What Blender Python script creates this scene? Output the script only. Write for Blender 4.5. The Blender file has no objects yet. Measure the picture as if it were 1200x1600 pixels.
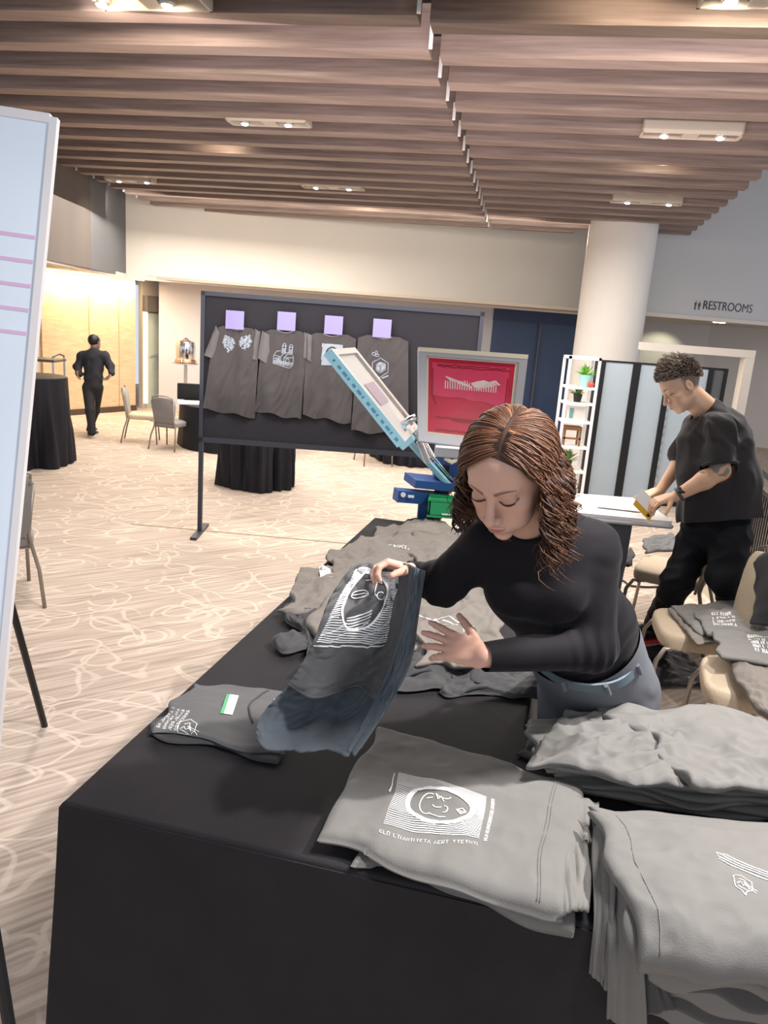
import bpy, bmesh, math, random
import numpy as np
from mathutils import Vector, Matrix, noise
random.seed(7)
C = bpy.context.scene.collection
scene = bpy.context.scene
PI = math.pi

# ------------------------------------------------------------------ camera
CF = 1200.0
PITCH = math.atan(295 / 1200); ROLL = math.radians(4.3); CAMH = 1.95
cF = Vector((0, math.cos(PITCH), -math.sin(PITCH)))
cU0 = Vector((0, math.sin(PITCH), math.cos(PITCH)))
cR = math.cos(ROLL) * Vector((1, 0, 0)) + math.sin(ROLL) * cU0
cU = -math.sin(ROLL) * Vector((1, 0, 0)) + math.cos(ROLL) * cU0
cC = Vector((0, 0, CAMH))
cam = bpy.data.cameras.new('camera'); camo = bpy.data.objects.new('camera', cam); C.objects.link(camo)
M = Matrix((cR, cU, -cF)).transposed().to_4x4(); M.translation = cC
camo.matrix_world = M
cam.sensor_fit = 'HORIZONTAL'; cam.sensor_width = 36; cam.lens = 36.0 * CF / 1200
cam.clip_start = 0.05; cam.clip_end = 100
scene.camera = camo

# ------------------------------------------------------------------ world, light, exposure
w = bpy.data.worlds.new('world'); scene.world = w; w.use_nodes = True
bg = w.node_tree.nodes['Background']
bg.inputs[0].default_value = (0.86, 0.91, 1.0, 1); bg.inputs[1].default_value = 0.46
scene.view_settings.view_transform = 'Standard'; scene.view_settings.look = 'None'
scene.view_settings.gamma = 1; scene.view_settings.exposure = 0.88
try: scene.view_settings.use_curve_mapping = False
except Exception: pass

def area(name, loc, tgt, size, energy, col, spread=None, size_y=None):
    l = bpy.data.lights.new(name, 'AREA'); l.energy = energy; l.color = col; l.size = size
    if size_y: l.shape = 'RECTANGLE'; l.size_y = size_y
    if spread: l.spread = spread
    o = bpy.data.objects.new(name, l); C.objects.link(o); o.location = loc
    o.rotation_euler = (Vector(tgt) - Vector(loc)).to_track_quat('-Z', 'Y').to_euler()
    return o
def spot(name, loc, tgt, energy, col, ang=1.2, blend=0.6, rad=0.05):
    l = bpy.data.lights.new(name, 'SPOT'); l.energy = energy; l.color = col; l.spot_size = ang; l.spot_blend = blend
    l.shadow_soft_size = rad
    o = bpy.data.objects.new(name, l); C.objects.link(o); o.location = loc
    o.rotation_euler = (Vector(tgt) - Vector(loc)).to_track_quat('-Z', 'Y').to_euler()
    return o
# broad fill lights added below the slats, standing in for the hall's downlights
area('hall_fill', (0.5, 7.6, 3.3), (0.5, 7.6, 0), 5.0, 175, (1, 0.93, 0.86))
area('hall_fill_far', (-2.5, 11.5, 3.2), (-2.5, 11.5, 0), 4.0, 150, (1, 0.9, 0.78))
# spot over the shirt table from the right and behind (hair and sleeve highlights, shadow to the left)
spot('table_spot', (1.9, 1.75, 3.45), (0.35, 1.9, 0.9), 290, (1, 0.95, 0.91), 1.75, 0.6, 0.06)
spot('table_spot_two', (1.0, 1.3, 3.45), (0.5, 1.7, 0.8), 170, (1, 0.96, 0.95), 1.5, 0.8, 0.25)
spot('print_spot', (2.6, 5.6, 3.45), (1.7, 4.6, 0.8), 160, (1, 0.97, 0.95), 1.2, 0.6, 0.08)
spot('board_spot', (-0.9, 5.2, 3.45), (-0.4, 6.6, 1.7), 30, (1, 0.95, 0.92), 1.3, 0.7, 0.1)
spot('left_floor_spot', (-2.0, 4.6, 3.45), (-1.6, 4.6, 0), 120, (1, 0.96, 0.95), 1.9, 0.8, 0.2)

area('wall_fill', (-1.0, 12.4, 3.45), (-0.9, 14.6, 3.1), 7.5, 20, (1, 0.90, 0.76), size_y=0.3)  # added area light without a fixture, brightens the upper back wall
area('slat_fill', (0.5, 5.5, 2.6), (0.5, 8.5, 4), 5.0, 46, (0.98, 0.86, 0.84), size_y=3)  # added area light in mid-air, brightens the slats from below

# ------------------------------------------------------------------ helpers
def ray(px, py): return cF + (px - 600) / CF * cR - (py - 800) / CF * cU
def onz(px, py, z=0.0):
    d = ray(px, py); return cC + d * ((z - CAMH) / d.z)
def aty(px, py, Y):
    d = ray(px, py); return cC + d * (Y / d.y)
def dep(px, py, d): return cC + ray(px, py) * d

def newmat(name):
    m = bpy.data.materials.new(name); m.use_nodes = True
    return m, m.node_tree.nodes, m.node_tree.links, m.node_tree.nodes['Principled BSDF']
def mat(name, col, rough=0.6, metal=0.0, bump=0.0, bscale=40.0, var=0.0, vscale=6.0, emit=None, estr=0, sheen=0.0, trans=0, alpha=1, spec=0.5, stretch=(1, 1, 1)):
    m, N, L, B = newmat(name)
    B.inputs['Base Color'].default_value = (*col, 1); B.inputs['Roughness'].default_value = rough
    B.inputs['Metallic'].default_value = metal; B.inputs['Specular IOR Level'].default_value = spec
    tc = N.new('ShaderNodeTexCoord'); mp = N.new('ShaderNodeMapping'); mp.inputs['Scale'].default_value = stretch
    L.new(tc.outputs['Object'], mp.inputs[0])
    n = N.new('ShaderNodeTexNoise'); n.inputs['Scale'].default_value = vscale; n.inputs['Detail'].default_value = 4
    L.new(mp.outputs[0], n.inputs[0])
    v = max(var, 0.03)
    mr = N.new('ShaderNodeMapRange'); mr.inputs[3].default_value = 1 - v; mr.inputs[4].default_value = 1 + v
    L.new(n.outputs[0], mr.inputs[0])
    mx = N.new('ShaderNodeMix'); mx.data_type = 'RGBA'; mx.blend_type = 'MULTIPLY'; mx.inputs[0].default_value = 1
    mx.inputs[6].default_value = (*col, 1); L.new(mr.outputs[0], mx.inputs[7]); L.new(mx.outputs[2], B.inputs['Base Color'])
    if bump:
        n2 = N.new('ShaderNodeTexNoise'); n2.inputs['Scale'].default_value = bscale; n2.inputs['Detail'].default_value = 3
        L.new(mp.outputs[0], n2.inputs[0])
        b = N.new('ShaderNodeBump'); b.inputs['Strength'].default_value = bump; b.inputs['Distance'].default_value = 0.01
        L.new(n2.outputs[0], b.inputs['Height']); L.new(b.outputs[0], B.inputs['Normal'])
    if sheen:
        B.inputs['Sheen Weight'].default_value = sheen; B.inputs['Sheen Roughness'].default_value = 0.4
    if trans: B.inputs['Transmission Weight'].default_value = trans
    if emit: B.inputs['Emission Color'].default_value = (*emit, 1); B.inputs['Emission Strength'].default_value = estr
    return m
def vcmat(name, rough=0.5, sss=0.0, bump=0.0, bscale=60):
    m, N, L, B = newmat(name)
    a = N.new('ShaderNodeAttribute'); a.attribute_name = 'tint'
    L.new(a.outputs['Color'], B.inputs['Base Color']); B.inputs['Roughness'].default_value = rough
    B.inputs['Subsurface Weight'].default_value = sss; B.inputs['Subsurface Radius'].default_value = (0.012, 0.005, 0.003)
    B.inputs['Subsurface Scale'].default_value = 0.5; B.inputs['Specular IOR Level'].default_value = 0.4
    if bump:
        n2 = N.new('ShaderNodeTexNoise'); n2.inputs['Scale'].default_value = bscale
        b = N.new('ShaderNodeBump'); b.inputs['Strength'].default_value = bump; b.inputs['Distance'].default_value = 0.003
        L.new(n2.outputs[0], b.inputs['Height']); L.new(b.outputs[0], B.inputs['Normal'])
    return m

def pmat(o):
    if o is None: return Matrix.Identity(4)
    return pmat(o.parent) @ o.matrix_basis
class MB:
    def __init__(s): s.v = []; s.f = []; s.mi = []; s.cur = 0
    def add(s, vs, fs):
        b = len(s.v); s.v += [Vector(v) for v in vs]; s.f += [[b + i for i in f] for f in fs]; s.mi += [s.cur] * len(fs); return s
    def box(s, lo, hi, M=None, bev=0.0):
        x0, y0, z0 = lo; x1, y1, z1 = hi
        if bev:
            bm = bmesh.new(); bmesh.ops.create_cube(bm, size=1)
            for v in bm.verts: v.co = Vector(((x0 + x1) / 2 + v.co.x * (x1 - x0), (y0 + y1) / 2 + v.co.y * (y1 - y0), (z0 + z1) / 2 + v.co.z * (z1 - z0)))
            bmesh.ops.bevel(bm, geom=bm.edges[:], offset=bev, segments=3, profile=0.5, affect='EDGES')
            bm.verts.index_update()
            vs = [v.co.copy() for v in bm.verts]; fs = [[v.index for v in f.verts] for f in bm.faces]; bm.free()
        else:
            vs = [Vector(p) for p in ((x0,y0,z0),(x1,y0,z0),(x1,y1,z0),(x0,y1,z0),(x0,y0,z1),(x1,y0,z1),(x1,y1,z1),(x0,y1,z1))]
            fs = [[3,2,1,0],[4,5,6,7],[0,1,5,4],[1,2,6,5],[2,3,7,6],[3,0,4,7]]
        if M: vs = [M @ v for v in vs]
        return s.add(vs, fs)
    def tube(s, pts, r, n=8, caps=True, squash=None):
        pts = [Vector(p) for p in pts]; k = len(pts)
        rs = r if isinstance(r, (list, tuple)) else [r] * k
        vs = []; fs = []; up = None
        for i, p in enumerate(pts):
            t = (pts[min(i + 1, k - 1)] - pts[max(i - 1, 0)])
            if t.length < 1e-9: t = Vector((0, 0, 1))
            t.normalize()
            if up is None:
                a = Vector((0, 0, 1)) if abs(t.z) < 0.9 else Vector((1, 0, 0)); up = (a - t * a.dot(t)).normalized()
            else:
                up = up - t * up.dot(t)
                up = up.normalized() if up.length > 1e-6 else Vector((1, 0, 0))
            b = t.cross(up)
            for j in range(n):
                a = 2 * PI * j / n; vs.append(p + (up * math.cos(a) + b * math.sin(a)) * rs[i])
        for i in range(k - 1):
            for j in range(n):
                fs.append([i * n + j, i * n + (j + 1) % n, (i + 1) * n + (j + 1) % n, (i + 1) * n + j])
        if caps: fs += [list(range(n))[::-1], [(k - 1) * n + j for j in range(n)]]
        return s.add(vs, fs)
    def lathe(s, prof, c=(0, 0, 0), n=24, M=None):
        vs = []; fs = []; c = Vector(c)
        for r, z in prof:
            for j in range(n):
                a = 2 * PI * j / n; v = c + Vector((r * math.cos(a), r * math.sin(a), z)); vs.append(M @ v if M else v)
        k = len(prof)
        for i in range(k - 1):
            for j in range(n): fs.append([i * n + j, i * n + (j + 1) % n, (i + 1) * n + (j + 1) % n, (i + 1) * n + j])
        fs += [list(range(n))[::-1], [(k - 1) * n + j for j in range(n)]]
        return s.add(vs, fs)
    def ell(s, c, r, n=12, M=None):
        c = Vector(c); vs = []; fs = []
        for i in range(n + 1):
            t = PI * i / n
            for j in range(2 * n):
                a = PI * j / n; v = c + Vector((r[0] * math.sin(t) * math.cos(a), r[1] * math.sin(t) * math.sin(a), r[2] * math.cos(t))); vs.append(M @ v if M else v)
        m = 2 * n
        for i in range(n):
            for j in range(m): fs.append([i * m + j, (i + 1) * m + j, (i + 1) * m + (j + 1) % m, i * m + (j + 1) % m])
        return s.add(vs, fs)
    def prism(s, poly, dvec):
        poly = [Vector(p) for p in poly]; dvec = Vector(dvec); n = len(poly)
        vs = poly + [p + dvec for p in poly]
        fs = [list(range(n)), [n + i for i in range(n)][::-1]] + [[(i + 1) % n, i, n + i, n + (i + 1) % n] for i in range(n)]
        return s.add(vs, fs)
    def grid(s, P, nu, nv):
        vs = [P(i / nu, j / nv) for j in range(nv + 1) for i in range(nu + 1)]
        fs = [[j * (nu + 1) + i, j * (nu + 1) + i + 1, (j + 1) * (nu + 1) + i + 1, (j + 1) * (nu + 1) + i] for j in range(nv) for i in range(nu)]
        return s.add(vs, fs)
    def build(s, name, m, parent=None, smooth=False, tint=None):
        me = bpy.data.meshes.new(name)
        inv = pmat(parent).inverted() if parent else None
        me.from_pydata([(inv @ v)[:] if inv else v[:] for v in s.v], [], s.f)
        for mm in (m if isinstance(m, (list, tuple)) else [m]): me.materials.append(mm)
        me.polygons.foreach_set('material_index', s.mi)
        if smooth: me.polygons.foreach_set('use_smooth', [True] * len(me.polygons))
        if tint is not None:
            a = me.color_attributes.new('tint', 'FLOAT_COLOR', 'POINT'); a.data.foreach_set('color', np.asarray(tint, np.float32).ravel())
        bm = bmesh.new(); bm.from_mesh(me); bmesh.ops.recalc_face_normals(bm, faces=bm.faces); bm.to_mesh(me); bm.free()
        me.validate(); me.update()
        o = bpy.data.objects.new(name, me); C.objects.link(o)
        if parent: o.parent = parent
        if smooth == 'auto':
            try: me.set_sharp_from_angle(angle=math.radians(40))
            except Exception: pass
        return o
def tag(o, label=None, cat=None, group=None, kind=None):
    if label: o['label'] = label
    if cat: o['category'] = cat
    if group: o['group'] = group
    if kind: o['kind'] = kind
    return o
def thing(name, label, cat, loc=(0, 0, 0), rz=0.0, group=None):
    o = bpy.data.objects.new(name, None); C.objects.link(o); o.location = loc; o.rotation_euler = (0, 0, rz)
    o.empty_display_size = 0.1
    return tag(o, label, cat, group)
def dup(root, loc=None, rz=None, label=None, group=None):
    r = root.copy(); C.objects.link(r)
    if loc is not None: r.location = loc
    if rz is not None: r.rotation_euler = (0, 0, rz)
    if label: r['label'] = label
    if group: r['group'] = group
    def rec(src, dst):
        for ch in [c for c in C.objects if c.parent is src]:
            c = ch.copy(); C.objects.link(c); c.parent = dst; rec(ch, c)
    rec(root, r)
    return r
def box1(name, lo, hi, m, kind=None, Mx=None, parent=None, bev=0):
    o = MB().box(lo, hi, Mx, bev).build(name, m, parent)
    if kind: o['kind'] = kind
    return o
def sheet(mb, P, nu, nv, th):
    """closed cloth sheet of thickness th around the surface P(u,v)"""
    g = [[Vector(P(i / nu, j / nv)) for i in range(nu + 1)] for j in range(nv + 1)]
    def nrm(i, j):
        a = g[j][min(i + 1, nu)] - g[j][max(i - 1, 0)]; b = g[min(j + 1, nv)][i] - g[max(j - 1, 0)][i]
        n = a.cross(b); return n.normalized() if n.length > 1e-12 else Vector((0, 0, 1))
    top = []; bot = []
    for j in range(nv + 1):
        for i in range(nu + 1):
            n = nrm(i, j) * (th / 2); top.append(g[j][i] + n); bot.append(g[j][i] - n)
    k = len(top); W = nu + 1; fs = []
    for j in range(nv):
        for i in range(nu):
            a, b, c, d = j * W + i, j * W + i + 1, (j + 1) * W + i + 1, (j + 1) * W + i
            fs.append([a, b, c, d]); fs.append([k + d, k + c, k + b, k + a])
    bd = [i for i in range(nu)] + [j * W + nu for j in range(nv)] + [nv * W + i for i in range(nu, 0, -1)] + [j * W for j in range(nv, 0, -1)]
    for q in range(len(bd)):
        a, b = bd[q], bd[(q + 1) % len(bd)]; fs.append([b, a, k + a, k + b])
    return mb.add(top + bot, fs)
def catmull(p, t):
    n = len(p) - 1; x = min(max(t, 0), 1) * n; i = min(int(x), n - 1); f = x - i
    p0 = p[max(i - 1, 0)] if i > 0 else p[0] * 2 - p[1]
    p1, p2 = p[i], p[i + 1]
    p3 = p[i + 2] if i + 2 <= n else p[n] * 2 - p[n - 1]
    return 0.5 * ((2 * p1) + (p2 - p0) * f + (2 * p0 - 5 * p1 + 4 * p2 - p3) * f * f + (3 * p1 - p0 - 3 * p2 + p3) * f * f * f)
def patch(rows):
    return lambda u, v: catmull([catmull(r, u) for r in rows], v)
def nz(x, y, z=0.0): return noise.noise(Vector((x, y, z)))
def ribbons(mb, lines, w, P, lift=0.002, step=0.03):
    """polylines in (u,v) drawn as thin raised ribbons on surface P (P returns world point)"""
    e = 1e-3
    for ln in lines:
        pts = []
        for a, b in zip(ln[:-1], ln[1:]):
            n = max(1, int(math.hypot(b[0] - a[0], b[1] - a[1]) / step))
            pts += [(a[0] + (b[0] - a[0]) * i / n, a[1] + (b[1] - a[1]) * i / n) for i in range(n)]
        pts.append(ln[-1])
        ws = []
        for (u, v) in pts:
            p = Vector(P(u, v)); pu = Vector(P(u + e, v)) - p; pv = Vector(P(u, v + e)) - p
            n = pu.cross(pv).normalized()
            if abs(n.z) > 0.4: n = -n if (n.z < 0) == (lift > 0) else n
            ws.append((p + n * lift, n))
        vs = []; fs = []
        for i, (p, n) in enumerate(ws):
            t = ws[min(i + 1, len(ws) - 1)][0] - ws[max(i - 1, 0)][0]
            s_ = n.cross(t); s_ = s_.normalized() * (w / 2) if s_.length > 1e-9 else Vector((w / 2, 0, 0))
            vs += [p - s_, p + s_]
        for i in range(len(ws) - 1): fs.append([2 * i, 2 * i + 2, 2 * i + 3, 2 * i + 1])
        mb.add(vs, fs)
    return mb
def arc(cx, cy, rx, ry, a0=0, a1=360, n=16, rot=0):
    o = []
    for i in range(n + 1):
        a = math.radians(a0 + (a1 - a0) * i / n); x = rx * math.cos(a); y = ry * math.sin(a); c, s_ = math.cos(math.radians(rot)), math.sin(math.radians(rot))
        o.append((cx + x * c - y * s_, cy + x * s_ + y * c))
    return o

# ---- implicit surfaces: smooth unions of tapered capsules and ellipsoids, meshed with surface nets
class SDF:
    def __init__(s): s.p = []
    def cone(s, a, b, ra, rb, k=0.02, sq=None, op='u'):
        s.p.append(('c', np.array(a[:], float), np.array(b[:], float), ra, rb, k, sq, op)); return s
    def chain(s, pts, rs, k=0.02, sq=None):
        for i in range(len(pts) - 1): s.cone(pts[i], pts[i + 1], rs[i], rs[i + 1], k, sq)
        return s
    def ell(s, c, r, k=0.02, R=None, op='u'):
        R = np.eye(3) if R is None else np.array(R)
        s.p.append(('e', np.array(c[:], float), np.array(r, float), R, None, k, None, op)); return s
    def mesh(s, vox):
        lo = np.full(3, 1e9); hi = -lo; bbs = []
        for q in s.p:
            if q[0] == 'c':
                m = max(q[3], q[4]); l = np.minimum(q[1], q[2]) - m; h = np.maximum(q[1], q[2]) + m
            else: m = q[2].max(); l = q[1] - m; h = q[1] + m
            bbs.append((l, h))
            if q[7] == 'u': lo = np.minimum(lo, l); hi = np.maximum(hi, h)
        lo -= vox * 4 + 0.01; hi += vox * 4 + 0.01
        n = np.ceil((hi - lo) / vox).astype(int) + 1
        D = np.full(n, 0.5, np.float32)
        ax = [lo[i] + vox * np.arange(n[i]) for i in range(3)]
        for q, (l, h) in zip(s.p, bbs):
            k = q[5]; pad = k * 1.5 + vox * 4 + 0.012
            i0 = np.clip(((l - pad - lo) / vox).astype(int), 0, n - 1); i1 = np.clip(np.ceil((h + pad - lo) / vox).astype(int) + 1, 1, n)
            X, Y, Z = np.meshgrid(ax[0][i0[0]:i1[0]], ax[1][i0[1]:i1[1]], ax[2][i0[2]:i1[2]], indexing='ij')
            P = np.stack([X, Y, Z], -1).astype(np.float32)
            if q[0] == 'c':
                a, b, ra, rb = q[1], q[2], q[3], q[4]
                if q[6] is not None:
                    nv, sc = q[6]; nv = np.array(nv[:], float); nv /= np.linalg.norm(nv)
                    dn = (P - a) @ nv; bn = (b - a) @ nv
                    P = P + (dn * (1 / sc - 1))[..., None] * nv; b = b + bn * (1 / sc - 1) * nv
                ab = b - a; L2 = max(ab @ ab, 1e-12); t = np.clip(((P - a) @ ab) / L2, 0, 1)
                d = np.linalg.norm(P - a - t[..., None] * ab, axis=-1) - (ra + (rb - ra) * t)
                if q[6] is not None: d = d * min(1.0, 0.5 + 0.5 * q[6][1])
            else:
                Q = (P - q[1]) @ q[3]
                k0 = np.linalg.norm(Q / q[2], axis=-1); k1 = np.linalg.norm(Q / (q[2] ** 2), axis=-1) + 1e-9
                d = k0 * (k0 - 1) / k1
            sl = (slice(i0[0], i1[0]), slice(i0[1], i1[1]), slice(i0[2], i1[2])); E_ = D[sl]
            if q[7] == 'u':
                hh = np.clip(0.5 + 0.5 * (E_ - d) / k, 0, 1); D[sl] = E_ * (1 - hh) + d * hh - k * hh * (1 - hh)
            else:
                hh = np.clip(0.5 - 0.5 * (E_ + d) / k, 0, 1); D[sl] = E_ * (1 - hh) - d * hh + k * hh * (1 - hh)
        # surface nets
        S = D < 0
        c = np.zeros(np.array(D.shape) - 1, np.int8)
        for dx in (0, 1):
            for dy in (0, 1):
                for dz in (0, 1): c += S[dx:S.shape[0] - 1 + dx, dy:S.shape[1] - 1 + dy, dz:S.shape[2] - 1 + dz]
        act = (c > 0) & (c < 8); idx = np.argwhere(act); ids = np.full(act.shape, -1, np.int64); ids[act] = np.arange(len(idx))
        acc = np.zeros((len(idx), 3)); cnt = np.zeros(len(idx))
        cor = [(0,0,0),(1,0,0),(0,1,0),(1,1,0),(0,0,1),(1,0,1),(0,1,1),(1,1,1)]
        for a in range(8):
            for b in range(a + 1, 8):
                if sum(abs(cor[a][i] - cor[b][i]) for i in range(3)) != 1: continue
                A = idx + cor[a]; B_ = idx + cor[b]; da = D[A[:, 0], A[:, 1], A[:, 2]]; db = D[B_[:, 0], B_[:, 1], B_[:, 2]]
                m = (da < 0) != (db < 0); t = np.where(m, da / np.where(m, da - db, 1), 0)[:, None]
                p = np.array(cor[a]) + t * (np.array(cor[b]) - np.array(cor[a])); acc[m] += p[m]; cnt[m] += 1
        V = (idx + acc / cnt[:, None]) * vox + lo
        F = []
        for axx in range(3):
            u, v_ = [(1, 2), (2, 0), (0, 1)][axx]
            s0 = [slice(0, -1)] * 3; s1 = [slice(0, -1)] * 3; s1[axx] = slice(1, None)
            A = S[tuple(s0)]; sh = list(S.shape); 
            e0 = S[tuple(slice(0, -1) if i == axx else slice(None) for i in range(3))]; e1 = S[tuple(slice(1, None) if i == axx else slice(None) for i in range(3))]
            E2 = np.argwhere(e0 != e1)
            ok = (E2[:, u] > 0) & (E2[:, v_] > 0) & (E2[:, u] < act.shape[u]) & (E2[:, v_] < act.shape[v_]); E2 = E2[ok]
            sg = e0[E2[:, 0], E2[:, 1], E2[:, 2]]
            du = np.zeros(3, int); du[u] = 1; dv = np.zeros(3, int); dv[v_] = 1
            g = lambda q: ids[q[:, 0], q[:, 1], q[:, 2]]
            quad = np.stack([g(E2 - du - dv), g(E2 - dv), g(E2), g(E2 - du)], 1)
            quad[~sg] = quad[~sg][:, ::-1]; F.append(quad)
        F = np.concatenate(F); F = F[(F >= 0).all(1)]
        return V, F
def relax(V, F, it=2, lam=0.5):
    for _ in range(it):
        acc = np.zeros_like(V); cn = np.zeros(len(V))
        for a, b in ((0, 1), (1, 2), (2, 3), (3, 0)):
            np.add.at(acc, F[:, a], V[F[:, b]]); np.add.at(acc, F[:, b], V[F[:, a]]); np.add.at(cn, F[:, a], 1); np.add.at(cn, F[:, b], 1)
        V = V * (1 - lam) + lam * acc / np.maximum(cn, 1)[:, None]
    return V
def vnormals(V, F):
    n = np.cross(V[F[:, 2]] - V[F[:, 0]], V[F[:, 3]] - V[F[:, 1]]); o = np.zeros_like(V)
    for i in range(4): np.add.at(o, F[:, i], n)
    return o / (np.linalg.norm(o, axis=1)[:, None] + 1e-12)
def npmesh(name, parts, m, parent=None, tints=None):
    """parts: list of (V,F) islands -> one smooth mesh object"""
    Vs = []; Fs = []; b = 0
    for V, F in parts: Vs.append(V); Fs.append(F + b); b += len(V)
    V = np.concatenate(Vs); F = np.concatenate(Fs)
    if parent:
        inv = np.array(pmat(parent).inverted()); V = V @ inv[:3, :3].T + inv[:3, 3]
    me = bpy.data.meshes.new(name); me.from_pydata(V.tolist(), [], F.tolist()); me.materials.append(m)
    me.polygons.foreach_set('use_smooth', [True] * len(me.polygons))
    if tints is not None:
        t = np.concatenate(tints).astype(np.float32); t = np.concatenate([t, np.ones((len(t), 1), np.float32)], 1)
        a = me.color_attributes.new('tint', 'FLOAT_COLOR', 'POINT'); a.data.foreach_set('color', t.ravel())
    me.update(); o = bpy.data.objects.new(name, me); C.objects.link(o)
    if parent: o.parent = parent
    return o
def wrinkle(V, N, amp, sc, seed=0.0, stretch=(1, 1, 1), ridged=True):
    out = V.copy(); S_ = np.array(stretch) * sc
    for i in range(len(V)):
        q = V[i] * S_; v = noise.noise(Vector((q[0] + seed, q[1], q[2])))
        v = (1 - abs(v) * 3) if ridged else v
        out[i] += N[i] * (amp * v)
    return out
# ------------------------------------------------------------------ materials
def carpet_mat():
    m, N, L, B = newmat('patterned_carpet')
    tc = N.new('ShaderNodeTexCoord'); mp = N.new('ShaderNodeMapping'); mp.inputs['Rotation'].default_value = (0, 0, math.radians(-38))
    L.new(tc.outputs['Object'], mp.inputs[0])
    ms = N.new('ShaderNodeMapping'); ms.inputs['Scale'].default_value = (1.6, 42, 1); L.new(mp.outputs[0], ms.inputs[0])
    st = N.new('ShaderNodeTexNoise'); st.inputs['Scale'].default_value = 1.0; st.inputs['Detail'].default_value = 3; L.new(ms.outputs[0], st.inputs[0])
    cr = N.new('ShaderNodeValToRGB'); cr.color_ramp.elements[0].position = 0.32; cr.color_ramp.elements[1].position = 0.68
    cr.color_ramp.elements[0].color = (0.36, 0.285, 0.235, 1); cr.color_ramp.elements[1].color = (0.60, 0.50, 0.42, 1); L.new(st.outputs[0], cr.inputs[0])
    # looping cream strokes: two layers of distorted rings
    dn = N.new('ShaderNodeTexNoise'); dn.inputs['Scale'].default_value = 2.2; dn.inputs['Detail'].default_value = 1; L.new(tc.outputs['Object'], dn.inputs[0])
    ds = N.new('ShaderNodeVectorMath'); ds.operation = 'SCALE'; ds.inputs['Scale'].default_value = 0.42; L.new(dn.outputs['Color'], ds.inputs[0])
    last = None
    for k, (sc, rad, off) in enumerate(((2.3, 0.40, 0.0), (3.1, 0.33, 7.3), (1.7, 0.46, 13.1))):
        ad = N.new('ShaderNodeVectorMath'); ad.operation = 'ADD'; L.new(tc.outputs['Object'], ad.inputs[0]); L.new(ds.outputs[0], ad.inputs[1])
        a2 = N.new('ShaderNodeMapping'); a2.inputs['Location'].default_value = (off, off * 0.7, 0); a2.inputs['Scale'].default_value = (1, 1.35, 1); a2.inputs['Rotation'].default_value = (0, 0, 0.5 * k); L.new(ad.outputs[0], a2.inputs[0])
        vo = N.new('ShaderNodeTexVoronoi'); vo.voronoi_dimensions = '2D'; vo.inputs['Scale'].default_value = sc; vo.inputs['Randomness'].default_value = 0.85; L.new(a2.outputs[0], vo.inputs[0])
        s1 = N.new('ShaderNodeMath'); s1.operation = 'SUBTRACT'; s1.inputs[1].default_value = rad; L.new(vo.outputs['Distance'], s1.inputs[0])
        s2 = N.new('ShaderNodeMath'); s2.operation = 'ABSOLUTE'; L.new(s1.outputs[0], s2.inputs[0])
        s3 = N.new('ShaderNodeMapRange'); s3.inputs[1].default_value = 0.015 * sc / 2; s3.inputs[2].default_value = 0.034 * sc / 2; s3.inputs[3].default_value = 1; s3.inputs[4].default_value = 0; L.new(s2.outputs[0], s3.inputs[0])
        # break the rings into open strokes
        bn = N.new('ShaderNodeTexNoise'); bn.inputs['Scale'].default_value = 1.9; bn.inputs['Detail'].default_value = 0; L.new(a2.outputs[0], bn.inputs[0])
        b2 = N.new('ShaderNodeMapRange'); b2.inputs[1].default_value = 0.42; b2.inputs[2].default_value = 0.50; L.new(bn.outputs[0], b2.inputs[0])
        mu = N.new('ShaderNodeMath'); mu.operation = 'MULTIPLY'; L.new(s3.outputs[0], mu.inputs[0]); L.new(b2.outputs[0], mu.inputs[1])
        if last is None: last = mu
        else:
            mxx = N.new('ShaderNodeMath'); mxx.operation = 'MAXIMUM'; L.new(last.outputs[0], mxx.inputs[0]); L.new(mu.outputs[0], mxx.inputs[1]); last = mxx
    fac = N.new('ShaderNodeMath'); fac.operation = 'MULTIPLY'; fac.inputs[1].default_value = 0.42; L.new(last.outputs[0], fac.inputs[0])
    mx = N.new('ShaderNodeMix'); mx.data_type = 'RGBA'; L.new(fac.outputs[0], mx.inputs[0]); L.new(cr.outputs[0], mx.inputs[6]); mx.inputs[7].default_value = (0.80, 0.69, 0.59, 1)
    L.new(mx.outputs[2], B.inputs['Base Color']); B.inputs['Roughness'].default_value = 0.95; B.inputs['Specular IOR Level'].default_value = 0.1
    fn = N.new('ShaderNodeTexNoise'); fn.inputs['Scale'].default_value = 260; L.new(tc.outputs['Object'], fn.inputs[0])
    bp = N.new('ShaderNodeBump'); bp.inputs['Strength'].default_value = 0.35; bp.inputs['Distance'].default_value = 0.006; L.new(fn.outputs[0], bp.inputs['Height']); L.new(bp.outputs[0], B.inputs['Normal'])
    return m
def wood_mat(name, c0, c1, scale=1.0, rough=0.5, rot=0.0):
    m, N, L, B = newmat(name)
    tc = N.new('ShaderNodeTexCoord'); mp = N.new('ShaderNodeMapping'); mp.inputs['Scale'].default_value = (0.7 * scale, 7 * scale, 26 * scale); mp.inputs['Rotation'].default_value = (0, 0, rot)
    L.new(tc.outputs['Object'], mp.inputs[0])
    n = N.new('ShaderNodeTexNoise'); n.inputs['Scale'].default_value = 1.6; n.inputs['Detail'].default_value = 6; n.inputs['Distortion'].default_value = 0.4; L.new(mp.outputs[0], n.inputs[0])
    cr = N.new('ShaderNodeValToRGB'); cr.color_ramp.elements[0].position = 0.3; cr.color_ramp.elements[1].position = 0.7
    cr.color_ramp.elements[0].color = (*c0, 1); cr.color_ramp.elements[1].color = (*c1, 1); L.new(n.outputs[0], cr.inputs[0]); L.new(cr.outputs[0], B.inputs['Base Color'])
    B.inputs['Roughness'].default_value = rough
    return m
m_carpet = carpet_mat()
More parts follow.
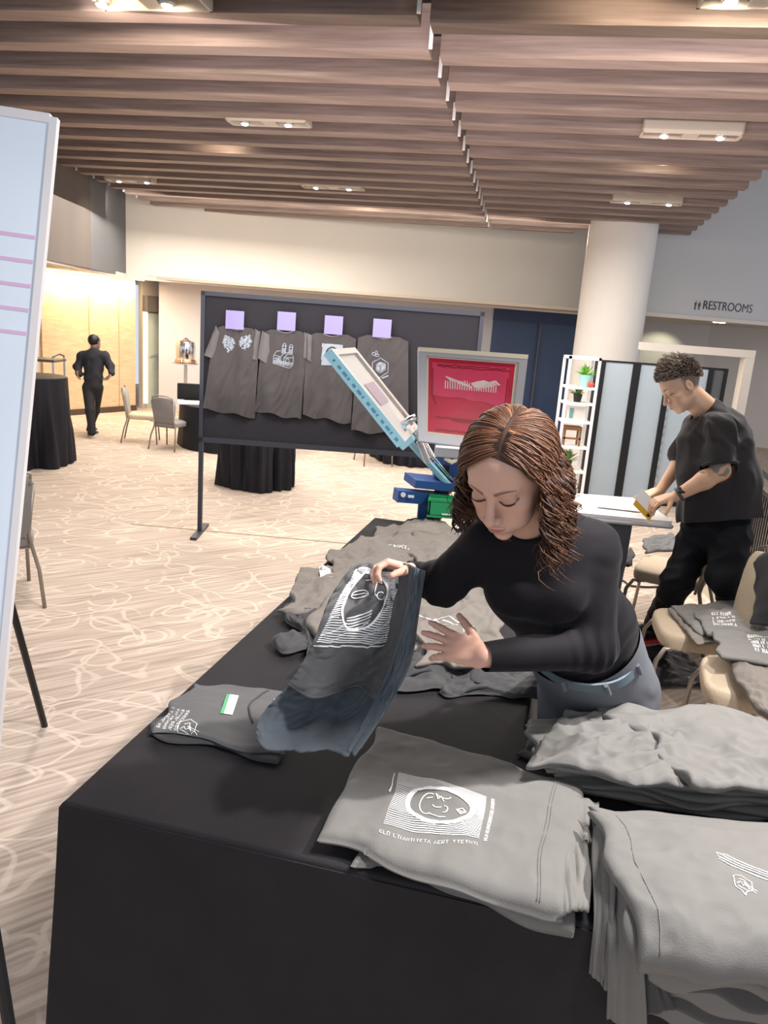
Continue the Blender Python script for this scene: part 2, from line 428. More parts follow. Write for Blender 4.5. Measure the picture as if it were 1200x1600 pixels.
m_slat = wood_mat('walnut_slat', (0.19, 0.135, 0.115), (0.33, 0.245, 0.215), 0.8, 0.5)
m_plenum = mat('dark_plenum', (0.05, 0.04, 0.038), 0.9)
m_plaster = mat('cream_plaster', (0.74, 0.70, 0.65), 0.8, bump=0.15, bscale=6, var=0.06, vscale=1.4)
m_plaster_grey = mat('grey_plaster', (0.62, 0.62, 0.63), 0.8, bump=0.1, bscale=6, var=0.06, vscale=1.2)
m_lip = mat('cream_trim', (0.74, 0.68, 0.62), 0.6)
m_soffit = mat('soffit_beige', (0.50, 0.43, 0.36), 0.8)
m_taupe = mat('taupe_fabric_panel', (0.13, 0.11, 0.10), 0.85, var=0.08, vscale=3, stretch=(1, 1, 0.1))
m_slate = mat('slate_panel', (0.115, 0.12, 0.135), 0.6, var=0.1, vscale=1)
m_maple = wood_mat('maple_panel', (0.62, 0.44, 0.27), (0.74, 0.56, 0.37), 0.5, 0.5, 0.9)
m_navy = mat('navy_door', (0.045, 0.075, 0.16), 0.4, var=0.12, vscale=1)
m_column = mat('column_white', (0.80, 0.77, 0.74), 0.6)
m_white = mat('white_enamel', (0.82, 0.82, 0.83), 0.4)
m_lamp = mat('lamp_glow', (1, 1, 1), 0.5, emit=(1, 0.97, 0.92), estr=14)
m_cove = mat('cove_glow', (1, 1, 1), 0.5, emit=(1, 0.80, 0.48), estr=5)
m_black = mat('black_metal', (0.012, 0.012, 0.014), 0.4, metal=0.3)
m_blackcloth = mat('black_tablecloth', (0.012, 0.011, 0.012), 0.85, bump=0.25, bscale=220, var=0.15, vscale=5, spec=0.2)
m_tablecloth = mat('front_tablecloth', (0.023, 0.0205, 0.0235), 0.75, bump=0.25, bscale=240, var=0.25, vscale=7, spec=0.2)
m_navycloth = mat('black_spandex', (0.008, 0.008, 0.013), 0.6, bump=0.15, bscale=200, var=0.1, spec=0.3)
m_frost = mat('frosted_panel', (0.42, 0.50, 0.565), 0.35, var=0.04)
m_alu = mat('brushed_aluminium', (0.62, 0.62, 0.64), 0.35, metal=0.9)
m_chrome = mat('chrome', (0.8, 0.8, 0.82), 0.15, metal=1.0)
m_paint_tan = mat('bronze_chair_frame', (0.30, 0.26, 0.22), 0.4, metal=0.6)
m_taupe_seat = mat('grey_chair_fabric', (0.22, 0.21, 0.21), 0.8, bump=0.3, bscale=120, sheen=0.3)
m_tan_seat = mat('tan_chair_fabric', (0.50, 0.40, 0.29), 0.8, bump=0.3, bscale=120)
m_shirt = mat('charcoal_jersey', (0.190, 0.184, 0.174), 0.9, bump=0.15, bscale=300, var=0.06, vscale=9, sheen=0.1, spec=0.15)
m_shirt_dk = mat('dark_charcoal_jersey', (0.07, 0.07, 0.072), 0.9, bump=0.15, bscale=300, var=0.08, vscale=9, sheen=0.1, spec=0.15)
m_shirt_warm = mat('warm_grey_jersey', (0.20, 0.178, 0.158), 0.9, bump=0.15, bscale=300, var=0.12, vscale=9, sheen=0.1, spec=0.15)
m_shirt_mid = mat('grey_jersey', (0.13, 0.128, 0.13), 0.9, bump=0.15, bscale=300, var=0.08, vscale=9, sheen=0.1, spec=0.15)
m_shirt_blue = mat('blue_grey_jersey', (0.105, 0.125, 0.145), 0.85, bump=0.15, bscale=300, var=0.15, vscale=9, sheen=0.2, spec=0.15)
m_print = mat('white_ink', (0.86, 0.88, 0.92), 0.5)
m_print_dim = mat('soft_white_ink', (0.50, 0.56, 0.62), 0.6, var=0.2, vscale=60)

# ------------------------------------------------------------------ floor
fl = MB().grid(lambda u, v: Vector((-9 + 18 * u, -2.5 + 22 * v, 0)), 6, 6).build('floor', m_carpet); fl['kind'] = 'structure'
a, b = onz(205, 819), onz(640, 858); d = (b - a).normalized(); n = Vector((-d.y, d.x, 0)) * 0.012
MB().prism([a + n, b + n, b - n, a - n], (0, 0, 0.006)).build('trim_1', mat('carpet_seam', (0.42, 0.33, 0.25), 0.9))['kind'] = 'structure'

# ------------------------------------------------------------------ slatted ceiling
A9 = math.radians(9)
E1 = Vector((math.cos(A9), -math.sin(A9), 0)); E2 = Vector((math.sin(A9), math.cos(A9), 0))
S0 = Vector((0.02, 4.85, 0)); SP = 0.548; ZS = 3.6
def slat(a, b, z0, z1, th):
    a = Vector(a); b = Vector(b)
    return MB().prism([(a.x, a.y, z0), (b.x, b.y, z0), (b.x, b.y, z1), (a.x, a.y, z1)], E2 * th)
for i in range(-5, 17):
    s = S0 + E2 * (SP * i)
    tL = (s.x + 4.62 - 0.02 * i) / E1.x if i > 0 else 6.0
    xr = 3.24 + (s.y - 7.62) * 0.21
    if i < 4: xr = 4.6
    if i == 16: xr = 2.75
    tR = (xr - s.x) / E1.x
    dz = 0.0
    oL = slat(s - E1 * tL - E2 * 0.10, s - E1 * 0.03 - E2 * 0.10, ZS, ZS + 0.26, 0.17).build('ceiling_slat', m_slat)
    where = 'left of the joint' ; 
    tag(oL, 'long dark walnut ceiling slat left of the staggered joint line', 'ceiling slat', 'ceiling slats left of the joint')
    oR = slat(s + E1 * 0.03, s + E1 * tR, ZS, ZS + 0.26, 0.17).build('ceiling_slat', m_slat)
    tag(oR, 'dark walnut ceiling slat right of the staggered joint line', 'ceiling slat', 'ceiling slats right of the joint')
    if i >= 0:
        q = s - E2 * 0.13
        MB().box((-0.012, -0.012, 0.0), (0.012, 0.012, 0.13), Matrix.Translation(q + Vector((-0.015, 0, ZS)))).build('end_clip', m_white, oL)
    if i >= 4 and i<16:
        q = s - E1 * (tL + 0.015) - E2 * 0.1
        MB().box((-0.012, -0.012, 0.02), (0.012, 0.012, 0.2), Matrix.Translation(q + Vector((0, 0, ZS)))).build('end_clip', m_white, oL)
cp = MB().box((-9, -2.5, 5.6), (9, 19.5, 5.7)).build('ceiling', m_plenum); cp['kind'] = 'structure'

m_trough = mat('cream_trough', (0.55, 0.48, 0.40), 0.5)
# light fixtures: white troughs with two lamps, set into the slats
def fixture(p0, p1, lamps, label, power=22, tilt=None, z=None):
    a = onz(p0[0], p0[1], ZS - 0.01); b = onz(p1[0], p1[1], ZS - 0.01); b = a + E1 * (b - a).dot(E1)
    root = thing('ceiling_light', label, 'ceiling light', (a.x, a.y, ZS - 0.02), -A9, 'twin lamp ceiling lights')
    W = (b - a).length
    fr = MB()
    fr.box((0, -0.10, 0), (W, -0.085, 0.10)); fr.box((0, 0.085, 0), (W, 0.10, 0.10)); fr.box((0, -0.1, 0), (0.015, 0.1, 0.1)); fr.box((W - 0.015, -0.1, 0), (W, 0.1, 0.1)); fr.box((0, -0.1, 0.09), (W, 0.1, 0.10))
    fr.box((W * 0.42, -0.085, 0.005), (W * 0.58, 0.085, 0.02))
    Mx = Matrix.Translation(root.location) @ Matrix.Rotation(-A9, 4, 'Z')
    fr.v = [Mx @ v for v in fr.v]; fr.build('trough', m_trough, root)
    for t in lamps:
        l = MB().lathe([(0.001, 0.0), (0.035, 0.0), (0.045, 0.012), (0.045, 0.05), (0.02, 0.085)], (W * t, 0, -0.005), 14, Mx).build('lamp', m_alu, root)
        MB().lathe([(0.001, -0.012), (0.022, -0.010), (0.032, 0.0), (0.032, 0.004)], (W * t, 0, -0.006), 14, Mx).build('bulb', m_lamp, l)
        c = Mx @ Vector((W * t, 0, -0.03))
        spot('fixture_spot', c, c + Vector((0, 0, -1)) + (E2 * 0.25 if tilt is None else tilt), power, (1, 0.87, 0.68), 2.7, 0.9, 0.04)
fixture((358, 190), (486, 197), (0.2, 0.74), 'ceiling light with two lamps left of the joint, above the sign board', 14)
fixture((1001, 209), (1158, 214), (0.24, 0.80), 'ceiling light with two lamps above the bent man, nearer row', 22)
fixture((954, 314), (1066, 319), (0.24, 0.82), 'ceiling light with two lamps in front of the white column', 14)
fixture((473, 291), (571, 298), (0.22, 0.76), 'small far ceiling light with two lamps above the shirt display board', 14)
fixture((168, 281), (256, 291), (0.25, 0.85), 'far left ceiling light with two bright lamps by the slat ends', 14)
fixture((150, 3), (320, 3), (0.05, 0.65), 'ceiling light at the top left edge of the frame', 26, E2 * 1.2)
fixture((1095, -2), (1290, -2), (0.25, 0.8), 'ceiling light at the top right corner of the frame', 26, E2 * 1.2)
for x, i, e in ((1.1, -1, 9), (-1.7, -1, 9), (1.9, 6, 5), (-2.6, 6, 5), (2.1, 13, 4), (-1.8, 13, 4), (0.3, -3, 9)):
    q = S0 + E2 * (SP * i + 0.17) + E1 * (x - S0.x); spot('slat_wash', (q.x, q.y, ZS - 0.02), (q.x, q.y + 0.35, ZS + 0.12), e, (1, 0.82, 0.58), 2.6, 0.9, 0.06)  # unseen spots added in the slat gaps for warm patches on slat faces

# ------------------------------------------------------------------ walls
def wall(name, pts, m, th=0.12, z=None):
    """vertical wall through two floor points (x,y) from z0 to z1"""
    (x0, y0), (x1, y1), z0, z1 = pts
    d = Vector((x1 - x0, y1 - y0, 0)).normalized(); n = Vector((-d.y, d.x, 0)) * th
    o = MB().prism([(x0, y0, z0), (x1, y1, z0), (x1, y1, z1), (x0, y0, z1)], n).build(name, m); o['kind'] = 'structure'
    return o
ZB = 2.40
c0 = aty(197, 432, 14.0); c1 = aty(905, 494, 15.2)
wall('wall_back', ((c0.x, 14.0), (c1.x + 0.9, 15.3), ZB, 5.6), m_plaster)
wall('trim_2', ((c0.x - 0.05, 13.97), (c1.x + 0.9, 15.27), ZB - 0.03, ZB + 0.035), m_lip, 0.16)
r0 = aty(1000, 491, 12.9); r1 = aty(1200, 510, 13.4)
dr = Vector((r1.x - r0.x, 0.5, 0)).normalized()
R0 = (r0.x - 0.3, 12.9); R1 = (r0.x + dr.x * 5.2, 12.9 + dr.y * 5.2)
wall('wall_right', (R0, R1, ZB, 5.6), m_plaster_grey)
wall('trim_3', ((R0[0], R0[1] - 0.03), (R1[0], R1[1] - 0.03), ZB - 0.03, ZB + 0.03), m_lip, 0.16)
lB = onz(65, 405, ZB); ld = (lB.xy - Vector((c0.x, 14.0))).normalized()
L1 = (c0.x + ld.x * 7, 14.0 + ld.y * 7)
mid = onz(143, 420, ZB)
wall('wall_left', ((c0.x, 14.0), (mid.x, mid.y), ZB, 5.6), m_slate, -0.12)
wall('wall_left_panel', ((mid.x, mid.y), L1, ZB, 5.6), m_taupe, -0.12)['kind'] = 'structure'
wall('trim_4', ((c0.x + 0.03, 14.0), (L1[0] + 0.03, L1[1]), ZB - 0.03, ZB + 0.05), m_lip, -0.2)
# lower recess ceilings
box1('ceiling_recess_back', (-9, 14.05, ZB), (9, 19.4, ZB + 0.05), m_soffit, 'structure')
MB().prism([(c0.x - 0.1, 14.1, ZB), (L1[0] - 0.1, L1[1], ZB), (-9, L1[1], ZB), (-9, 14.1, ZB)], (0, 0, 0.05)).build('ceiling_recess_left', m_soffit)['kind'] = 'structure'
MB().prism([(R0[0], R0[1] + 0.1, ZB), (R1[0], R1[1] + 0.1, ZB), (9, 14.1, ZB), (R0[0], 14.1, ZB)], (0, 0, 0.05)).build('ceiling_recess_right', m_soffit)['kind'] = 'structure'
# lit maple wall on the left with its cove light
w0 = onz(70, 652); w1 = onz(212, 641)
wd = (w1 - w0).normalized(); w00 = w0 - wd * 0.0
wall('wall_left_maple', ((w00.x, w00.y), (w1.x, w1.y), 0, ZB - 0.02), m_maple, 0.1)
wn = Vector((wd.y, -wd.x, 0))
def onw(t, off, z): p = w00 + wd * t + wn * off; return Vector((p.x, p.y, z))
WL = (w1 - w00).length
for k, t in enumerate((0.47, 0.8)):
    MB().prism([onw(WL * t, 0.0, 0.1), onw(WL * t + 0.012, 0.0, 0.1), onw(WL * t + 0.012, 0.0, ZB - 0.1), onw(WL * t, 0.0, ZB - 0.1)], wn * 0.006).build('trim_%d' % (5 + k), mat('maple_joint', (0.42, 0.28, 0.16), 0.6))['kind'] = 'structure'
MB().prism([onw(0, 0, 0.0), onw(WL, 0, 0.0), onw(WL, 0, 0.10), onw(0, 0, 0.10)], wn * 0.03).build('baseboard_left', mat('dark_base', (0.08, 0.05, 0.035), 0.5))['kind'] = 'structure'
cove = MB().prism([onw(0.0, 0.10, ZB - 0.03), onw(WL * 1.05, 0.10, ZB - 0.03), onw(WL * 1.05, 0.10, ZB - 0.005), onw(0, 0.10, ZB - 0.005)], wn * 0.03).build('cove_light', m_cove)
tag(cove, 'warm cove light strip along the top of the maple wall', 'light')
cm = onw(WL * 0.5, 0.16, ZB - 0.06)
ca = area('cove_wash', cm, cm - wn * 0.1 + Vector((0, 0, -0.6)), WL, 36, (1, 0.76, 0.44), size_y=0.06)
wall('wall_left_return', ((w00.x - 0.04, w00.y + 0.05), (w00.x - 0.1, w00.y - 1.2), 0, ZB), m_soffit, -0.1)
# alcove with door between maple wall and pale wall
g0 = onz(214, 640); g1 = onz(249, 641); g0 = Vector((w1.x + 0.02, w1.y + 0.35, 0)); q = aty(250, 600, 15.3); g1 = Vector((q.x, 15.3, 0))
wall('wall_alcove', ((g0.x, g0.y), (g1.x, g1.y), 0, ZB), m_soffit, 0.1)
dd = (g1 - g0).normalized(); dn_ = Vector((dd.y, -dd.x, 0)); DL = (g1 - g0).length
def ond(t, off, z): p = g0 + dd * (DL * t) + dn_ * off; return Vector((p.x, p.y, z))
def panel_on(name, f, t0, t1, z0, z1, off, th, m, nv):
    return MB().prism([f(t0, off, z0), f(t1, off, z0), f(t1, off, z1), f(t0, off, z1)], nv * th).build(name, m)
panel_on('wall_alcove_header', ond, 0.0, 0.8, 1.83, 2.12, 0.0, 0.12, m_taupe, dn_)['kind'] = 'structure'
dr1 = panel_on('door_1', ond, 0.18, 0.98, 0.0, 1.80, 0.0, 0.04, mat('pale_green_door', (0.52, 0.56, 0.47), 0.5), dn_); dr1['kind'] = 'structure'
tb = panel_on('strip_light', ond, 0.02, 0.16, 0.1, 1.82, 0.01, 0.05, mat('amber_strip', (1, 0.8, 0.5), 0.5, emit=(1, 0.78, 0.42), estr=0.9), dn_); tag(tb, 'tall glowing amber strip light beside the pale green door', 'light')
hb = MB().tube([ond(0.25, 0.07, 1.0), ond(0.75, 0.07, 1.02)], 0.018, 6).build('push_bar', m_alu, dr1)
# pale wall behind the display board and the navy doors
p0 = aty(248, 600, 14.9); p1 = aty(760, 600, 15.9); p2 = aty(925, 600, 16.1)
wall('wall_back_lower', ((p0.x, 14.9), (p1.x, 15.9), 0, ZB), mat('pale_blue_plaster', (0.56, 0.55, 0.58), 0.8, var=0.05, vscale=1.5), 0.12)
wall('door_2', ((p1.x, 15.9), (p2.x, 16.15), 0, 2.16), m_navy, 0.1)
wall('door_2_header', ((p1.x, 15.86), (p2.x, 16.1), 2.16, ZB), mat('navy_header', (0.03, 0.05, 0.12), 0.5), 0.1)['kind'] = 'structure'
for px_ in (833, ):
    q = aty(px_, 600, 16.0); MB().box((q.x - 0.012, 15.93, 0), (q.x + 0.012, 15.99, 2.16)).build('trim_7', m_slate)['kind'] = 'structure'
# right recess wall with its door frame
q0 = aty(905, 600, 17.6); q1 = aty(1095, 600, 16.9); q2 = aty(1320, 600, 13.9)
wall('wall_recess', ((q0.x, 17.6), (q1.x, 16.9), 0, ZB), m_plaster_grey, 0.1)
wall('wall_recess_right', ((q1.x, 16.9), (q2.x + 1.5, 14.6), 0, ZB), mat('light_grey_plaster', (0.60, 0.60, 0.61), 0.8, var=0.06, vscale=1), 0.1)
spot('scallop', (q1.x - 1.0, 16.5, 2.3), (q1.x - 1.0, 17.0, 1.6), 14, (1, 0.93, 0.6), 1.7, 0.6, 0.03)
MB().lathe([(0.001, -0.004), (0.09, -0.004), (0.11, 0.0)], (aty(1123, 508, 14.6).x, 14.6, ZB - 0.002), 16).build('recessed_lamp', m_lamp)
tag(bpy.data.objects['recessed_lamp'], 'small recessed downlight in the low ceiling under the restrooms sign', 'light')
# column
cc = aty(961, 450, 12.2)
col = MB().lathe([(0.50, 0), (0.50, 5.6)], (cc.x, 12.2, 0), 48).build('column', m_column, smooth='auto'); col['kind'] = 'structure'
# sign
def text_obj(txt, size, M_, m, name, depth=0.004, parent=None):
    cu = bpy.data.curves.new(name, 'FONT'); cu.body = txt; cu.size = size; cu.extrude = depth
    o = bpy.data.objects.new(name + '_tmp', cu); C.objects.link(o)
    dg = bpy.context.evaluated_depsgraph_get(); me = bpy.data.meshes.new_from_object(o.evaluated_get(dg)); bpy.data.objects.remove(o)
    me.transform(M_ if not parent else pmat(parent).inverted() @ M_); me.materials.clear(); me.materials.append(m)
    o2 = bpy.data.objects.new(name, me); C.objects.link(o2)
    if parent: o2.parent = parent
    return o2
def onR(px, py):
    d = ray(px, py); nrm = Vector((-dr.y, dr.x, 0)); t = (Vector((R0[0], R0[1], 0)) - cC).dot(nrm) / d.dot(nrm); return cC + d * t
sA = onR(1083, 482); sB = onR(1182, 487)
sx = Vector((dr.x, dr.y, 0)); MR = Matrix((sx, Vector((0, 0, 1)), Vector((dr.y, -dr.x, 0)))).transposed().to_4x4()
m_sign = mat('sign_grey', (0.05, 0.055, 0.075), 0.5)
sg = thing('restroom_sign', 'grey lettered restrooms sign with two figures on the upper right wall', 'sign', sA)
MR = MR @ Matrix.Diagonal((0.84, 1, 1, 1)); MR.translation = onR(1096, 482.5) + Vector((dr.y, -dr.x, 0)) * 0.02
text_obj('RESTROOMS  A', 0.195, MR, m_sign, 'lettering', 0.008, sg)
ic = MB()
for k, px_ in enumerate((1085, 1091)):
    b0 = onR(px_, 482) + Vector((dr.y, -dr.x, 0)) * 0.01
    ic.ell(b0 + Vector((0, 0, 0.115)), (0.016, 0.006, 0.016), 6)
    wt, wb_ = ((0.022, 0.012), (0.012, 0.028))[k]
    ic.prism([b0 + sx * -wt + Vector((0, 0, 0.095)), b0 + sx * wt + Vector((0, 0, 0.095)), b0 + sx * wb_ + Vector((0, 0, 0.04)), b0 - sx * wb_ + Vector((0, 0, 0.04))], (0, -0.01, 0))
    for s_ in (-1, 1): ic.prism([b0 + sx * (0.008 * s_ - 0.005) + Vector((0, 0, 0.04)), b0 + sx * (0.008 * s_ + 0.005) + Vector((0, 0, 0.04)), b0 + sx * (0.008 * s_ + 0.005) - Vector((0, 0, 0.02)), b0 + sx * (0.008 * s_ - 0.005) - Vector((0, 0, 0.02))], (0, -0.01, 0))
ic.build('restroom_figures', m_sign, sg)
# ------------------------------------------------------------------ tables under black cloths
TA = math.radians(12.5)
ta = Vector((math.cos(TA), -math.sin(TA), 0)); tb_ = Vector((math.sin(TA), math.cos(TA), 0))
T0 = Vector((-0.74, 1.65, 0)); TZ = 0.75
def tw(a, b, z=0.0): p = T0 + ta * a + tb_ * b; return Vector((p.x, p.y, z))
def cloth_cover(name, rim, ztop, zbot, m, parent, amp=0.03, freq=9, flare=0.04, seed=0.0, rows=16, per=170, center=None, rnd=0.012):
    """cloth over a table: rim is a closed list of xy points"""
    rim = [Vector((p[0], p[1], 0)) for p in rim]; n = len(rim)
    L = [0]
    for i in range(n): L.append(L[-1] + (rim[(i + 1) % n] - rim[i]).length)
    area_ = sum(rim[i].x * rim[(i + 1) % n].y - rim[(i + 1) % n].x * rim[i].y for i in range(n))
    pts = []
    for k in range(per):
        s_ = L[-1] * k / per; i = max(j for j in range(n) if L[j] <= s_ + 1e-9); t = (s_ - L[i]) / (L[i + 1] - L[i])
        pts.append((rim[i].lerp(rim[(i + 1) % n], t), s_))
    nr = []
    for k in range(per):
        t = pts[(k + 1) % per][0] - pts[k - 1][0]; nn = Vector((t.y, -t.x, 0)).normalized()
        if area_ < 0: nn = -nn
        nr.append(nn)
    mb = MB(); vs = []; fs = []
    prof = [(-0.03, 0.0), (-rnd, 0.0), (-rnd * 0.3, -rnd * 0.3), (0.0, -rnd)]
    H = ztop - zbot
    for j in range(rows + 1):
        v = j / rows
        for k in range(per):
            p, s_ = pts[k]
            wv = nz(s_ * freq * 0.5, seed, v * 0.6) * 1.6
            wv2 = nz(s_ * freq * 1.3, seed + 5, v * 0.8)
            off = (flare * v + amp * (wv * 0.75 + wv2 * 0.3) * min(1, v * 1.6)) + 0.004
            vs.append(p + nr[k] * off + Vector((0, 0, ztop - rnd - (H - rnd) * v)))
    for j in range(rows):
        for k in range(per): fs.append([j * per + k, j * per + (k + 1) % per, (j + 1) * per + (k + 1) % per, (j + 1) * per + k])
    base = len(vs)
    rings = 5
    for q in range(rings):
        f = q / (rings - 1)
        for k in range(per):
            p, s_ = pts[k]; inn = p - nr[k] * (rnd * (1 - math.cos(f * PI / 2)) if q < rings else 0)
            vs.append(inn + Vector((0, 0, ztop - rnd + rnd * math.sin(f * PI / 2))))
    for q in range(rings - 1):
        for k in range(per): fs.append([base + (q + 1) * per + k, base + (q + 1) * per + (k + 1) % per, base + q * per + (k + 1) % per, base + q * per + k])
    for k in range(per): fs.append([base + k, base + (k + 1) % per, (k + 1) % per, k])
    fs.append([base + (rings - 1) * per + k for k in range(per)])
    mb.add(vs, fs)
    return mb.build(name, m, parent, smooth='auto')
def folding_table(label, a0, a1, b0, b1, top=0.745):
    root = thing('folding_table', label, 'table', tw((a0 + a1) / 2, (b0 + b1) / 2))
    e = 0.012
    MB().prism([tw(a0 + e, b0 + e, top - 0.03), tw(a1 - e, b0 + e, top - 0.03), tw(a1 - e, b1 - e, top - 0.03), tw(a0 + e, b1 - e, top - 0.03)], (0, 0, 0.025)).build('tabletop', m_white, root)
    for a in (a0 + 0.15, a1 - 0.15):
        for b in (b0 + 0.12, b1 - 0.12): MB().tube([tw(a, b, 0), tw(a, b, top - 0.03)], 0.014, 8).build('leg', m_alu, root)
    return root
folding_table('folding table under the black cloth nearest the camera', 0, 2.3, 0, 0.76)
folding_table('folding table under the black cloth running back behind the front table', 0, 1.09, 0.78, 3.15)
ca_ = cloth_cover('tablecloth', [tw(0, 0), tw(2.3, 0), tw(2.3, 0.77), tw(1.09, 0.77), tw(1.09, 3.15), tw(0, 3.15)], TZ, 0.01, m_tablecloth, None, 0.022, 3.0, 0.05, 2.0, per=520)
tag(ca_, 'black cloth over both joined tables, hanging plain to the floor in front', 'tablecloth')

# ------------------------------------------------------------------ banquet chairs
def make_chair(label, seatm, backm, framem, group=None, hs=1.0):
    root = thing('banquet_chair', label, 'chair', (0, 0, 0), 0, group)
    # seat cushion, facing +y
    mb = MB(); n = 12
    def seatp(s, z): return None
    out = []
    for k in range(40):
        a = 2 * PI * k / 40; c, s_ = math.cos(a), math.sin(a)
        x = 0.225 * (abs(c) ** 0.45) * (1 if c > 0 else -1); y = 0.225 * (abs(s_) ** 0.45) * (1 if s_ > 0 else -1)
        x *= 1.0 + 0.06 * (y / 0.225); out.append((x, y))
    prof = [(0.90, 0.405), (0.985, 0.41), (1.0, 0.43), (1.0, 0.455), (0.985, 0.475), (0.93, 0.487), (0.6, 0.495), (0.01, 0.498)]
    vs = []; fs = []
    for f, z in prof: vs += [Vector((x * f, y * f, z)) for x, y in out]
    for i in range(len(prof) - 1):
        for j in range(40): fs.append([i * 40 + j, i * 40 + (j + 1) % 40, (i + 1) * 40 + (j + 1) % 40, (i + 1) * 40 + j])
    fs += [list(range(40))[::-1], [(len(prof) - 1) * 40 + j for j in range(40)]]
    mb.add(vs, fs).build('seat', seatm, root, smooth='auto')
    # tapered padded back with rounded top
    mb = MB()
    ol = [(-0.15, 0.47), (-0.185, 0.62), (-0.205, 0.78), (-0.20, 0.85), (-0.165, 0.895), (-0.08, 0.915), (0, 0.92), (0.08, 0.915), (0.165, 0.895), (0.20, 0.85), (0.205, 0.78), (0.185, 0.62), (0.15, 0.47)]
    def lean(z): return -0.20 - (z - 0.45) * 0.16
    cx, cz = 0, 0.7; vs = []; fs = []; K = len(ol)
    for f, o in ((0.93, -0.028), (0.985, -0.02), (1.0, 0.0), (0.985, 0.02), (0.93, 0.028)):
        for x, z in ol:
            xx = cx + (x - cx) * f; zz = cz + (z - cz) * f; vs.append(Vector((xx, lean(zz) + o + 0.02 * (1 - (xx / 0.2) ** 2) * -1, zz)))
    for i in range(4):
        for j in range(K): fs.append([i * K + j, i * K + (j + 1) % K, (i + 1) * K + (j + 1) % K, (i + 1) * K + j])
    fs += [list(range(K))[::-1], [4 * K + j for j in range(K)]]
    mb.add(vs, fs).build('backrest', backm, root, smooth='auto')
    MB().tube([(-0.17, lean(0.84) - 0.03, 0.84), (-0.18, lean(0.91) - 0.012, 0.91), (-0.08, lean(0.95) - 0.01, 0.945), (0.08, lean(0.95) - 0.01, 0.945), (0.18, lean(0.91) - 0.012, 0.91), (0.17, lean(0.84) - 0.03, 0.84)], 0.011, 8).build('back_rail', framem, root, smooth=True)
    for s_ in (-1, 1):
        MB().tube([(0.195 * s_, 0.13, 0.41), (0.215 * s_, 0.20, 0.405), (0.225 * s_, 0.235, 0.34), (0.235 * s_, 0.26, 0.0)], 0.0125, 8).build('leg', framem, root, smooth=True)
        MB().tube([(0.19 * s_, lean(0.84) - 0.02, 0.84), (0.165 * s_, lean(0.5) - 0.02, 0.5), (0.185 * s_, -0.215, 0.40), (0.215 * s_, -0.26, 0.25), (0.23 * s_, -0.31, 0.0)], 0.0125, 8).build('leg', framem, root, smooth=True)
    fr = MB(); fr.tube([(-0.2, 0.17, 0.395), (0.2, 0.17, 0.395)], 0.01, 6); fr.build('seat_rail', framem, root); MB().tube([(-0.19, -0.19, 0.395), (0.19, -0.19, 0.395)], 0.01, 6).build('seat_rail', framem, root)
    return root
g_ch = 'grey banquet chairs at the far tables'
ch = make_chair('grey banquet chair seen from behind at the far round table', m_taupe_seat, m_taupe_seat, m_paint_tan, g_ch)
p = onz(268, 700); ch.location = (p.x, p.y, 0); ch.rotation_euler = (0, 0, math.radians(-14)); ch.scale = (0.88, 0.88, 0.80)
ch2 = make_chair('tan banquet chair turned sideways, nearest the pale green door', m_tan_seat, mat('taupe_chair_back', (0.34, 0.31, 0.27), 0.8), m_paint_tan, g_ch)
p = onz(222, 690); ch2.location = (p.x, p.y, 0); ch2.rotation_euler = (0, 0, math.radians(-78)); ch2.scale = (0.88, 0.88, 0.85)
ch3 = dup(ch, None, math.radians(-35), 'grey banquet chair in the left foreground, cut off by the tall white sign panel')
p = onz(70, 950); ch3.location = (p.x - 0.366, p.y + 0.122, 0); ch3.rotation_euler = (0, 0, math.radians(35)); ch3.scale = (1, 1, 0.97)
ch4 = dup(ch2, None, math.radians(30), 'banquet chair whose legs show under the display board, beside a black draped table')
p = onz(582, 728); ch4.location = (p.x, p.y + 0.2, 0); ch4.rotation_euler = (0, 0, math.radians(200))
p = onz(240, 640, 0.7)

# round black-clothed table far left, with papers and an urn behind
p = onz(318, 712); rc = Vector((p.x + 0.22, p.y + 1.0, 0))
def circ(c, r, n=48): return [(c.x + r * math.cos(2 * PI * k / n), c.y + r * math.sin(2 * PI * k / n)) for k in range(n)]
def draped_table(label, c, r, z, m, amp, freq, flare, seed, group=None, per=160):
    root = thing('draped_table', label, 'table', (c.x, c.y, 0), 0, group)
    MB().lathe([(r - 0.02, z - 0.035), (r - 0.012, z - 0.03), (r - 0.012, z - 0.01), (r - 0.02, z - 0.005)], (c.x, c.y, 0), 32).build('tabletop', m_white, root)
    MB().lathe([(0.2, 0), (0.2, 0.02), (0.03, 0.05), (0.03, z - 0.035)], (c.x, c.y, 0), 16).build('pedestal', m_black, root)
    o = cloth_cover('tablecloth', circ(c, r), z, 0.01, m, root, amp, freq, flare, seed, per=per)
    return root
draped_table('low round table under a black cloth at far left with papers on top', rc, 0.80, 0.62, m_navycloth, 0.03, 8, 0.03, 3.0)
for k, (dx, dy, w_, h_, rz, hh) in enumerate(((-0.55, -0.35, 0.42, 0.3, 0.3, 0.03), (-0.2, -0.1, 0.3, 0.24, -0.2, 0.10), (0.1, -0.45, 0.36, 0.26, 0.1, 0.02))):
    M_ = Matrix.Translation((rc.x + dx, rc.y + dy, 0.622)) @ Matrix.Rotation(rz, 4, 'Z')
    o = MB().box((-w_ / 2, -h_ / 2, 0), (w_ / 2, h_ / 2, hh), M_, 0.004).build(('paper_stack', 'gift_box', 'paper_stack')[k], m_white)
    tag(o, ('flat white paper stack on the left side of the far round table', 'small white box standing on the far round table', 'white paper stack on the near edge of the far round table')[k], ('papers', 'box', 'papers')[k])
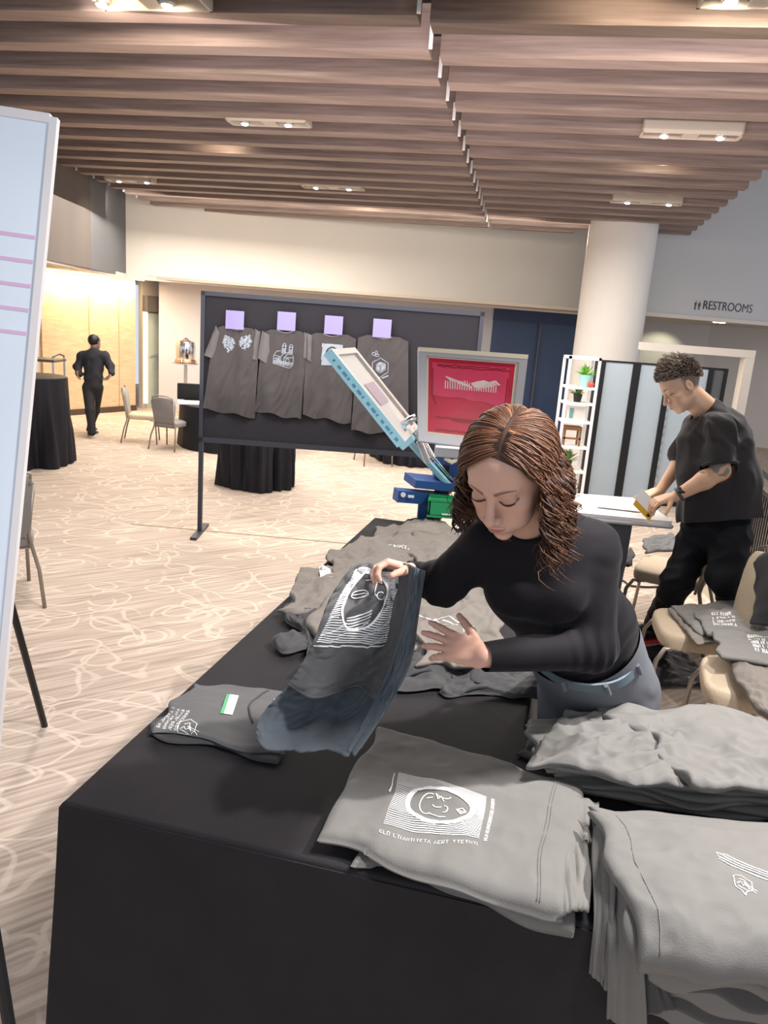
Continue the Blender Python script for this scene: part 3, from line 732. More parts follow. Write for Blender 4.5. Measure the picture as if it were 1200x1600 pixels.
# dark laptop/bag case on the table left side
M_ = Matrix.Translation((rc.x - 0.62, rc.y + 0.15, 0.622)) @ Matrix.Rotation(0.2, 4, 'Z')
o = MB().box((-0.28, -0.02, 0), (0.28, 0.04, 0.24), M_, 0.012).build('black_case', m_black); tag(o, 'black upright case on the far round table behind the grey chair', 'case')
# silver and copper urn on a stand by the pale wall
p = aty(290, 575, 13.6)
u = thing('drink_urn', 'shiny silver and copper drinks urn by the pale wall left of the display board', 'urn', (p.x, 13.6, 0))
MB().lathe([(0.01, 1.02), (0.13, 1.02), (0.16, 1.06), (0.17, 1.3), (0.15, 1.38), (0.05, 1.41), (0.03, 1.44), (0.001, 1.45)], (p.x, 13.6, 0), 24).build('body', m_chrome, u, smooth='auto')
MB().lathe([(0.18, 1.03), (0.185, 1.05), (0.18, 1.07)], (p.x, 13.6, 0), 24).build('copper_band', mat('copper', (0.75, 0.40, 0.22), 0.3, metal=1), u)
MB().tube([(p.x, 13.42, 1.1), (p.x, 13.34, 1.1), (p.x, 13.33, 1.04)], 0.012, 8).build('tap', m_chrome, u)
MB().lathe([(0.25, 0.0), (0.25, 0.02), (0.03, 0.05), (0.03, 0.98), (0.22, 1.0), (0.22, 1.02)], (p.x, 13.6, 0), 20).build('stand', m_alu, u)
# black draped cocktail table behind the display board
p = onz(388, 770); cc1 = Vector((p.x, p.y + 0.42, 0))
draped_table('black draped cocktail table with deep folds standing behind the display board', cc1, 0.40, 1.0, m_navycloth, 0.11, 22, 0.02, 5.0, per=260)
p = onz(640, 738); cc2 = Vector((p.x + 0.1, p.y + 1.0, 0))
draped_table('black draped table far behind the display board, right of the chair legs', cc2, 0.6, 0.74, m_navycloth, 0.09, 20, 0.02, 8.0, per=160)
p = onz(52, 735); cc3 = Vector((p.x - 0.2, p.y + 0.4, 0))
draped_table('tall black draped table at the far left edge beside the sign panel', cc3, 0.42, 1.05, m_navycloth, 0.09, 20, 0.03, 11.0, per=160)

# service cart
p = onz(88, 672); cx, cy = p.x - 0.25, p.y + 0.1
ct = thing('service_cart', 'dark wheeled service cart with three trays by the maple wall', 'cart', (cx, cy, 0))
m_cart = mat('cart_grey', (0.10, 0.09, 0.085), 0.4, metal=0.4)
for z in (0.22, 0.62, 1.02):
    MB().box((cx - 0.36, cy - 0.22, z), (cx + 0.30, cy + 0.22, z + 0.04), None, 0.012).build('tray', m_cart, ct)
for sx_ in (-0.33, 0.27):
    for sy in (-0.2, 0.2): MB().tube([(cx + sx_, cy + sy, 0.1), (cx + sx_, cy + sy, 1.1)], 0.016, 8).build('post', m_alu, ct)
for sx_ in (-0.33, 0.27):
    MB().tube([(cx + sx_, cy - 0.2, 1.1), (cx + sx_ * 1.05, cy, 1.14), (cx + sx_, cy + 0.2, 1.1)], 0.014, 8).build('handle', m_cart, ct)
    for sy in (-0.2, 0.2): MB().lathe([(0.02, -0.015), (0.06, -0.015), (0.06, 0.015), (0.02, 0.015)], (0, 0, 0), 16, Matrix.Translation((cx + sx_, cy + sy, 0.061)) @ Matrix.Rotation(PI / 2, 4, 'X')).build('wheel', m_black, ct)

# ------------------------------------------------------------------ display board on its stand
BY = 6.63
bA = aty(315, 458, BY); bB = aty(757, 488, BY + 0.05); bC = aty(311, 688, BY)
bw = (bB - bA); zt_ = (bA.z + bB.z) / 2; zb_ = bC.z
bx = Vector((bw.x, bw.y, 0)).normalized(); bn = Vector((bx.y, -bx.x, 0)); BW = Vector((bw.x, bw.y, 0)).length
def bp_(u, z, off=0.0): p = Vector((bA.x, bA.y, 0)) + bx * u + bn * off; return Vector((p.x, p.y, z))
bd = thing('display_board', 'large black fabric display board on a black floor stand holding four shirts', 'display board', (bA.x, bA.y, 0))
MB().prism([bp_(0.02, zb_ + 0.03, -0.01), bp_(BW - 0.02, zb_ + 0.03, -0.01), bp_(BW - 0.02, zt_ - 0.02, -0.01), bp_(0.02, zt_ - 0.02, -0.01)], bn * 0.02).build('panel', mat('board_fabric', (0.012, 0.012, 0.018), 0.9, bump=0.2, bscale=150), bd)
m_bf = mat('board_frame', (0.04, 0.045, 0.06), 0.45, metal=0.4)
for z0, z1 in ((zb_ - 0.01, zb_ + 0.035), (zt_ - 0.025, zt_ + 0.01)):
    MB().prism([bp_(0, z0, -0.02), bp_(BW, z0, -0.02), bp_(BW, z1, -0.02), bp_(0, z1, -0.02)], bn * 0.045).build('frame_rail', m_bf, bd)
for u in (0.0, BW - 0.035):
    MB().prism([bp_(u, 0.02, -0.02), bp_(u + 0.035, 0.02, -0.02), bp_(u + 0.035, zt_ + 0.01, -0.02), bp_(u, zt_ + 0.01, -0.02)], bn * 0.045).build('post', m_bf, bd)
    MB().prism([bp_(u - 0.01, 0, -0.25), bp_(u + 0.045, 0, -0.25), bp_(u + 0.045, 0.025, -0.25), bp_(u - 0.01, 0.025, -0.25)], bn * 0.5).build('foot', m_bf, bd)
def onb(px, py):
    d = ray(px, py); t = (Vector((bA.x, bA.y, 0)) - cC).dot(bn) / d.dot(bn); q = cC + d * t
    return (q - Vector((bA.x, bA.y, 0))).dot(bx), q.z
# shirts pinned on the board: px corners of shoulders/hem
def board_shirt(quad, sleeves, label, printfn, seed):
    """quad: TL,TR,BR,BL pixel corners"""
    (u0, z0), (u1, z1), (u2, z2), (u3, z3) = [onb(*q) for q in quad]
    root = thing('hanging_shirt', label, 't-shirt', bp_((u0 + u1) / 2, (z0 + z3) / 2, 0.03), 0, 'shirts pinned on the display board')
    def P(u, v):
        a = u0 + (u1 - u0) * u; b = u3 + (u2 - u3) * u; x = a + (b - a) * v
        zt2 = z0 + (z1 - z0) * u; zb2 = z3 + (z2 - z3) * u; z = zt2 + (zb2 - zt2) * v
        sh = 0.03 * (1 - min(1, min(u, 1 - u) / 0.18)) * (1 - v)        # sloping shoulders
        neck = 0.018 * max(0, 1 - ((u - 0.5) / 0.17) ** 2) * max(0, 1 - v * 8)
        z -= sh + neck
        w_ = math.sin(u * 9 + seed + 1.6 * nz(u * 2, v * 1.5, seed)) * 0.020 * v + nz(u * 5, v * 2.2, seed) * 0.03 * (0.35 + v) + 0.007 * (1 - 3 * abs(nz(u * 8 + v * 4, v * 4 + seed, 3)))
        z += 0.012 * math.sin(u * 11 + seed) * v
        return bp_(x, z, 0.045 + w_)
    mb = MB(); sheet(mb, P, 40, 46, 0.006); mb.build('shirt_body', m_shirtb, root, smooth='auto')
    for side in sleeves:
        c = [onb(*q) for q in side]
        def Q(u, v, c=c):
            a = Vector(c[0]).lerp(Vector(c[1]), u); b = Vector(c[3]).lerp(Vector(c[2]), u); q = a.lerp(b, v)
            return bp_(q.x, q.y, 0.04 + 0.025 * math.sin(u * PI) + 0.008 * nz(u * 6, v * 3, seed))
        mb = MB(); sheet(mb, Q, 10, 14, 0.006); mb.build('sleeve', m_shirt_mid, root, smooth='auto')
    # ribbed collar
    cb = MB(); cb.tube([P(0.33 + 0.34 * t / 10, 0.004 + 0.0 * t) + bn * 0.004 for t in range(11)], 0.006, 6); cb.build('collar', m_shirt, root, smooth=True)
    pr = MB(); printfn(pr, P); pr.build('print', m_print_b, root)
    return root
m_shirtb = mat('pinned_jersey', (0.065, 0.061, 0.063), 0.9, bump=0.12, bscale=300, var=0.06, vscale=9, sheen=0.1, spec=0.15)
m_print_b = mat('pale_blue_ink', (0.27, 0.31, 0.37), 0.6, var=0.15, vscale=80)
def pr_hands(mb, P):
    L_ = []
    rnd = random.Random(3)
    for side, cx in ((0, 0.33), (1, 0.70)):
        for k in range(26):
            y = 0.10 + 0.0065 * k
            w0_ = 0.13 * math.sin(min(1, (k + 3) / 26) * PI) ** 0.5
            for q in range(3):
                x0 = cx - w0_ + rnd.random() * 0.05 + q * w0_ * 0.66; x1 = x0 + w0_ * (0.35 + 0.35 * rnd.random()); L_.append([(x0, y + 0.01 * (q if side == 0 else -q)), (x1, y + 0.012 * (q + 1 if side == 0 else -q))])
    ribbons(mb, L_, 0.006, P, -0.006)
def pr_box(mb, P):
    L_ = [[(0.30, 0.30), (0.30, 0.40), (0.66, 0.42), (0.72, 0.38), (0.72, 0.28)], [(0.30, 0.30), (0.36, 0.25), (0.44, 0.24)], [(0.30, 0.30), (0.46, 0.31), (0.47, 0.40)], [(0.46, 0.31), (0.52, 0.26), (0.64, 0.24)], [(0.53, 0.41), (0.53, 0.31), (0.72, 0.30)], [(0.53, 0.31), (0.60, 0.26)],
          [(0.31, 0.36), (0.71, 0.36)], [(0.31, 0.37), (0.71, 0.37)], [(0.31, 0.38), (0.70, 0.38)], [(0.31, 0.39), (0.70, 0.395)], [(0.33, 0.34), (0.44, 0.35)], [(0.33, 0.33), (0.44, 0.34)]]
    for cx, h in ((0.51, 0.15), (0.655, 0.155)):
        L_ += [[(cx - 0.035, 0.27), (cx - 0.035, h + 0.03)] + arc(cx, h + 0.03, 0.035, 0.03, 180, 360, 8) + [(cx + 0.035, 0.27)], arc(cx - 0.015, h + 0.03, 0.006, 0.005, 0, 360, 6), arc(cx + 0.015, h + 0.03, 0.006, 0.005, 0, 360, 6)]
        L_ += [[(cx - 0.03, h + 0.06 + q * 0.012), (cx + 0.03, h + 0.06 + q * 0.012)] for q in range(5)]
    L_ += [arc(0.41, 0.345, 0.03, 0.03, 0, 360, 8), arc(0.60, 0.345, 0.035, 0.03, 0, 360, 8)]
    ribbons(mb, L_, 0.0055, P, -0.006)
def pr_square(mb, P):
    L_ = []
    for k in range(46):
        y = 0.12 + 0.24 * k / 45
        dy = (y - 0.22) / 0.075
        if abs(dy) < 1:
            hw = 0.13 * math.sqrt(1 - dy * dy); L_ += [[(0.32, y), (0.53 - hw, y)], [(0.53 + hw, y), (0.74, y)]]
        else: L_.append([(0.32, y), (0.74, y)])
    L_ += [arc(0.53, 0.23, 0.09, 0.06, 200, 340, 8), [(0.49, 0.21), (0.51, 0.215)], [(0.55, 0.215), (0.57, 0.21)]]
    ribbons(mb, L_, 0.0062, P, -0.006)
def pr_cube(mb, P):
    hx = [(0.46 + 0.17 * math.sin(math.radians(60 * k)), 0.32 + 0.10 * math.cos(math.radians(60 * k))) for k in range(7)]
    L_ = [hx, [(0.38, 0.29), (0.46, 0.265), (0.56, 0.28), (0.56, 0.34), (0.47, 0.37), (0.38, 0.345), (0.38, 0.29)], [(0.38, 0.29), (0.47, 0.31), (0.56, 0.28)], [(0.47, 0.31), (0.47, 0.37)]]
    L_ += [[(0.39, 0.30 + 0.007 * q), (0.46, 0.318 + 0.007 * q)] for q in range(6)] + [[(0.48, 0.318 + 0.007 * q), (0.55, 0.292 + 0.007 * q)] for q in range(6)]
    L_ += [[(0.40, 0.285 - 0.004 * q), (0.50 + 0.01 * q, 0.30 - 0.008 * q)] for q in range(4)]
    L_ += [arc(0.37, 0.17, 0.025, 0.02), arc(0.33, 0.185, 0.03, 0.015), arc(0.39, 0.195, 0.035, 0.012), [(0.50, 0.425), (0.62, 0.40)], [(0.50, 0.433), (0.62, 0.408)]]
    ribbons(mb, L_, 0.0055, P, -0.006)
board_shirt(((337, 508), (407, 514), (399, 652), (320, 638)), [((339, 509), (345, 520), (337, 560), (321, 555)), ((400, 514), (408, 518), (403, 562), (394, 560))], 'dark t-shirt with a pair of hatched hands, first from the left on the black board', pr_hands, 1.0)
board_shirt(((412, 514), (482, 518), (471, 655), (399, 641)), [((411, 517), (424, 524), (422, 570), (403, 558)), ((476, 519), (482, 522), (480, 560), (474, 558))], 'dark t-shirt with a line drawing of a box of figures, second from left on board', pr_box, 4.0)
board_shirt(((481, 519), (557, 524), (548, 661), (474, 648)), [((480, 520), (489, 524), (488, 566), (480, 560))], 'dark t-shirt with a pale dotted square print, partly behind the raised screen frame', pr_square, 2.0)
board_shirt(((560, 522), (638, 528), (638, 678), (549, 672)), [], 'dark t-shirt with a cube in a hexagon, rightmost on the black board', pr_cube, 7.0)
m_lav = mat('lavender_paper', (0.235, 0.215, 0.44), 0.8)
for q, w in zip(((369, 500), (449, 502), (522, 508), (597, 513)), ('hatched hands', 'box of figures', 'dotted square', 'cube')):
    u_, z_ = onb(*q); M_ = None
    o = MB().grid(lambda u, v: bp_(u_ - 0.076 + 0.152 * u, z_ + 0.075 - 0.15 * v, 0.055 + 0.01 * v + 0.004 * math.sin(u * 3)), 6, 6).build('paper_note', m_lav)
    sd = o.modifiers.new('thickness', 'SOLIDIFY'); sd.thickness = 0.002
    tag(o, 'square lavender paper note pinned above the shirt with the ' + w, 'paper note', 'lavender notes on the board')

# ------------------------------------------------------------------ screen printing press behind the side table
m_blue = mat('press_blue', (0.018, 0.075, 0.26), 0.4); m_cyan = mat('anodised_blue', (0.40, 0.74, 0.88), 0.35, metal=0.25)
m_red = mat('red_emulsion', (0.60, 0.012, 0.05), 0.35, var=0.25, vscale=5, stretch=(1, 1, 4)); m_redl = mat('thin_red_emulsion', (0.75, 0.05, 0.13), 0.35, var=0.2, vscale=8)
m_green = mat('green_plastic', (0.02, 0.33, 0.12), 0.4); m_frameal = mat('screen_frame_metal', (0.50, 0.50, 0.54), 0.45, metal=0.3); m_tape = mat('cream_tape', (0.80, 0.74, 0.58), 0.6)
PD = 4.9
base = onz(690, 1010); base = aty(690, 800, 5.0)
pr_ = thing('printing_press', 'blue manual screen printing press with silver arms behind the curly haired woman', 'printing press', (base.x, base.y, 0))
def dp(px, py, d=PD): return dep(px, py, d)
def pbox(name, pA, pB, h, th, m, parent):   # box between two pixel-picked points, horizontal bar of height h
    d = (pB - pA).normalized(); up = Vector((0, 0, 1)); n_ = d.cross(up).normalized(); up = n_.cross(d).normalized()
    return MB().prism([pA - up * h / 2 - n_ * th / 2, pB - up * h / 2 - n_ * th / 2, pB + up * h / 2 - n_ * th / 2, pA + up * h / 2 - n_ * th / 2], n_ * th).build(name, m, parent)
b1 = pbox('base_arm', dp(618, 773, 4.85), dp(690, 779, 4.95), 0.075, 0.10, m_blue, pr_)
pbox('base_plate', dp(640, 750, 4.9), dp(720, 758, 5.0), 0.05, 0.25, m_blue, pr_)
lg = dp(667, 798, 4.95); MB().box((lg.x - 0.06, lg.y - 0.05, 0.0), (lg.x + 0.06, lg.y + 0.05, lg.z + 0.06), None, 0.008).build('column', m_blue, pr_)
hb_ = dp(712, 722, 5.0); MB().box((hb_.x - 0.14, hb_.y - 0.1, hb_.z - 0.12), (hb_.x + 0.12, hb_.y + 0.1, hb_.z + 0.10), None, 0.012).build('hub_housing', m_blue, pr_)
MB().lathe([(0.05, 0), (0.05, 0.14), (0.03, 0.15), (0.03, 0.2)], dp(690, 775, 4.95), 16).build('pivot', m_black, pr_)
lo = MB()
for t in range(4):
    c_ = dp(629, 773.5, 4.79)
lo.lathe([(0.001, 0), (0.016, 0), (0.016, 0.003)], (0, 0, 0), 14, Matrix.Translation(dp(630, 773, 4.79)) @ Matrix.Rotation(PI / 2, 4, 'X')); lo.box((-0.01, -0.003, -0.008), (0.028, 0, 0.008), Matrix.Translation(dp(640, 775.5, 4.79)))
lo.build('maker_badge', m_white, b1)
gb = thing('plastic_crate', 'bright green plastic crate on the blue press behind the woman', 'crate', dp(697, 790, 4.8))
g_ = gb.location
cr_ = MB(); cr_.box((-0.11, -0.08, -0.055), (0.16, 0.08, -0.045)); cr_.box((-0.11, -0.08, -0.055), (0.16, -0.072, 0.05)); cr_.box((-0.11, 0.072, -0.055), (0.16, 0.08, 0.05)); cr_.box((-0.11, -0.08, -0.055), (-0.102, 0.08, 0.05)); cr_.box((0.152, -0.08, -0.055), (0.16, 0.08, 0.05)); cr_.box((-0.12, -0.09, 0.042), (0.17, -0.075, 0.058)); cr_.box((-0.12, -0.09, -0.06), (0.17, -0.078, -0.048))
cr_.v = [v + g_ for v in cr_.v]; cr_.build('crate_walls', m_green, gb)
MB().box((g_.x - 0.03, g_.y - 0.093, g_.z - 0.04), (g_.x + 0.03, g_.y - 0.088, g_.z - 0.03)).build('crate_label', m_white, gb)
def screen(label, cs, artfn, seed):
    """cs: 4 world corners TL,TR,BR,BL; built as an aluminium frame with tape and mesh"""
    TL, TR, BR, BL = cs; c = (TL + TR + BR + BL) / 4
    root = thing('print_screen', label, 'printing screen', c)
    X_ = ((TR - TL) + (BR - BL)) / 2; Y_ = ((BL - TL) + (BR - TR)) / 2; N_ = X_.cross(Y_).normalized()
    if N_.y > 0: N_ = -N_
    def Q(u, v, o=0.0): return (TL.lerp(TR, u)).lerp(BL.lerp(BR, u), v) + N_ * o
    f = MB(); t = 0.075; ty = 0.085
    def bar(u0, v0, u1, v1): f.prism([Q(u0, v0, -0.02), Q(u1, v0, -0.02), Q(u1, v1, -0.02), Q(u0, v1, -0.02)], N_ * 0.04)
    bar(0, 0, 1, ty); bar(0, 1 - ty, 1, 1); bar(0, ty, t, 1 - ty); bar(1 - t, ty, 1, 1 - ty); f.build('frame', m_frameal, root)
    tp = MB(); tt = 0.022
    def strip(u0, v0, u1, v1, o=0.0): tp.prism([Q(u0, v0, o), Q(u1, v0, o), Q(u1, v1, o), Q(u0, v1, o)], N_ * 0.003)
    strip(t, ty, 1 - t, ty + tt * 0.4); strip(t, 1 - ty - tt * 1.5, 1 - t, 1 - ty); strip(t, ty, t + tt, 1 - ty); strip(1 - t - tt * 1.3, ty, 1 - t, 1 - ty); strip(0, 0.0, 1, 0.045, 0.021)
    tp.build('tape', m_tape, root)
    a0, a1, b0, b1_ = t + tt, 1 - t - tt * 1.3, ty + 0.009, 1 - ty - tt * 1.5
    def S(u, v, o=0.004): return Q(a0 + (a1 - a0) * u, b0 + (b1_ - b0) * v, o)
    MB().prism([S(0, 0, 0), S(1, 0, 0), S(1, 1, 0), S(0, 1, 0)], N_ * 0.002).build('mesh', m_red, root)
    artfn(root, S, N_)
    return root
def art_red(root, S, N_):
    # thinner emulsion field, ink streaks, and the exposed hands design
    e = MB(); rows = []
    e.grid(lambda u, v: S(0.04 + 0.90 * u + 0.01 * nz(0, v * 8), 0.06 + (0.44 + 0.05 * nz(u * 4, 3) + 0.06 * u) * v, 0.0045), 20, 8); e.build('emulsion_field', m_redl, root)
    st = MB(); rnd = random.Random(5)
    for (y, x0, x1) in ((0.075, 0.1, 0.9), (0.10, 0.1, 0.95), (0.785, 0.1, 0.9), (0.81, 0.3, 0.95), (0.95, 0.1, 0.9)):
        ribbons(st, [[(x0 + (x1 - x0) * k / 24, y + 0.015 * rnd.random()) for k in range(25)]], 0.008, lambda u, v: S(u, v, 0.0055), 0.0005)
    ribbons(st, [[(0.93, 0.2), (0.925, 0.6)], [(0.05, 0.14), (0.05, 0.5), (0.1, 0.62)]], 0.007, lambda u, v: S(u, v, 0.0055), 0.0005)
    st.build('ink_streaks', mat('dark_red_ink', (0.35, 0.005, 0.02), 0.4), root)
    h = MB(); L_ = []
    for k in range(22):
        x = 0.20 + 0.60 * k / 21; L_.append([(x, 0.27 + 0.03 * rnd.random()), (x, 0.40)])
    for side in (0, 1):
        for k in range(18):
            x0 = 0.20 + 0.27 * k / 18 if side == 0 else 0.53 + 0.27 * k / 18
            y = 0.235 + (0.09 * k / 18 if side == 0 else 0.09 * (1 - k / 18))
            L_.append([(x0, y), (x0 + 0.06, y + 0.03 + 0.03 * rnd.random())]); 
    ribbons(h, L_, 0.006, lambda u, v: S(u, v, 0.006), 0.0008)
    h2 = [[(0.50, 0.30), (0.58, 0.27), (0.65, 0.25), (0.72, 0.27), (0.66, 0.31), (0.70, 0.32), (0.62, 0.35), (0.55, 0.36), (0.52, 0.33)]]
    h.prism([S(u, v, 0.007) for u, v in h2[0]], N_ * 0.0006)
    h.build('exposed_design', mat('pale_pink_mesh', (0.88, 0.70, 0.70), 0.5), root)
D1 = 4.55
scr = screen('upright print screen with red emulsion and pale hands design above the woman', [dp(653, 544, D1), dp(824, 556, D1 + 0.05), dp(806, 708, D1), dp(653, 690, D1 - 0.05)], art_red, 1)
def art_edge(root, S, N_):
    e = MB()
    for v0, v1, cidx in ((0.1, 0.45, 0), (0.55, 0.9, 0)):
        e.prism([S(0.3, v0, 0.005), S(0.8, v0, 0.005), S(0.8, v1, 0.005), S(0.3, v1, 0.005)], N_ * 0.001)
    e.build('design_area', mat('mauve_mesh', (0.55, 0.45, 0.50), 0.5), root)
# second screen seen almost from its edge
tl, tr, br, bl = dp(513, 549, 4.05), dp(551, 546, 4.6), dp(650, 670, 4.75), dp(628, 694, 4.2)
X_ = None
s2 = thing('print_screen', 'raised print screen seen nearly edge on, slanting in front of the pinned shirts', 'printing screen', (tl + tr + br + bl) / 4)
N2 = (tr - tl).cross(bl - tl).normalized(); N2 = -N2 if N2.z < 0 else N2
def Q2(u, v, o=0.0): return tl.lerp(tr, u).lerp(bl.lerp(br, u), v) + N2 * o
f2 = MB()
for (u0, v0, u1, v1) in ((0, 0, 1, 0.06), (0, 0.94, 1, 1), (0, 0.06, 0.10, 0.94), (0.90, 0.06, 1, 0.94)):
    f2.prism([Q2(u0, v0, -0.02), Q2(u1, v0, -0.02), Q2(u1, v1, -0.02), Q2(u0, v1, -0.02)], N2 * 0.04)
f2.build('frame', mat('cream_frame', (0.66, 0.62, 0.56), 0.5), s2)
MB().prism([Q2(-0.005, 0, -0.03), Q2(-0.005, 1, -0.03), Q2(-0.005, 1, 0.025), Q2(-0.005, 0, 0.025)], (tl - tr).normalized() * 0.012).build('edge_strip', m_cyan, s2)
MB().prism([Q2(0.1, 0.06), Q2(0.9, 0.06), Q2(0.9, 0.94), Q2(0.1, 0.94)], N2 * 0.003).build('mesh', mat('pale_mesh', (0.62, 0.58, 0.56), 0.5), s2)
MB().prism([Q2(0.3, 0.38, 0.005), Q2(0.75, 0.38, 0.005), Q2(0.75, 0.62, 0.005), Q2(0.3, 0.62, 0.005)], N2 * 0.001).build('design_area', mat('mauve_mesh', (0.42, 0.30, 0.38), 0.5), s2)
sq = MB()
for k in range(14):
    v = 0.08 + 0.84 * k / 13; sq.prism([Q2(-0.02, v, -0.01), Q2(-0.02, v + 0.02 + 0.015 * (k % 3), -0.01), Q2(-0.02, v + 0.02 + 0.015 * (k % 3), 0.004), Q2(-0.02, v, 0.004)], (tl - tr).normalized() * 0.006)
sq.build('printed_scale', mat('teal_ink', (0.10, 0.30, 0.45), 0.5), s2)
# arms, clamps and springs of the press
def arm(p0, p1, w_, m, name, sub=None): return MB().tube([p0, p1], w_, 8).build(name, m, pr_, smooth='auto')
arm(dp(634, 684, 4.6), dp(705, 762, 4.9), 0.022, m_cyan, 'screen_arm')
arm(dp(645, 676, 4.6), dp(708, 752, 4.9), 0.010, m_chrome, 'tension_rod')
cl = MB().box((-0.055, -0.05, -0.05), (0.055, 0.05, 0.05), Matrix.Translation(dp(630, 683, 4.5)) @ Matrix.Rotation(0.8, 4, 'Y'), 0.008).build('clamp', m_cyan, pr_)
MB().tube([dp(622, 668, 4.5), dp(640, 656, 4.5), dp(650, 652, 4.5)], 0.022, 10).build('clamp_knob', m_chrome, pr_, smooth=True)
MB().tube([dp(618, 690, 4.45), dp(634, 672, 4.45)], 0.016, 8).build('clamp_bolt', mat('oxide_red', (0.45, 0.1, 0.08), 0.5), pr_, smooth=True)
for k, (x0, y0, x1, y1) in enumerate(((648, 668, 676, 716), (655, 690, 668, 722))):
    a_ = dp(x0, y0, 4.6); b_ = dp(x1, y1, 4.7); pts = []
    ax_ = (b_ - a_).normalized(); e1_ = ax_.orthogonal().normalized(); e2_ = ax_.cross(e1_)
    for i in range(140):
        t = i / 139; an = t * 2 * PI * 16; pts.append(a_.lerp(b_, t) + (e1_ * math.cos(an) + e2_ * math.sin(an)) * 0.018)
    MB().tube(pts, 0.004, 5).build('spring', m_chrome, pr_, smooth=True)
arm(dp(735, 702, 4.55), dp(725, 735, 4.9), 0.028, m_alu, 'screen_arm')
MB().box((-0.08, -0.04, -0.03), (0.16, 0.04, 0.03), Matrix.Translation(dp(700, 706, 4.6)), 0.006).build('clamp', m_alu, pr_)
arm(dp(702, 764, 4.9), dp(722, 735, 5.0), 0.03, m_alu, 'hub_arm')
MB().tube([dp(695, 715, 4.6), dp(706, 722, 4.6), dp(716, 716, 4.6)], 0.016, 8).build('clamp_knob', m_tape, pr_, smooth=True)

# ------------------------------------------------------------------ folding partition with frosted panels
PY = 9.2
pa = aty(938, 562, PY); pe = aty(1150, 575, PY + 0.3)
ptop = pa.z
def onp(px):
    q = aty(px, 566, PY); t = (q.x - pa.x); return Vector((q.x, PY + t * 0.12, 0))
part = thing('folding_partition', 'freestanding partition of frosted panels in black frames behind the bent man', 'partition', (pa.x, PY, 0))
posts = [onp(x) for x in (939, 998, 1052, 1122)] + [onp(1147)]
for k in range(4):
    a_, b_ = posts[k], posts[k + 1]
    MB().prism([a_ + Vector((0, 0, 0.05)), b_ + Vector((0, 0, 0.05)), b_ + Vector((0, 0, ptop - 0.02)), a_ + Vector((0, 0, ptop - 0.02))], (0, 0.03, 0)).build('frosted_panel', m_frost if k != 3 else m_slate, part)
for k, q in enumerate(posts):
    w_ = (0.055, 0.045, 0.032, 0.030, 0.02)[k]
    f_ = MB().box((q.x - w_, q.y - 0.03, 0.0), (q.x + w_, q.y + 0.05, ptop)).build('upright', m_black, part)
    if k == 2:
        hg = MB()
        for z in range(16): hg.box((q.x + w_, q.y - 0.035, 0.1 + z * 0.1), (q.x + w_ + 0.02, q.y - 0.02, 0.16 + z * 0.1))
        hg.build('hinge_strip', m_alu, f_)
for k in range(4):
    a_, b_ = posts[k], posts[k + 1]
    MB().prism([a_ + Vector((0, 0, ptop - 0.03)), b_ + Vector((0, 0, ptop - 0.03)), b_ + Vector((0, 0, ptop)), a_ + Vector((0, 0, ptop))], (0, 0.04, 0)).build('top_rail', m_black, part)
    MB().prism([a_, b_, b_ + Vector((0, 0, 0.06)), a_ + Vector((0, 0, 0.06))], (0, 0.04, 0)).build('bottom_rail', m_black, part)
# pale door frame standing right of the partition
q = aty(1160, 600, 10.2)
o = MB().box((q.x - 0.02, 10.2, 0), (q.x + 0.1, 10.35, 1.85)); o.box((aty(1000, 560, 10.2).x, 10.2, 1.852), (q.x + 0.1, 10.35, 1.95)); o = o.build('trim_8', m_lip); o['kind'] = 'structure'

# ------------------------------------------------------------------ white shelf with small plants
SY = 8.3
sa = aty(892, 556, SY); sb = aty(938, 560, SY); sz = sa.z
sh = thing('display_shelf', 'narrow white open shelf unit left of the frosted partition', 'shelf', ((sa.x + sb.x) / 2, SY, 0))
for x in (sa.x, sb.x):
    for y in (SY, SY + 0.28): MB().box((x - 0.014, y - 0.014, 0), (x + 0.014, y + 0.014, sz)).build('post', mat('lilac_white', (0.70, 0.72, 0.85), 0.4) if (x == sa.x and y == SY) else m_white, sh)
MB().box((sa.x - 0.014, SY - 0.014, sz - 0.03), (sb.x + 0.014, SY + 0.30, sz)).build('top_rail', m_white, sh)
shz = [aty(900, y, SY).z for y in (606, 631, 660, 700, 738)]
for z in shz: MB().box((sa.x, SY - 0.01, z - 0.012), (sb.x, SY + 0.29, z + 0.012)).build('shelf_board', m_white, sh)
m_leaf = mat('leaf_green', (0.16, 0.30, 0.07), 0.6, var=0.3, vscale=40); m_leafb = mat('bright_leaf', (0.22, 0.62, 0.05), 0.5)
def plant(label, c, r, h, m, potm, n=46, pot=0.05):
    root = thing('potted_plant', label, 'plant', c, 0)
    MB().lathe([(pot * 0.75, 0), (pot, pot * 1.6), (pot * 1.06, pot * 1.7), (pot * 0.9, pot * 1.7), (pot * 0.8, pot * 1.5)], c, 14).build('pot', potm, root, smooth='auto')
    mb = MB(); rnd = random.Random(int(c[0] * 1000))
    for k in range(n):
        a = rnd.random() * 2 * PI; e = 0.2 + rnd.random() * 1.2; L_ = r * (0.6 + 0.6 * rnd.random())
        b = Vector(c) + Vector((0, 0, pot * 1.6)); d = Vector((math.cos(a) * math.cos(e), math.sin(a) * math.cos(e), math.sin(e)))
        s_ = d.cross(Vector((0, 0, 1))).normalized() * 0.011; t = b + d * L_ * Vector((1, 1, h / r)).length * 0.6
        m_ = b.lerp(t, 0.6)
        mb.add([b, m_ + s_, t + Vector((0, 0, -0.01)), m_ - s_], [[0, 1, 2, 3]])
    mb.build('foliage', m, root)
    return root
xm = (sa.x + sb.x) / 2
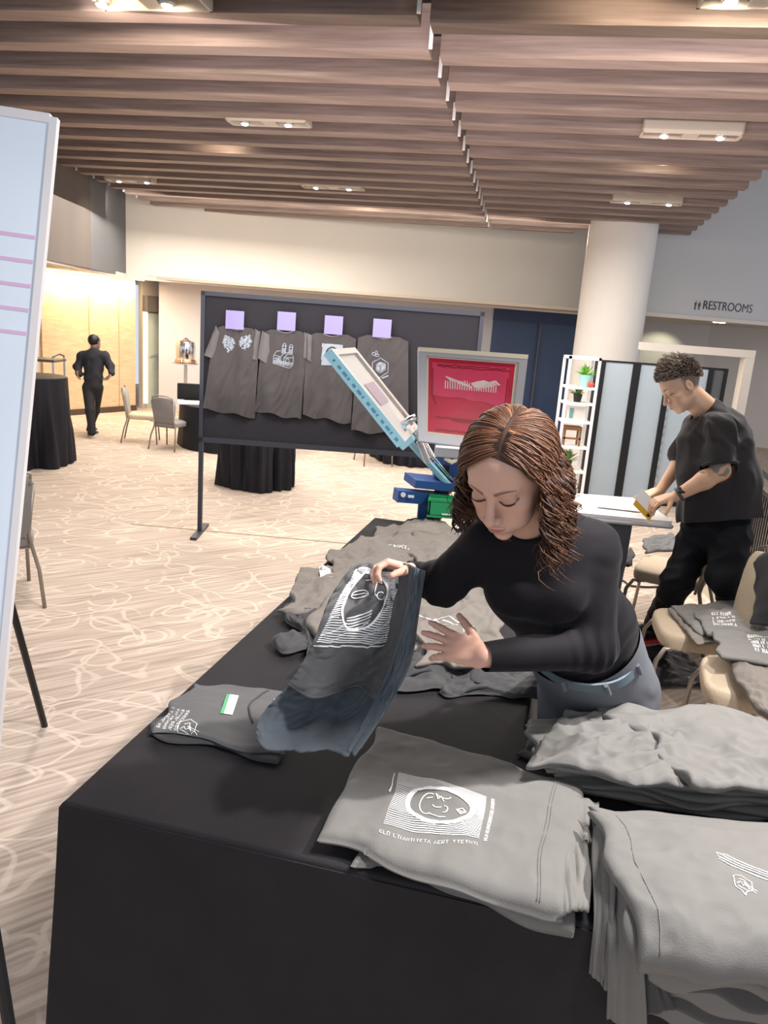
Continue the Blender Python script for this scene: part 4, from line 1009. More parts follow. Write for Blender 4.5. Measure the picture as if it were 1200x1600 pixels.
plant('small potted plant with olive leaves in a black pot on the upper shelf', (xm - 0.0, SY + 0.12, shz[1] + 0.012), 0.12, 0.12, m_leaf, m_black)
plant('bushy green potted plant on the lowest visible shelf', (xm - 0.02, SY + 0.12, shz[4] + 0.012), 0.13, 0.16, m_leaf, m_black, 60, 0.055)
plant('bright lime leafed plant in a white pot on the top shelf', (xm + 0.06, SY + 0.12, shz[0] + 0.012), 0.11, 0.16, m_leafb, mat('pale_teal_pot', (0.35, 0.65, 0.62), 0.4), 50, 0.075)
o = MB().ell((xm + 0.10, SY + 0.03, shz[0] + 0.045), (0.035, 0.035, 0.033), 8).build('red_fruit', mat('fruit_red', (0.6, 0.08, 0.06), 0.4), smooth=True); tag(o, 'small red ball on the top shelf beside the lime leafed plant', 'ornament')
fr_ = thing('picture_frame', 'small white framed picture with teal side on the middle shelf', 'picture frame', (xm, SY + 0.1, shz[2] + 0.012))
z0 = shz[2] + 0.012
MB().box((xm - 0.09, SY + 0.1, z0), (xm + 0.10, SY + 0.12, z0 + 0.15)).build('frame', m_white, fr_); MB().box((xm - 0.07, SY + 0.09, z0 + 0.02), (xm - 0.03, SY + 0.1, z0 + 0.13)).build('teal_panel', mat('teal_card', (0.15, 0.35, 0.32), 0.5), fr_); MB().box((xm - 0.02, SY + 0.09, z0 + 0.02), (xm + 0.08, SY + 0.1, z0 + 0.13)).build('print', m_plaster, fr_)
st_ = thing('wooden_stool', 'tiny brown wooden stool standing on the fourth shelf', 'stool', (xm - 0.02, SY + 0.12, shz[3] + 0.012)); z0 = shz[3] + 0.012; m_bw = mat('brown_wood', (0.22, 0.10, 0.04), 0.5)
MB().box((xm - 0.12, SY + 0.05, z0 + 0.17), (xm + 0.08, SY + 0.2, z0 + 0.21)).build('seat', m_bw, st_)
for x in (-0.11, 0.06):
    for y in (0.06, 0.18): MB().box((xm + x, SY + y, z0), (xm + x + 0.02, SY + y + 0.02, z0 + 0.17)).build('leg', m_bw, st_)
MB().box((xm - 0.11, SY + 0.06, z0 + 0.07), (xm + 0.08, SY + 0.075, z0 + 0.09)).build('stretcher', m_bw, st_)

# ------------------------------------------------------------------ print table where the man works
tp_ = [onz(845, 762, 0.92), onz(1004, 778, 0.92), onz(1052, 812, 0.92), onz(900, 800, 0.92)]
tp_ = [onz(1050, 816, 0.9), onz(1003, 780, 0.9), onz(850, 768, 0.9), onz(880, 800, 0.9)]
pt = thing('print_table', 'white topped printing table with dark drape in front of the bent man', 'table', (sum((q.x for q in tp_)) / 4, sum((q.y for q in tp_)) / 4, 0))
MB().prism([q + Vector((0, 0, -0.015)) for q in tp_], (0, 0, 0.02)).build('tabletop', m_white, pt)
fm = MB()
for k in range(4):
    a_, b_ = tp_[k], tp_[(k + 1) % 4]; fm.tube([a_ + Vector((0, 0, -0.03)), b_ + Vector((0, 0, -0.03))], 0.014, 8)
fm.build('edge_frame', mat('silver_grey', (0.55, 0.55, 0.57), 0.4, metal=0.5), pt)
cen = sum(tp_, Vector()) / 4
rim = [(cen + (q - cen) * 0.68) for q in tp_]; rim = [rim[0] + (rim[3] - rim[0]) * 0.22, rim[1] + (rim[2] - rim[1]) * 0.2, rim[2], rim[3]]
cloth_cover('drape', [(q.x, q.y) for q in rim], 0.87, 0.02, mat('dark_drape', (0.07, 0.072, 0.078), 0.6, sheen=0.4), pt, 0.03, 9, 0.0, 4.0, per=120)
pp = [onz(930, 792, 0.912), onz(1000, 800, 0.912), onz(1020, 792, 0.912), onz(960, 782, 0.912)]
o = MB().prism(pp, (0, 0, 0.004)).build('printed_sheet', mat('ivory_sheet', (0.8, 0.78, 0.76), 0.6)); tag(o, 'white sheet lying under the man hands on the print table', 'paper')

# ------------------------------------------------------------------ railing, ledge and cables at right
rp = [onz(1142, 852, 0.12), onz(1290, 985, 0.12)]; rp = [aty(1168, 840, 6.8), aty(1260, 900, 4.9)]
rl = thing('stair_railing', 'black metal railing with thin balusters behind the bent man at the right edge', 'railing', (rp[0].x, rp[0].y, 0))
ra, rb = Vector((rp[0].x, rp[0].y, 0)), Vector((rp[1].x, rp[1].y, 0))
ztop_ = aty(1180, 738, 6.7).z
for z, r_ in ((ztop_, 0.022), (ztop_ - 0.14, 0.014), (0.14, 0.014)): MB().tube([ra + Vector((0, 0, z)), rb + Vector((0, 0, z))], r_, 8).build('rail', m_black, rl)
for k in range(24): q = ra.lerp(rb, k / 23); MB().tube([q + Vector((0, 0, 0.14)), q + Vector((0, 0, ztop_ - 0.14))], 0.009, 6).build('baluster', m_black, rl)
for k in (0, 19): q = ra.lerp(rb, k / 19); MB().tube([q, q + Vector((0, 0, ztop_))], 0.02, 8).build('post', m_black, rl)
rd = (rb - ra).normalized(); rn = Vector((rd.y, -rd.x, 0)) * 0.1
l0 = onz(1052, 880); l1 = onz(1250, 1080)
MB().prism([l0, l1, l1 + Vector((0.5, 0.3, 0)), l0 + Vector((0.5, 0.3, 0))], (0, 0, 0.16)).build('baseboard_right', mat('cream_kerb', (0.60, 0.54, 0.44), 0.6))['kind'] = 'structure'

# ------------------------------------------------------------------ tall white sign panel at left
sp_ = [aty(85, 186, 2.55), aty(-2, 1110, 2.35)]
sdn = (sp_[1] - sp_[0])
e_ = sp_[0] + sdn * 1.18; lft = Vector((-0.75, -0.10, 0.0)); lft2 = Vector((-0.75, -0.1, 0.035))
sn = thing('sign_panel', 'tall white leaning sign panel with thin pink lines at the left edge', 'sign', (e_.x - 0.3, e_.y, 0))
nn_ = lft2.cross(sdn).normalized(); nn_ = -nn_ if nn_.y < 0 else nn_
def sgp(u, v, o=0.0): return sp_[0] + sdn * (1.18 * v) + lft2 * u + nn_ * o
MB().prism([sgp(0.012, 0.004), sgp(1, 0.004), sgp(1, 1), sgp(0.012, 1)], nn_ * 0.02).build('board', mat('cool_white_board', (0.78, 0.88, 1.0), 0.5), sn)
em = MB(); em.prism([sgp(-0.012, -0.002, -0.004), sgp(0.018, -0.002, -0.004), sgp(0.018, 1, -0.004), sgp(-0.012, 1, -0.004)], nn_ * 0.03)
em.prism([sgp(0.018, -0.006, -0.004), sgp(1, -0.006, -0.004), sgp(1, 0.006, -0.004), sgp(0.018, 0.006, -0.004)], nn_ * 0.03)
em.build('edge_trim', mat('pearl_trim', (0.80, 0.78, 0.80), 0.4), sn)
m_pink = mat('pink_line', (0.74, 0.50, 0.74), 0.6)
hm = (sp_[0] - sp_[1]).length
for yy in (355, 391, 427, 463, 498):
    v = (yy - 186) / (1110 - 186) / 1.18
    MB().prism([sgp(0.03, v, -0.0015), sgp(0.98, v - 0.004, -0.0015), sgp(0.98, v + 0.001, -0.0015), sgp(0.03, v + 0.005, -0.0015)], nn_ * 0.002).build('pink_stripe', m_pink, sn)
bk = sgp(0.5, 0.2, 0.03)
MB().tube([bk, Vector((bk.x, bk.y + 0.75, 0.0))], 0.015, 8).build('rear_leg', m_black, sn)
for u in (0.08, 0.9): MB().tube([sgp(u, 0.95, 0.03), Vector((sgp(u, 1).x, sgp(u, 1).y, 0.0))], 0.015, 8).build('front_leg', m_black, sn)
# black pole at the bottom left corner, nearer to the camera
q0 = aty(-12, 1440, 1.25); q1 = aty(14, 1600, 1.22); d_ = (q1 - q0).normalized(); t_ = -q0.z / d_.z
o = MB().tube([q0 - d_ * 0.25, q0 + d_ * t_], 0.012, 8).build('easel_leg', m_black); tag(o, 'black metal easel leg in the bottom left corner', 'easel leg')
# ------------------------------------------------------------------ shirts on the tables
RD = 0.02
def toAB(p): d = Vector((p.x, p.y, 0)) - T0; return d.dot(ta), d.dot(tb_)
def drape(a, b, h):
    if b >= RD: return tw(a, b, TZ + h)
    R_ = RD + h; s_ = RD - b; an = min(s_ / R_, PI / 2)
    y = RD - R_ * math.sin(an); z = TZ - RD + R_ * math.cos(an)
    ex = max(0, s_ - R_ * PI / 2)
    return tw(a, y - 0.10 * ex - 0.008, z - ex)
def proj(p):
    d = Vector(p) - cC; w_ = d.dot(cF); return 600 + CF * d.dot(cR) / w_, 800 - CF * d.dot(cU) / w_
def abpx(px, py, h):
    a, b = toAB(onz(px, py, TZ + h)); b = max(b, -0.1)
    for _ in range(30):
        q = proj(drape(a, b, h)); qa = proj(drape(a + 1e-3, b, h)); qb = proj(drape(a, b + 1e-3, h))
        J = [(qa[0] - q[0]) * 1e3, (qb[0] - q[0]) * 1e3, (qa[1] - q[1]) * 1e3, (qb[1] - q[1]) * 1e3]
        ex, ey = px - q[0], py - q[1]; D_ = J[0] * J[3] - J[1] * J[2]
        if abs(D_) < 1e-3: break
        da = (ex * J[3] - ey * J[1]) / D_; db = (J[0] * ey - J[2] * ex) / D_
        m_ = max(abs(da), abs(db), 0.08) / 0.08; a += da / m_; b += db / m_
        if abs(ex) + abs(ey) < 0.05: break
    return a, b
def finduv(P, px, py):
    best = None
    for i in range(25):
        for j in range(25):
            u, v = i / 24, j / 24; q = proj(P(u, v)); d = (q[0] - px) ** 2 + (q[1] - py) ** 2
            if best is None or d < best[0]: best = (d, u, v)
    _, u, v = best; st = 0.03
    for _ in range(40):
        imp = False
        for du, dv in ((st, 0), (-st, 0), (0, st), (0, -st)):
            q = proj(P(u + du, v + dv)); d = (q[0] - px) ** 2 + (q[1] - py) ** 2
            if d < best[0]: best = (d, u + du, v + dv); imp = True
        u, v = best[1], best[2]
        if not imp: st *= 0.6
    return u, v
def quadmap(P, corners):
    c = [Vector(finduv(P, *q)) for q in corners]
    def Q(s_, t): q = c[0].lerp(c[1], s_).lerp(c[3].lerp(c[2], s_), t); return P(q.x, q.y)
    return Q
def slab(name, quad, h0, th, m, parent, seed, wr=0.006, wave=0.006, edge=0.05, nu=64, nv=52, fold=(1, 1), surf=None, wdir=(3, 8), bulge=0.0, crump=0.0):
    """folded cloth slab; quad = unrolled table coords (back-left, back-right, front-right, front-left)"""
    surf = surf or drape; c = [Vector(q) for q in quad]
    def base(u, v):
        q = c[0].lerp(c[1], u).lerp(c[3].lerp(c[2], u), v)
        e = 4 * (u - 0.5) ** 2 + 4 * (v - 0.5) ** 2
        dx = nz(v * 3.1 + seed, u * 1.3) * 0.03 * abs(2 * u - 1) * (wave / 0.006); dy = nz(u * 3.3, v * 1.7 + seed) * 0.03 * abs(2 * v - 1) * (wave / 0.006)
        return q.x + dx, q.y + dy
    W = (c[1] - c[0]).length; H_ = (c[3] - c[0]).length
    def hh(u, v):
        d = min(u * W, (1 - u) * W, v * H_, (1 - v) * H_); r_ = th * 0.9
        e = 1.0 if d >= r_ else math.sqrt(max(0, 1 - (1 - d / r_) ** 2))
        w_ = wr * (1 - 2.2 * abs(nz(u * wdir[0] + seed, v * wdir[1] + seed * 0.7, 0.3))) + wr * 0.8 * nz(u * 7 + seed, v * 3, 2.0)
        w_ += crump * (1 - 3 * abs(nz(u * 4.5 + seed * 2, v * 5.5 - seed, 4.2))) + crump * 0.5 * (1 - 3 * abs(nz(u * 10 + seed, v * 9, 1.2)))
        return e, w_
    def lift(u, v): return wave * 1.2 * nz(u * 3 + seed * 3, v * 3, 5.0) + bulge * (1 - 4 * (u - 0.5) ** 2) * (1 - 4 * (v - 0.5) ** 2)
    def P(u, v):
        a, b = base(min(max(u, 0), 1), min(max(v, 0), 1)); e, w_ = hh(min(max(u, 0), 1), min(max(v, 0), 1))
        return surf(a, b, h0 + max(0.0, lift(u, v)) + th * 0.5 + th * 0.5 * e + w_ * e)
    def Bt(u, v):
        a, b = base(u, v); e, w_ = hh(u, v); return surf(a, b, h0 + max(0.0, lift(u, v)) + th * 0.5 - th * 0.5 * e * 0.98)
    mb = MB(); Wn = nu + 1; vs = []; fs = []
    def sp(t): return 0.5 - 0.5 * math.cos(PI * t) if False else t
    us = [0, 0.006, 0.015, 0.028] + [0.028 + 0.944 * i / (nu - 6) for i in range(1, nu - 6)] + [0.972, 0.985, 0.994, 1]
    vs_ = [0, 0.008, 0.02, 0.035] + [0.035 + 0.93 * i / (nv - 6) for i in range(1, nv - 6)] + [0.965, 0.98, 0.992, 1]
    NU = len(us); NV = len(vs_)
    top = [P(u, v) for v in vs_ for u in us]; bot = [Bt(u, v) for v in vs_ for u in us]; k = len(top)
    for j in range(NV - 1):
        for i in range(NU - 1):
            a, b, c_, d = j * NU + i, j * NU + i + 1, (j + 1) * NU + i + 1, (j + 1) * NU + i
            fs.append([d, c_, b, a]); fs.append([k + a, k + b, k + c_, k + d])
    bd = [i for i in range(NU - 1)] + [j * NU + NU - 1 for j in range(NV - 1)] + [(NV - 1) * NU + i for i in range(NU - 1, 0, -1)] + [j * NU for j in range(NV - 1, 0, -1)]
    for q in range(len(bd)):
        a, b = bd[q], bd[(q + 1) % len(bd)]; fs.append([a, b, k + b, k + a])
    mb.add(top + bot, fs); o = mb.build(name, m, parent, smooth=True)
    return o, P
def shirt_thing(label, group, quad, h0, th, m, seed, kind='folded_shirt', **kw):
    o, P = slab(kind, quad, h0, th, m, None, seed, **kw); tag(o, label, 't-shirt', group); return o, P
def qpx(pts, h): return [abpx(x, y, h) for x, y in pts]
def art_face(parent, Q, m, w=0.0016, lines=40, cx=0.52, cy=0.5, rx=0.34, ry=0.30, horiz=True, name='print'):
    mb = MB(); L_ = []
    for k in range(lines):
        y = (k + 0.5) / lines; dy = (y - cy) / ry
        if abs(dy) < 1:
            hw = rx * math.sqrt(1 - dy * dy); L_ += [[(0.0, y), (cx - hw, y)], [(cx + hw, y), (1, y)]]
        else: L_.append([(0, y), (1, y)])
    ribbons(mb, L_, w * 1.55, Q, 0.0016, 0.06)
    ring = arc(cx, cy, rx + 0.02, ry + 0.025, 0, 360, 40); ribbons(mb, [ring], w * 7, Q, 0.002, 0.03)
    ft = [arc(cx - 0.12, cy - 0.0, 0.10, 0.19, 60, 290, 14), [(cx - 0.06, cy - 0.20), (cx - 0.03, cy - 0.10), (cx + 0.0, cy - 0.16), (cx + 0.04, cy - 0.08)], arc(cx - 0.02, cy + 0.02, 0.05, 0.03, 20, 200, 8), arc(cx + 0.07, cy + 0.06, 0.035, 0.06, 250, 470, 8), [(cx - 0.1, cy + 0.17), (cx + 0.02, cy + 0.22), (cx + 0.1, cy + 0.20)], arc(cx + 0.03, cy - 0.19, 0.08, 0.05, 0, 180, 8), [(cx - 0.16, cy - 0.10), (cx - 0.09, cy - 0.13)],
          [(cx + 0.20, cy + 0.04), (cx + 0.26, cy + 0.0), (cx + 0.30, cy + 0.06), (cx + 0.25, cy + 0.12), (cx + 0.20, cy + 0.04)], [(cx + 0.20, cy + 0.04), (cx + 0.25, cy + 0.06), (cx + 0.30, cy + 0.06)], [(cx + 0.25, cy + 0.06), (cx + 0.25, cy + 0.12)]]
    ribbons(mb, ft, w * 1.6, Q, 0.002, 0.02)
    return mb.build(name, m, parent)
def glyph_lines(rows, x0, x1, y0, dy, h, seed):
    """small illegible caps: each glyph a few strokes"""
    rnd = random.Random(seed); L_ = []
    for r_ in range(rows):
        x = x0; y = y0 + dy * r_
        while x < x1:
            w_ = h * 0.55; k = rnd.choice('IONETALR')
            g = {'I': [[(0, 0), (0, 1)]], 'O': [[(0, 0), (1, 0), (1, 1), (0, 1), (0, 0)]], 'N': [[(0, 1), (0, 0), (1, 1), (1, 0)]], 'E': [[(1, 0), (0, 0), (0, 1), (1, 1)], [(0, .5), (.8, .5)]], 'T': [[(0, 0), (1, 0)], [(.5, 0), (.5, 1)]], 'A': [[(0, 1), (.5, 0), (1, 1)]], 'L': [[(0, 0), (0, 1), (1, 1)]], 'R': [[(0, 1), (0, 0), (1, 0), (1, .5), (0, .5), (1, 1)]]}[k]
            L_ += [[(x + p * w_, y + q * h) for p, q in ln] for ln in g]; x += w_ * (1.5 if k != 'I' else 0.9) + (h * 0.6 if rnd.random() < 0.12 else 0)
    return L_
hexart = lambda cx, cy, r_: [[(cx + r_ * math.sin(math.radians(60 * k + 10)), cy + r_ * math.cos(math.radians(60 * k + 10))) for k in range(7)], [(cx - r_ * .6, cy + r_ * .3), (cx - r_ * .3, cy - r_ * .1), (cx, cy + r_ * .25), (cx + r_ * .3, cy - r_ * .2), (cx + r_ * .6, cy + r_ * .4)], [(cx - r_ * .4, cy - r_ * .3), (cx + r_ * .1, cy - r_ * .5), (cx + r_ * .4, cy + r_ * .1)], [(cx - r_ * .5, cy + r_ * .5), (cx + r_ * .6, cy + r_ * .6)], [(cx, cy - r_ * .2), (cx + r_ * 1.4, cy + r_ * .2)], [(cx + r_ * .1, cy), (cx + r_ * 1.35, cy + r_ * .5)]]
m_inkw = mat('bright_white_ink', (0.95, 0.95, 0.95), 0.5)

# --- centre stack with the oval face print
gC = 'shirts of the centre stack'
slabC0, _ = shirt_thing('light grey folded shirt lying under the face print shirt, its hem showing in front', None, qpx([(640, 1200), (905, 1265), (905, 1462), (552, 1345)], 0.005), 0.002, 0.018, m_shirt, 3.0, wr=0.003, wave=0.008, bulge=0.004)
oC, PC = shirt_thing('light grey folded shirt with a white dotted oval face print, front centre of table', None, qpx([(588, 1140), (922, 1236), (888, 1438), (494, 1316)], 0.035), 0.022, 0.030, m_shirt, 11.0, wr=0.006, wave=0.006, bulge=0.012, crump=0.0036, wdir=(2.5, 4), nu=90, nv=70)
art_face(oC, quadmap(PC, [(623, 1207), (760, 1245), (748, 1311), (599, 1288)]), m_inkw, 0.0017, 34)
Q = quadmap(PC, [(612, 1205), (768, 1247), (755, 1318), (594, 1296)])
mb = MB(); ribbons(mb, glyph_lines(1, 0.0, 0.97, 1.01, 0.1, 0.045, 4), 0.0011, Q, 0.0018, 0.05)
ribbons(mb, [[(y, x) for x, y in ln] for ln in glyph_lines(1, 0.02, 0.95, 1.0, 0.1, 0.03, 9)], 0.0011, Q, 0.0018, 0.05)
ribbons(mb, [[(0.03, 0.06), (0.0, 0.45)], [(0.015, 0.30), (-0.01, 0.44)]], 0.002, Q, 0.0018, 0.05)
mb.build('lettering', m_inkw, oC)
mb = MB()
for (u0, v0, u1, v1) in ((0.86, 0.02, 0.845, 0.5), (0.845, 0.5, 0.885, 0.97), (0.872, 0.03, 0.858, 0.5), (0.858, 0.5, 0.897, 0.97)):
    mb.tube([PC(u0 + (u1 - u0) * k / 14, v0 + (v1 - v0) * k / 14) + Vector((0, 0, 0.0004)) for k in range(15)], 0.0016, 5)
mb.build('stitching', m_shirt, oC, smooth=True)
def Psl(u, v):
    a, b = Vector(abpx(845, 1250, 0.03)), Vector(abpx(935, 1262, 0.03)); c_, d = Vector(abpx(918, 1432, 0.03)), Vector(abpx(870, 1445, 0.03))
    q = a.lerp(b, u).lerp(d.lerp(c_, u), v); return drape(q.x, q.y, 0.035 + 0.009 * (1 - 2.5 * abs(nz(u * 5, v * 2.2, 9))) + 0.012 * math.sin(u * PI))
mb = MB(); sheet(mb, Psl, 26, 34, 0.006); mb.build('sleeve', m_shirt, oC, smooth=True)

# --- right front stack
gR = 'lower shirts of the right front stack'
NL = 7
for k in range(NL):
    h = 0.004 + k * 0.0135; of = (NL - k) * 4
    q = [(926 - (k % 2) * 6, 1285 - k * 3), (1310, 1330 - k * 3), (1330, 1690 - k * 26), (1012 + (k % 3) * 8 - k * 2, 1596 - k * 15)]
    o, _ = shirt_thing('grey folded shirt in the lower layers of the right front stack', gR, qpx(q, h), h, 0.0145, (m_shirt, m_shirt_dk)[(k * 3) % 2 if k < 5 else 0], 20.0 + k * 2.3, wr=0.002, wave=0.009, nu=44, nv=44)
oR_, PR = shirt_thing('smooth light grey folded shirt on top of the right front stack', None, qpx([(918, 1262), (1330, 1318), (1330, 1560), (1000, 1506)], 0.125), 0.098, 0.030, m_shirt, 41.0, wr=0.005, wave=0.006, bulge=0.01, crump=0.0034, wdir=(2, 3), nu=80, nv=60)
Q = quadmap(PR, [(1118, 1330), (1215, 1370), (1200, 1410), (1128, 1375)])
mb = MB(); ribbons(mb, [[(0, y), (1.1, y - 0.04)] for y in (0.08, 0.17, 0.27, 0.38)], 0.0035, Q, 0.0016, 0.05); ribbons(mb, hexart(0.45, 0.85, 0.22), 0.0018, Q, 0.0016, 0.05)
mb.build('print', m_inkw, oR_)
mb = MB(); mb.tube([PR(0.10 + 0.015 * math.sin(3 * t / 20), 0.03 + 0.93 * t / 20) for t in range(21)], 0.0018, 5); mb.build('stitching', m_shirt, oR_, smooth=True)
# sleeves hanging at the stack's left side
def hang(rows, th=0.006, m=None, name='sleeve', parent=None, nu=18, nv=40, seed=0.0, amp=0.006):
    rr = [[drape(*abpx(x, y, h), h) for x, y, h in r_] for r_ in rows]; F_ = patch(rr)
    def P(u, v): return F_(u, v) + Vector((0, 0, 1)) * amp * nz(u * 4 + seed, v * 5) - tb_ * (amp * 1.5 * nz(u * 7 + seed, v * 2, 3))
    mb = MB(); sheet(mb, P, nu, nv, th); return mb.build(name, m or m_shirt, parent, smooth=True)
hang([[(928, 1290, 0.09), (950, 1288, 0.11), (985, 1300, 0.12)], [(926, 1335, 0.06), (945, 1335, 0.08), (968, 1345, 0.10)], [(928, 1420, 0.03), (945, 1420, 0.045), (960, 1430, 0.06)], [(922, 1522, 0.02), (938, 1535, 0.025), (952, 1555, 0.03)]], seed=1, parent=oR_)
hang([[(945, 1300, 0.10), (960, 1310, 0.12), (985, 1330, 0.13)], [(948, 1390, 0.06), (968, 1400, 0.075), (990, 1420, 0.10)], [(950, 1480, 0.035), (975, 1490, 0.05), (1005, 1510, 0.07)], [(948, 1592, 0.03), (980, 1605, 0.035), (1012, 1620, 0.04)]], seed=4, parent=oR_)
hang([[(985, 1440, 0.05), (995, 1450, 0.06), (1005, 1470, 0.07)], [(992, 1500, 0.045), (1010, 1510, 0.055), (1030, 1525, 0.06)], [(1004, 1582, 0.04), (1030, 1582, 0.045), (1056, 1574, 0.05)]], seed=7, parent=oR_, m=m_shirt_dk)

# --- right back stack: crumpled layers
gB = 'grey shirts stacked in wavy layers at the right back of the table'
NB = 6
for k in range(NB):
    h = 0.003 + k * 0.017
    q = [(835 + 12 * (k % 2), 1172 - k * 5), (1330, 1190 - k * 8), (1330, 1312 - k * 10), (838 + 10 * ((k * 7) % 3) - 3 * k, 1222 - k * 5)]
    q[0] = (850 - 6 * k, 1150 - k * 4); q[3] = (905 - k * 14 + 8 * (k % 2), 1246 - k * 9)
    shirt_thing('grey shirt in the wavy lower layers of the right back stack', gB, qpx(q, h), h, 0.016, m_shirt, 60.0 + k * 3.1, wr=0.004, wave=0.012, crump=0.002, nu=64, nv=40)
oT, PT = shirt_thing('rumpled grey shirt on top of the right back stack, left half', None, qpx([(880, 1112), (1095, 1120), (1090, 1240), (822, 1192)], 0.12), 0.104, 0.018, m_shirt, 77.0, wr=0.008, wave=0.014, crump=0.010, nu=90, nv=70, bulge=0.02)
oT2, PT2 = shirt_thing('pale grey shirt flung over the right back stack by the jeans', None, qpx([(935, 1100), (1330, 1150), (1330, 1262), (1080, 1236)], 0.13), 0.128, 0.016, m_shirt, 83.0, wr=0.007, wave=0.014, crump=0.009, nu=90, nv=70, bulge=0.018)
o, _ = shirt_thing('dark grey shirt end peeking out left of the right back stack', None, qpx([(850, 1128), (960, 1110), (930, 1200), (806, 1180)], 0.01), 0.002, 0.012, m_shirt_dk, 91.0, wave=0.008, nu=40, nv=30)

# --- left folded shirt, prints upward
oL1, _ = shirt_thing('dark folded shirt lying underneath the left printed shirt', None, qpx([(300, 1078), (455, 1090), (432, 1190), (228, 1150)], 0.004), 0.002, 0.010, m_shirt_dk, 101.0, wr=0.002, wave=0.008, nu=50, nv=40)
oL2, PL = shirt_thing('dark grey folded shirt with white lettering and a green striped label, left on table', None, qpx([(302, 1066), (470, 1082), (440, 1178), (240, 1138)], 0.022), 0.012, 0.013, m_shirt_mid, 104.0, wr=0.003, wave=0.008, bulge=0.006, nu=70, nv=50)
Q = quadmap(PL, [(268, 1106), (300, 1112), (280, 1146), (244, 1138)])
mb = MB(); ribbons(mb, [[(y, x) for x, y in ln] for ln in glyph_lines(4, 0.0, 1.0, 0.02, 0.25, 0.14, 2)], 0.0014, Q, 0.0016, 0.05); ribbons(mb, hexart(1.25, 0.72, 0.42), 0.002, Q, 0.0016, 0.05); mb.build('print', m_inkw, oL2)
Q = quadmap(PL, [(354, 1086), (373, 1088), (363, 1118), (344, 1116)])
mb = MB(); mb.add([Q(0.28, 0) + Vector((0, 0, 0.003)), Q(1, 0) + Vector((0, 0, 0.003)), Q(1, 1) + Vector((0, 0, 0.003)), Q(0.28, 1) + Vector((0, 0, 0.003))], [[0, 1, 2, 3]]); lb = mb.build('white_label', m_inkw, oL2)
mb = MB(); mb.add([Q(0.0, 0) + Vector((0, 0, 0.003)), Q(0.28, 0) + Vector((0, 0, 0.003)), Q(0.28, 1) + Vector((0, 0, 0.003)), Q(0, 1) + Vector((0, 0, 0.003))], [[0, 1, 2, 3]]); mb.build('green_stripe', m_green, oL2)
mb = MB(); mb.tube([PL(0.72 - 0.10 * math.sin(PI * t / 12), 0.05 + 0.62 * t / 12) + Vector((0, 0, 0.001)) for t in range(13)], 0.0035, 6); mb.build('collar', m_shirt_dk, oL2, smooth=True)

# --- heap spread over the side table
gH = 'shirts spread in a heap on the side table'
heap = [([(585, 826), (700, 812), (745, 872), (598, 886)], 0.010, m_shirt_warm, 'olive grey shirt at the far end of the spread heap'),
        ([(512, 862), (612, 832), (650, 905), (520, 915)], 0.018, m_shirt_warm, 'rumpled brownish shirt at the far left of the heap'),
        ([(640, 840), (770, 838), (768, 905), (650, 915)], 0.024, m_shirt_warm, 'brownish shirt in the heap behind the dark sleeve'),
        ([(468, 893), (575, 880), (585, 965), (440, 960)], 0.030, m_shirt_warm, 'grey brown shirt with a small white mark at the left edge of the heap'),
        ([(600, 888), (768, 885), (785, 965), (610, 975)], 0.034, m_shirt_warm, 'flat grey brown shirt under the raised arm'),
        ([(448, 945), (520, 950), (505, 1040), (446, 1015)], 0.012, m_shirt_dk, 'crumpled dark shirt bunched at the table edge'),
        ([(500, 935), (640, 930), (640, 1030), (480, 1050)], 0.040, m_shirt_warm, 'grey shirt in the heap behind the lifted shirt'),
        ([(645, 942), (785, 945), (790, 1045), (650, 1040)], 0.052, m_shirt_warm, 'grey brown shirt with white drawing above the open hand'),
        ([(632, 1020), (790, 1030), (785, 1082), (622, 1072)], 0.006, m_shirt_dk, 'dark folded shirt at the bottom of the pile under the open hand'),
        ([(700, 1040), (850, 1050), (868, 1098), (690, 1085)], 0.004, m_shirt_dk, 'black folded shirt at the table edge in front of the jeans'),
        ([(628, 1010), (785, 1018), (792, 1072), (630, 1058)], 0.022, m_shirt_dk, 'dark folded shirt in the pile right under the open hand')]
HP = []
for k, (q, h, m, lab) in enumerate(heap):
    o, P = shirt_thing(lab, None, qpx(q, h), h, 0.014, m, 120.0 + 4.7 * k, wr=0.006, wave=0.020, crump=0.009, nu=60, nv=60, bulge=0.012)
    HP.append((o, P))
mb = MB(); P = HP[0][1]; mb.tube([P(0.25 + 0.55 * t / 14, 0.10 - 0.08 * math.sin(PI * t / 14)) + Vector((0, 0, 0.002)) for t in range(15)], 0.007, 6); mb.build('collar', m_black, HP[0][0], smooth=True)
Q = quadmap(HP[3][1], [(498, 886), (516, 890), (520, 902), (504, 902)]); mb = MB(); mb.grid(lambda u, v: Q(u, v) + Vector((0, 0, 0.002)), 3, 3); mb.build('small_print', m_inkw, HP[3][0])
Q = quadmap(HP[7][1], [(655, 960), (745, 958), (755, 995), (670, 1000)])
mb = MB(); ribbons(mb, [[(0.0, 0.0), (0.25, 0.2), (0.3, 0.05), (0.5, 0.1), (0.72, 0.25), (0.8, 0.6)], [(0.3, 0.05), (0.35, 0.4), (0.6, 0.5), (0.55, 0.25), (0.4, 0.2)], [(0.7, 0.3), (0.95, 0.75)], [(0.72, 0.5), (1.0, 0.6)]], 0.006, Q, 0.002, 0.05); ribbons(mb, [[(0.7 + 0.04 * k, 0.45), (0.72 + 0.04 * k, 0.7)] for k in range(7)], 0.003, Q, 0.002, 0.05); mb.build('print', m_inkw, HP[7][0])
Q = quadmap(HP[1][1], [(608, 845), (636, 850), (632, 862), (604, 856)]); mb = MB(); ribbons(mb, glyph_lines(1, 0, 1, 0.2, 0.3, 0.4, 3), 0.004, Q, 0.002, 0.1); mb.build('small_print', m_inkw, HP[1][0])

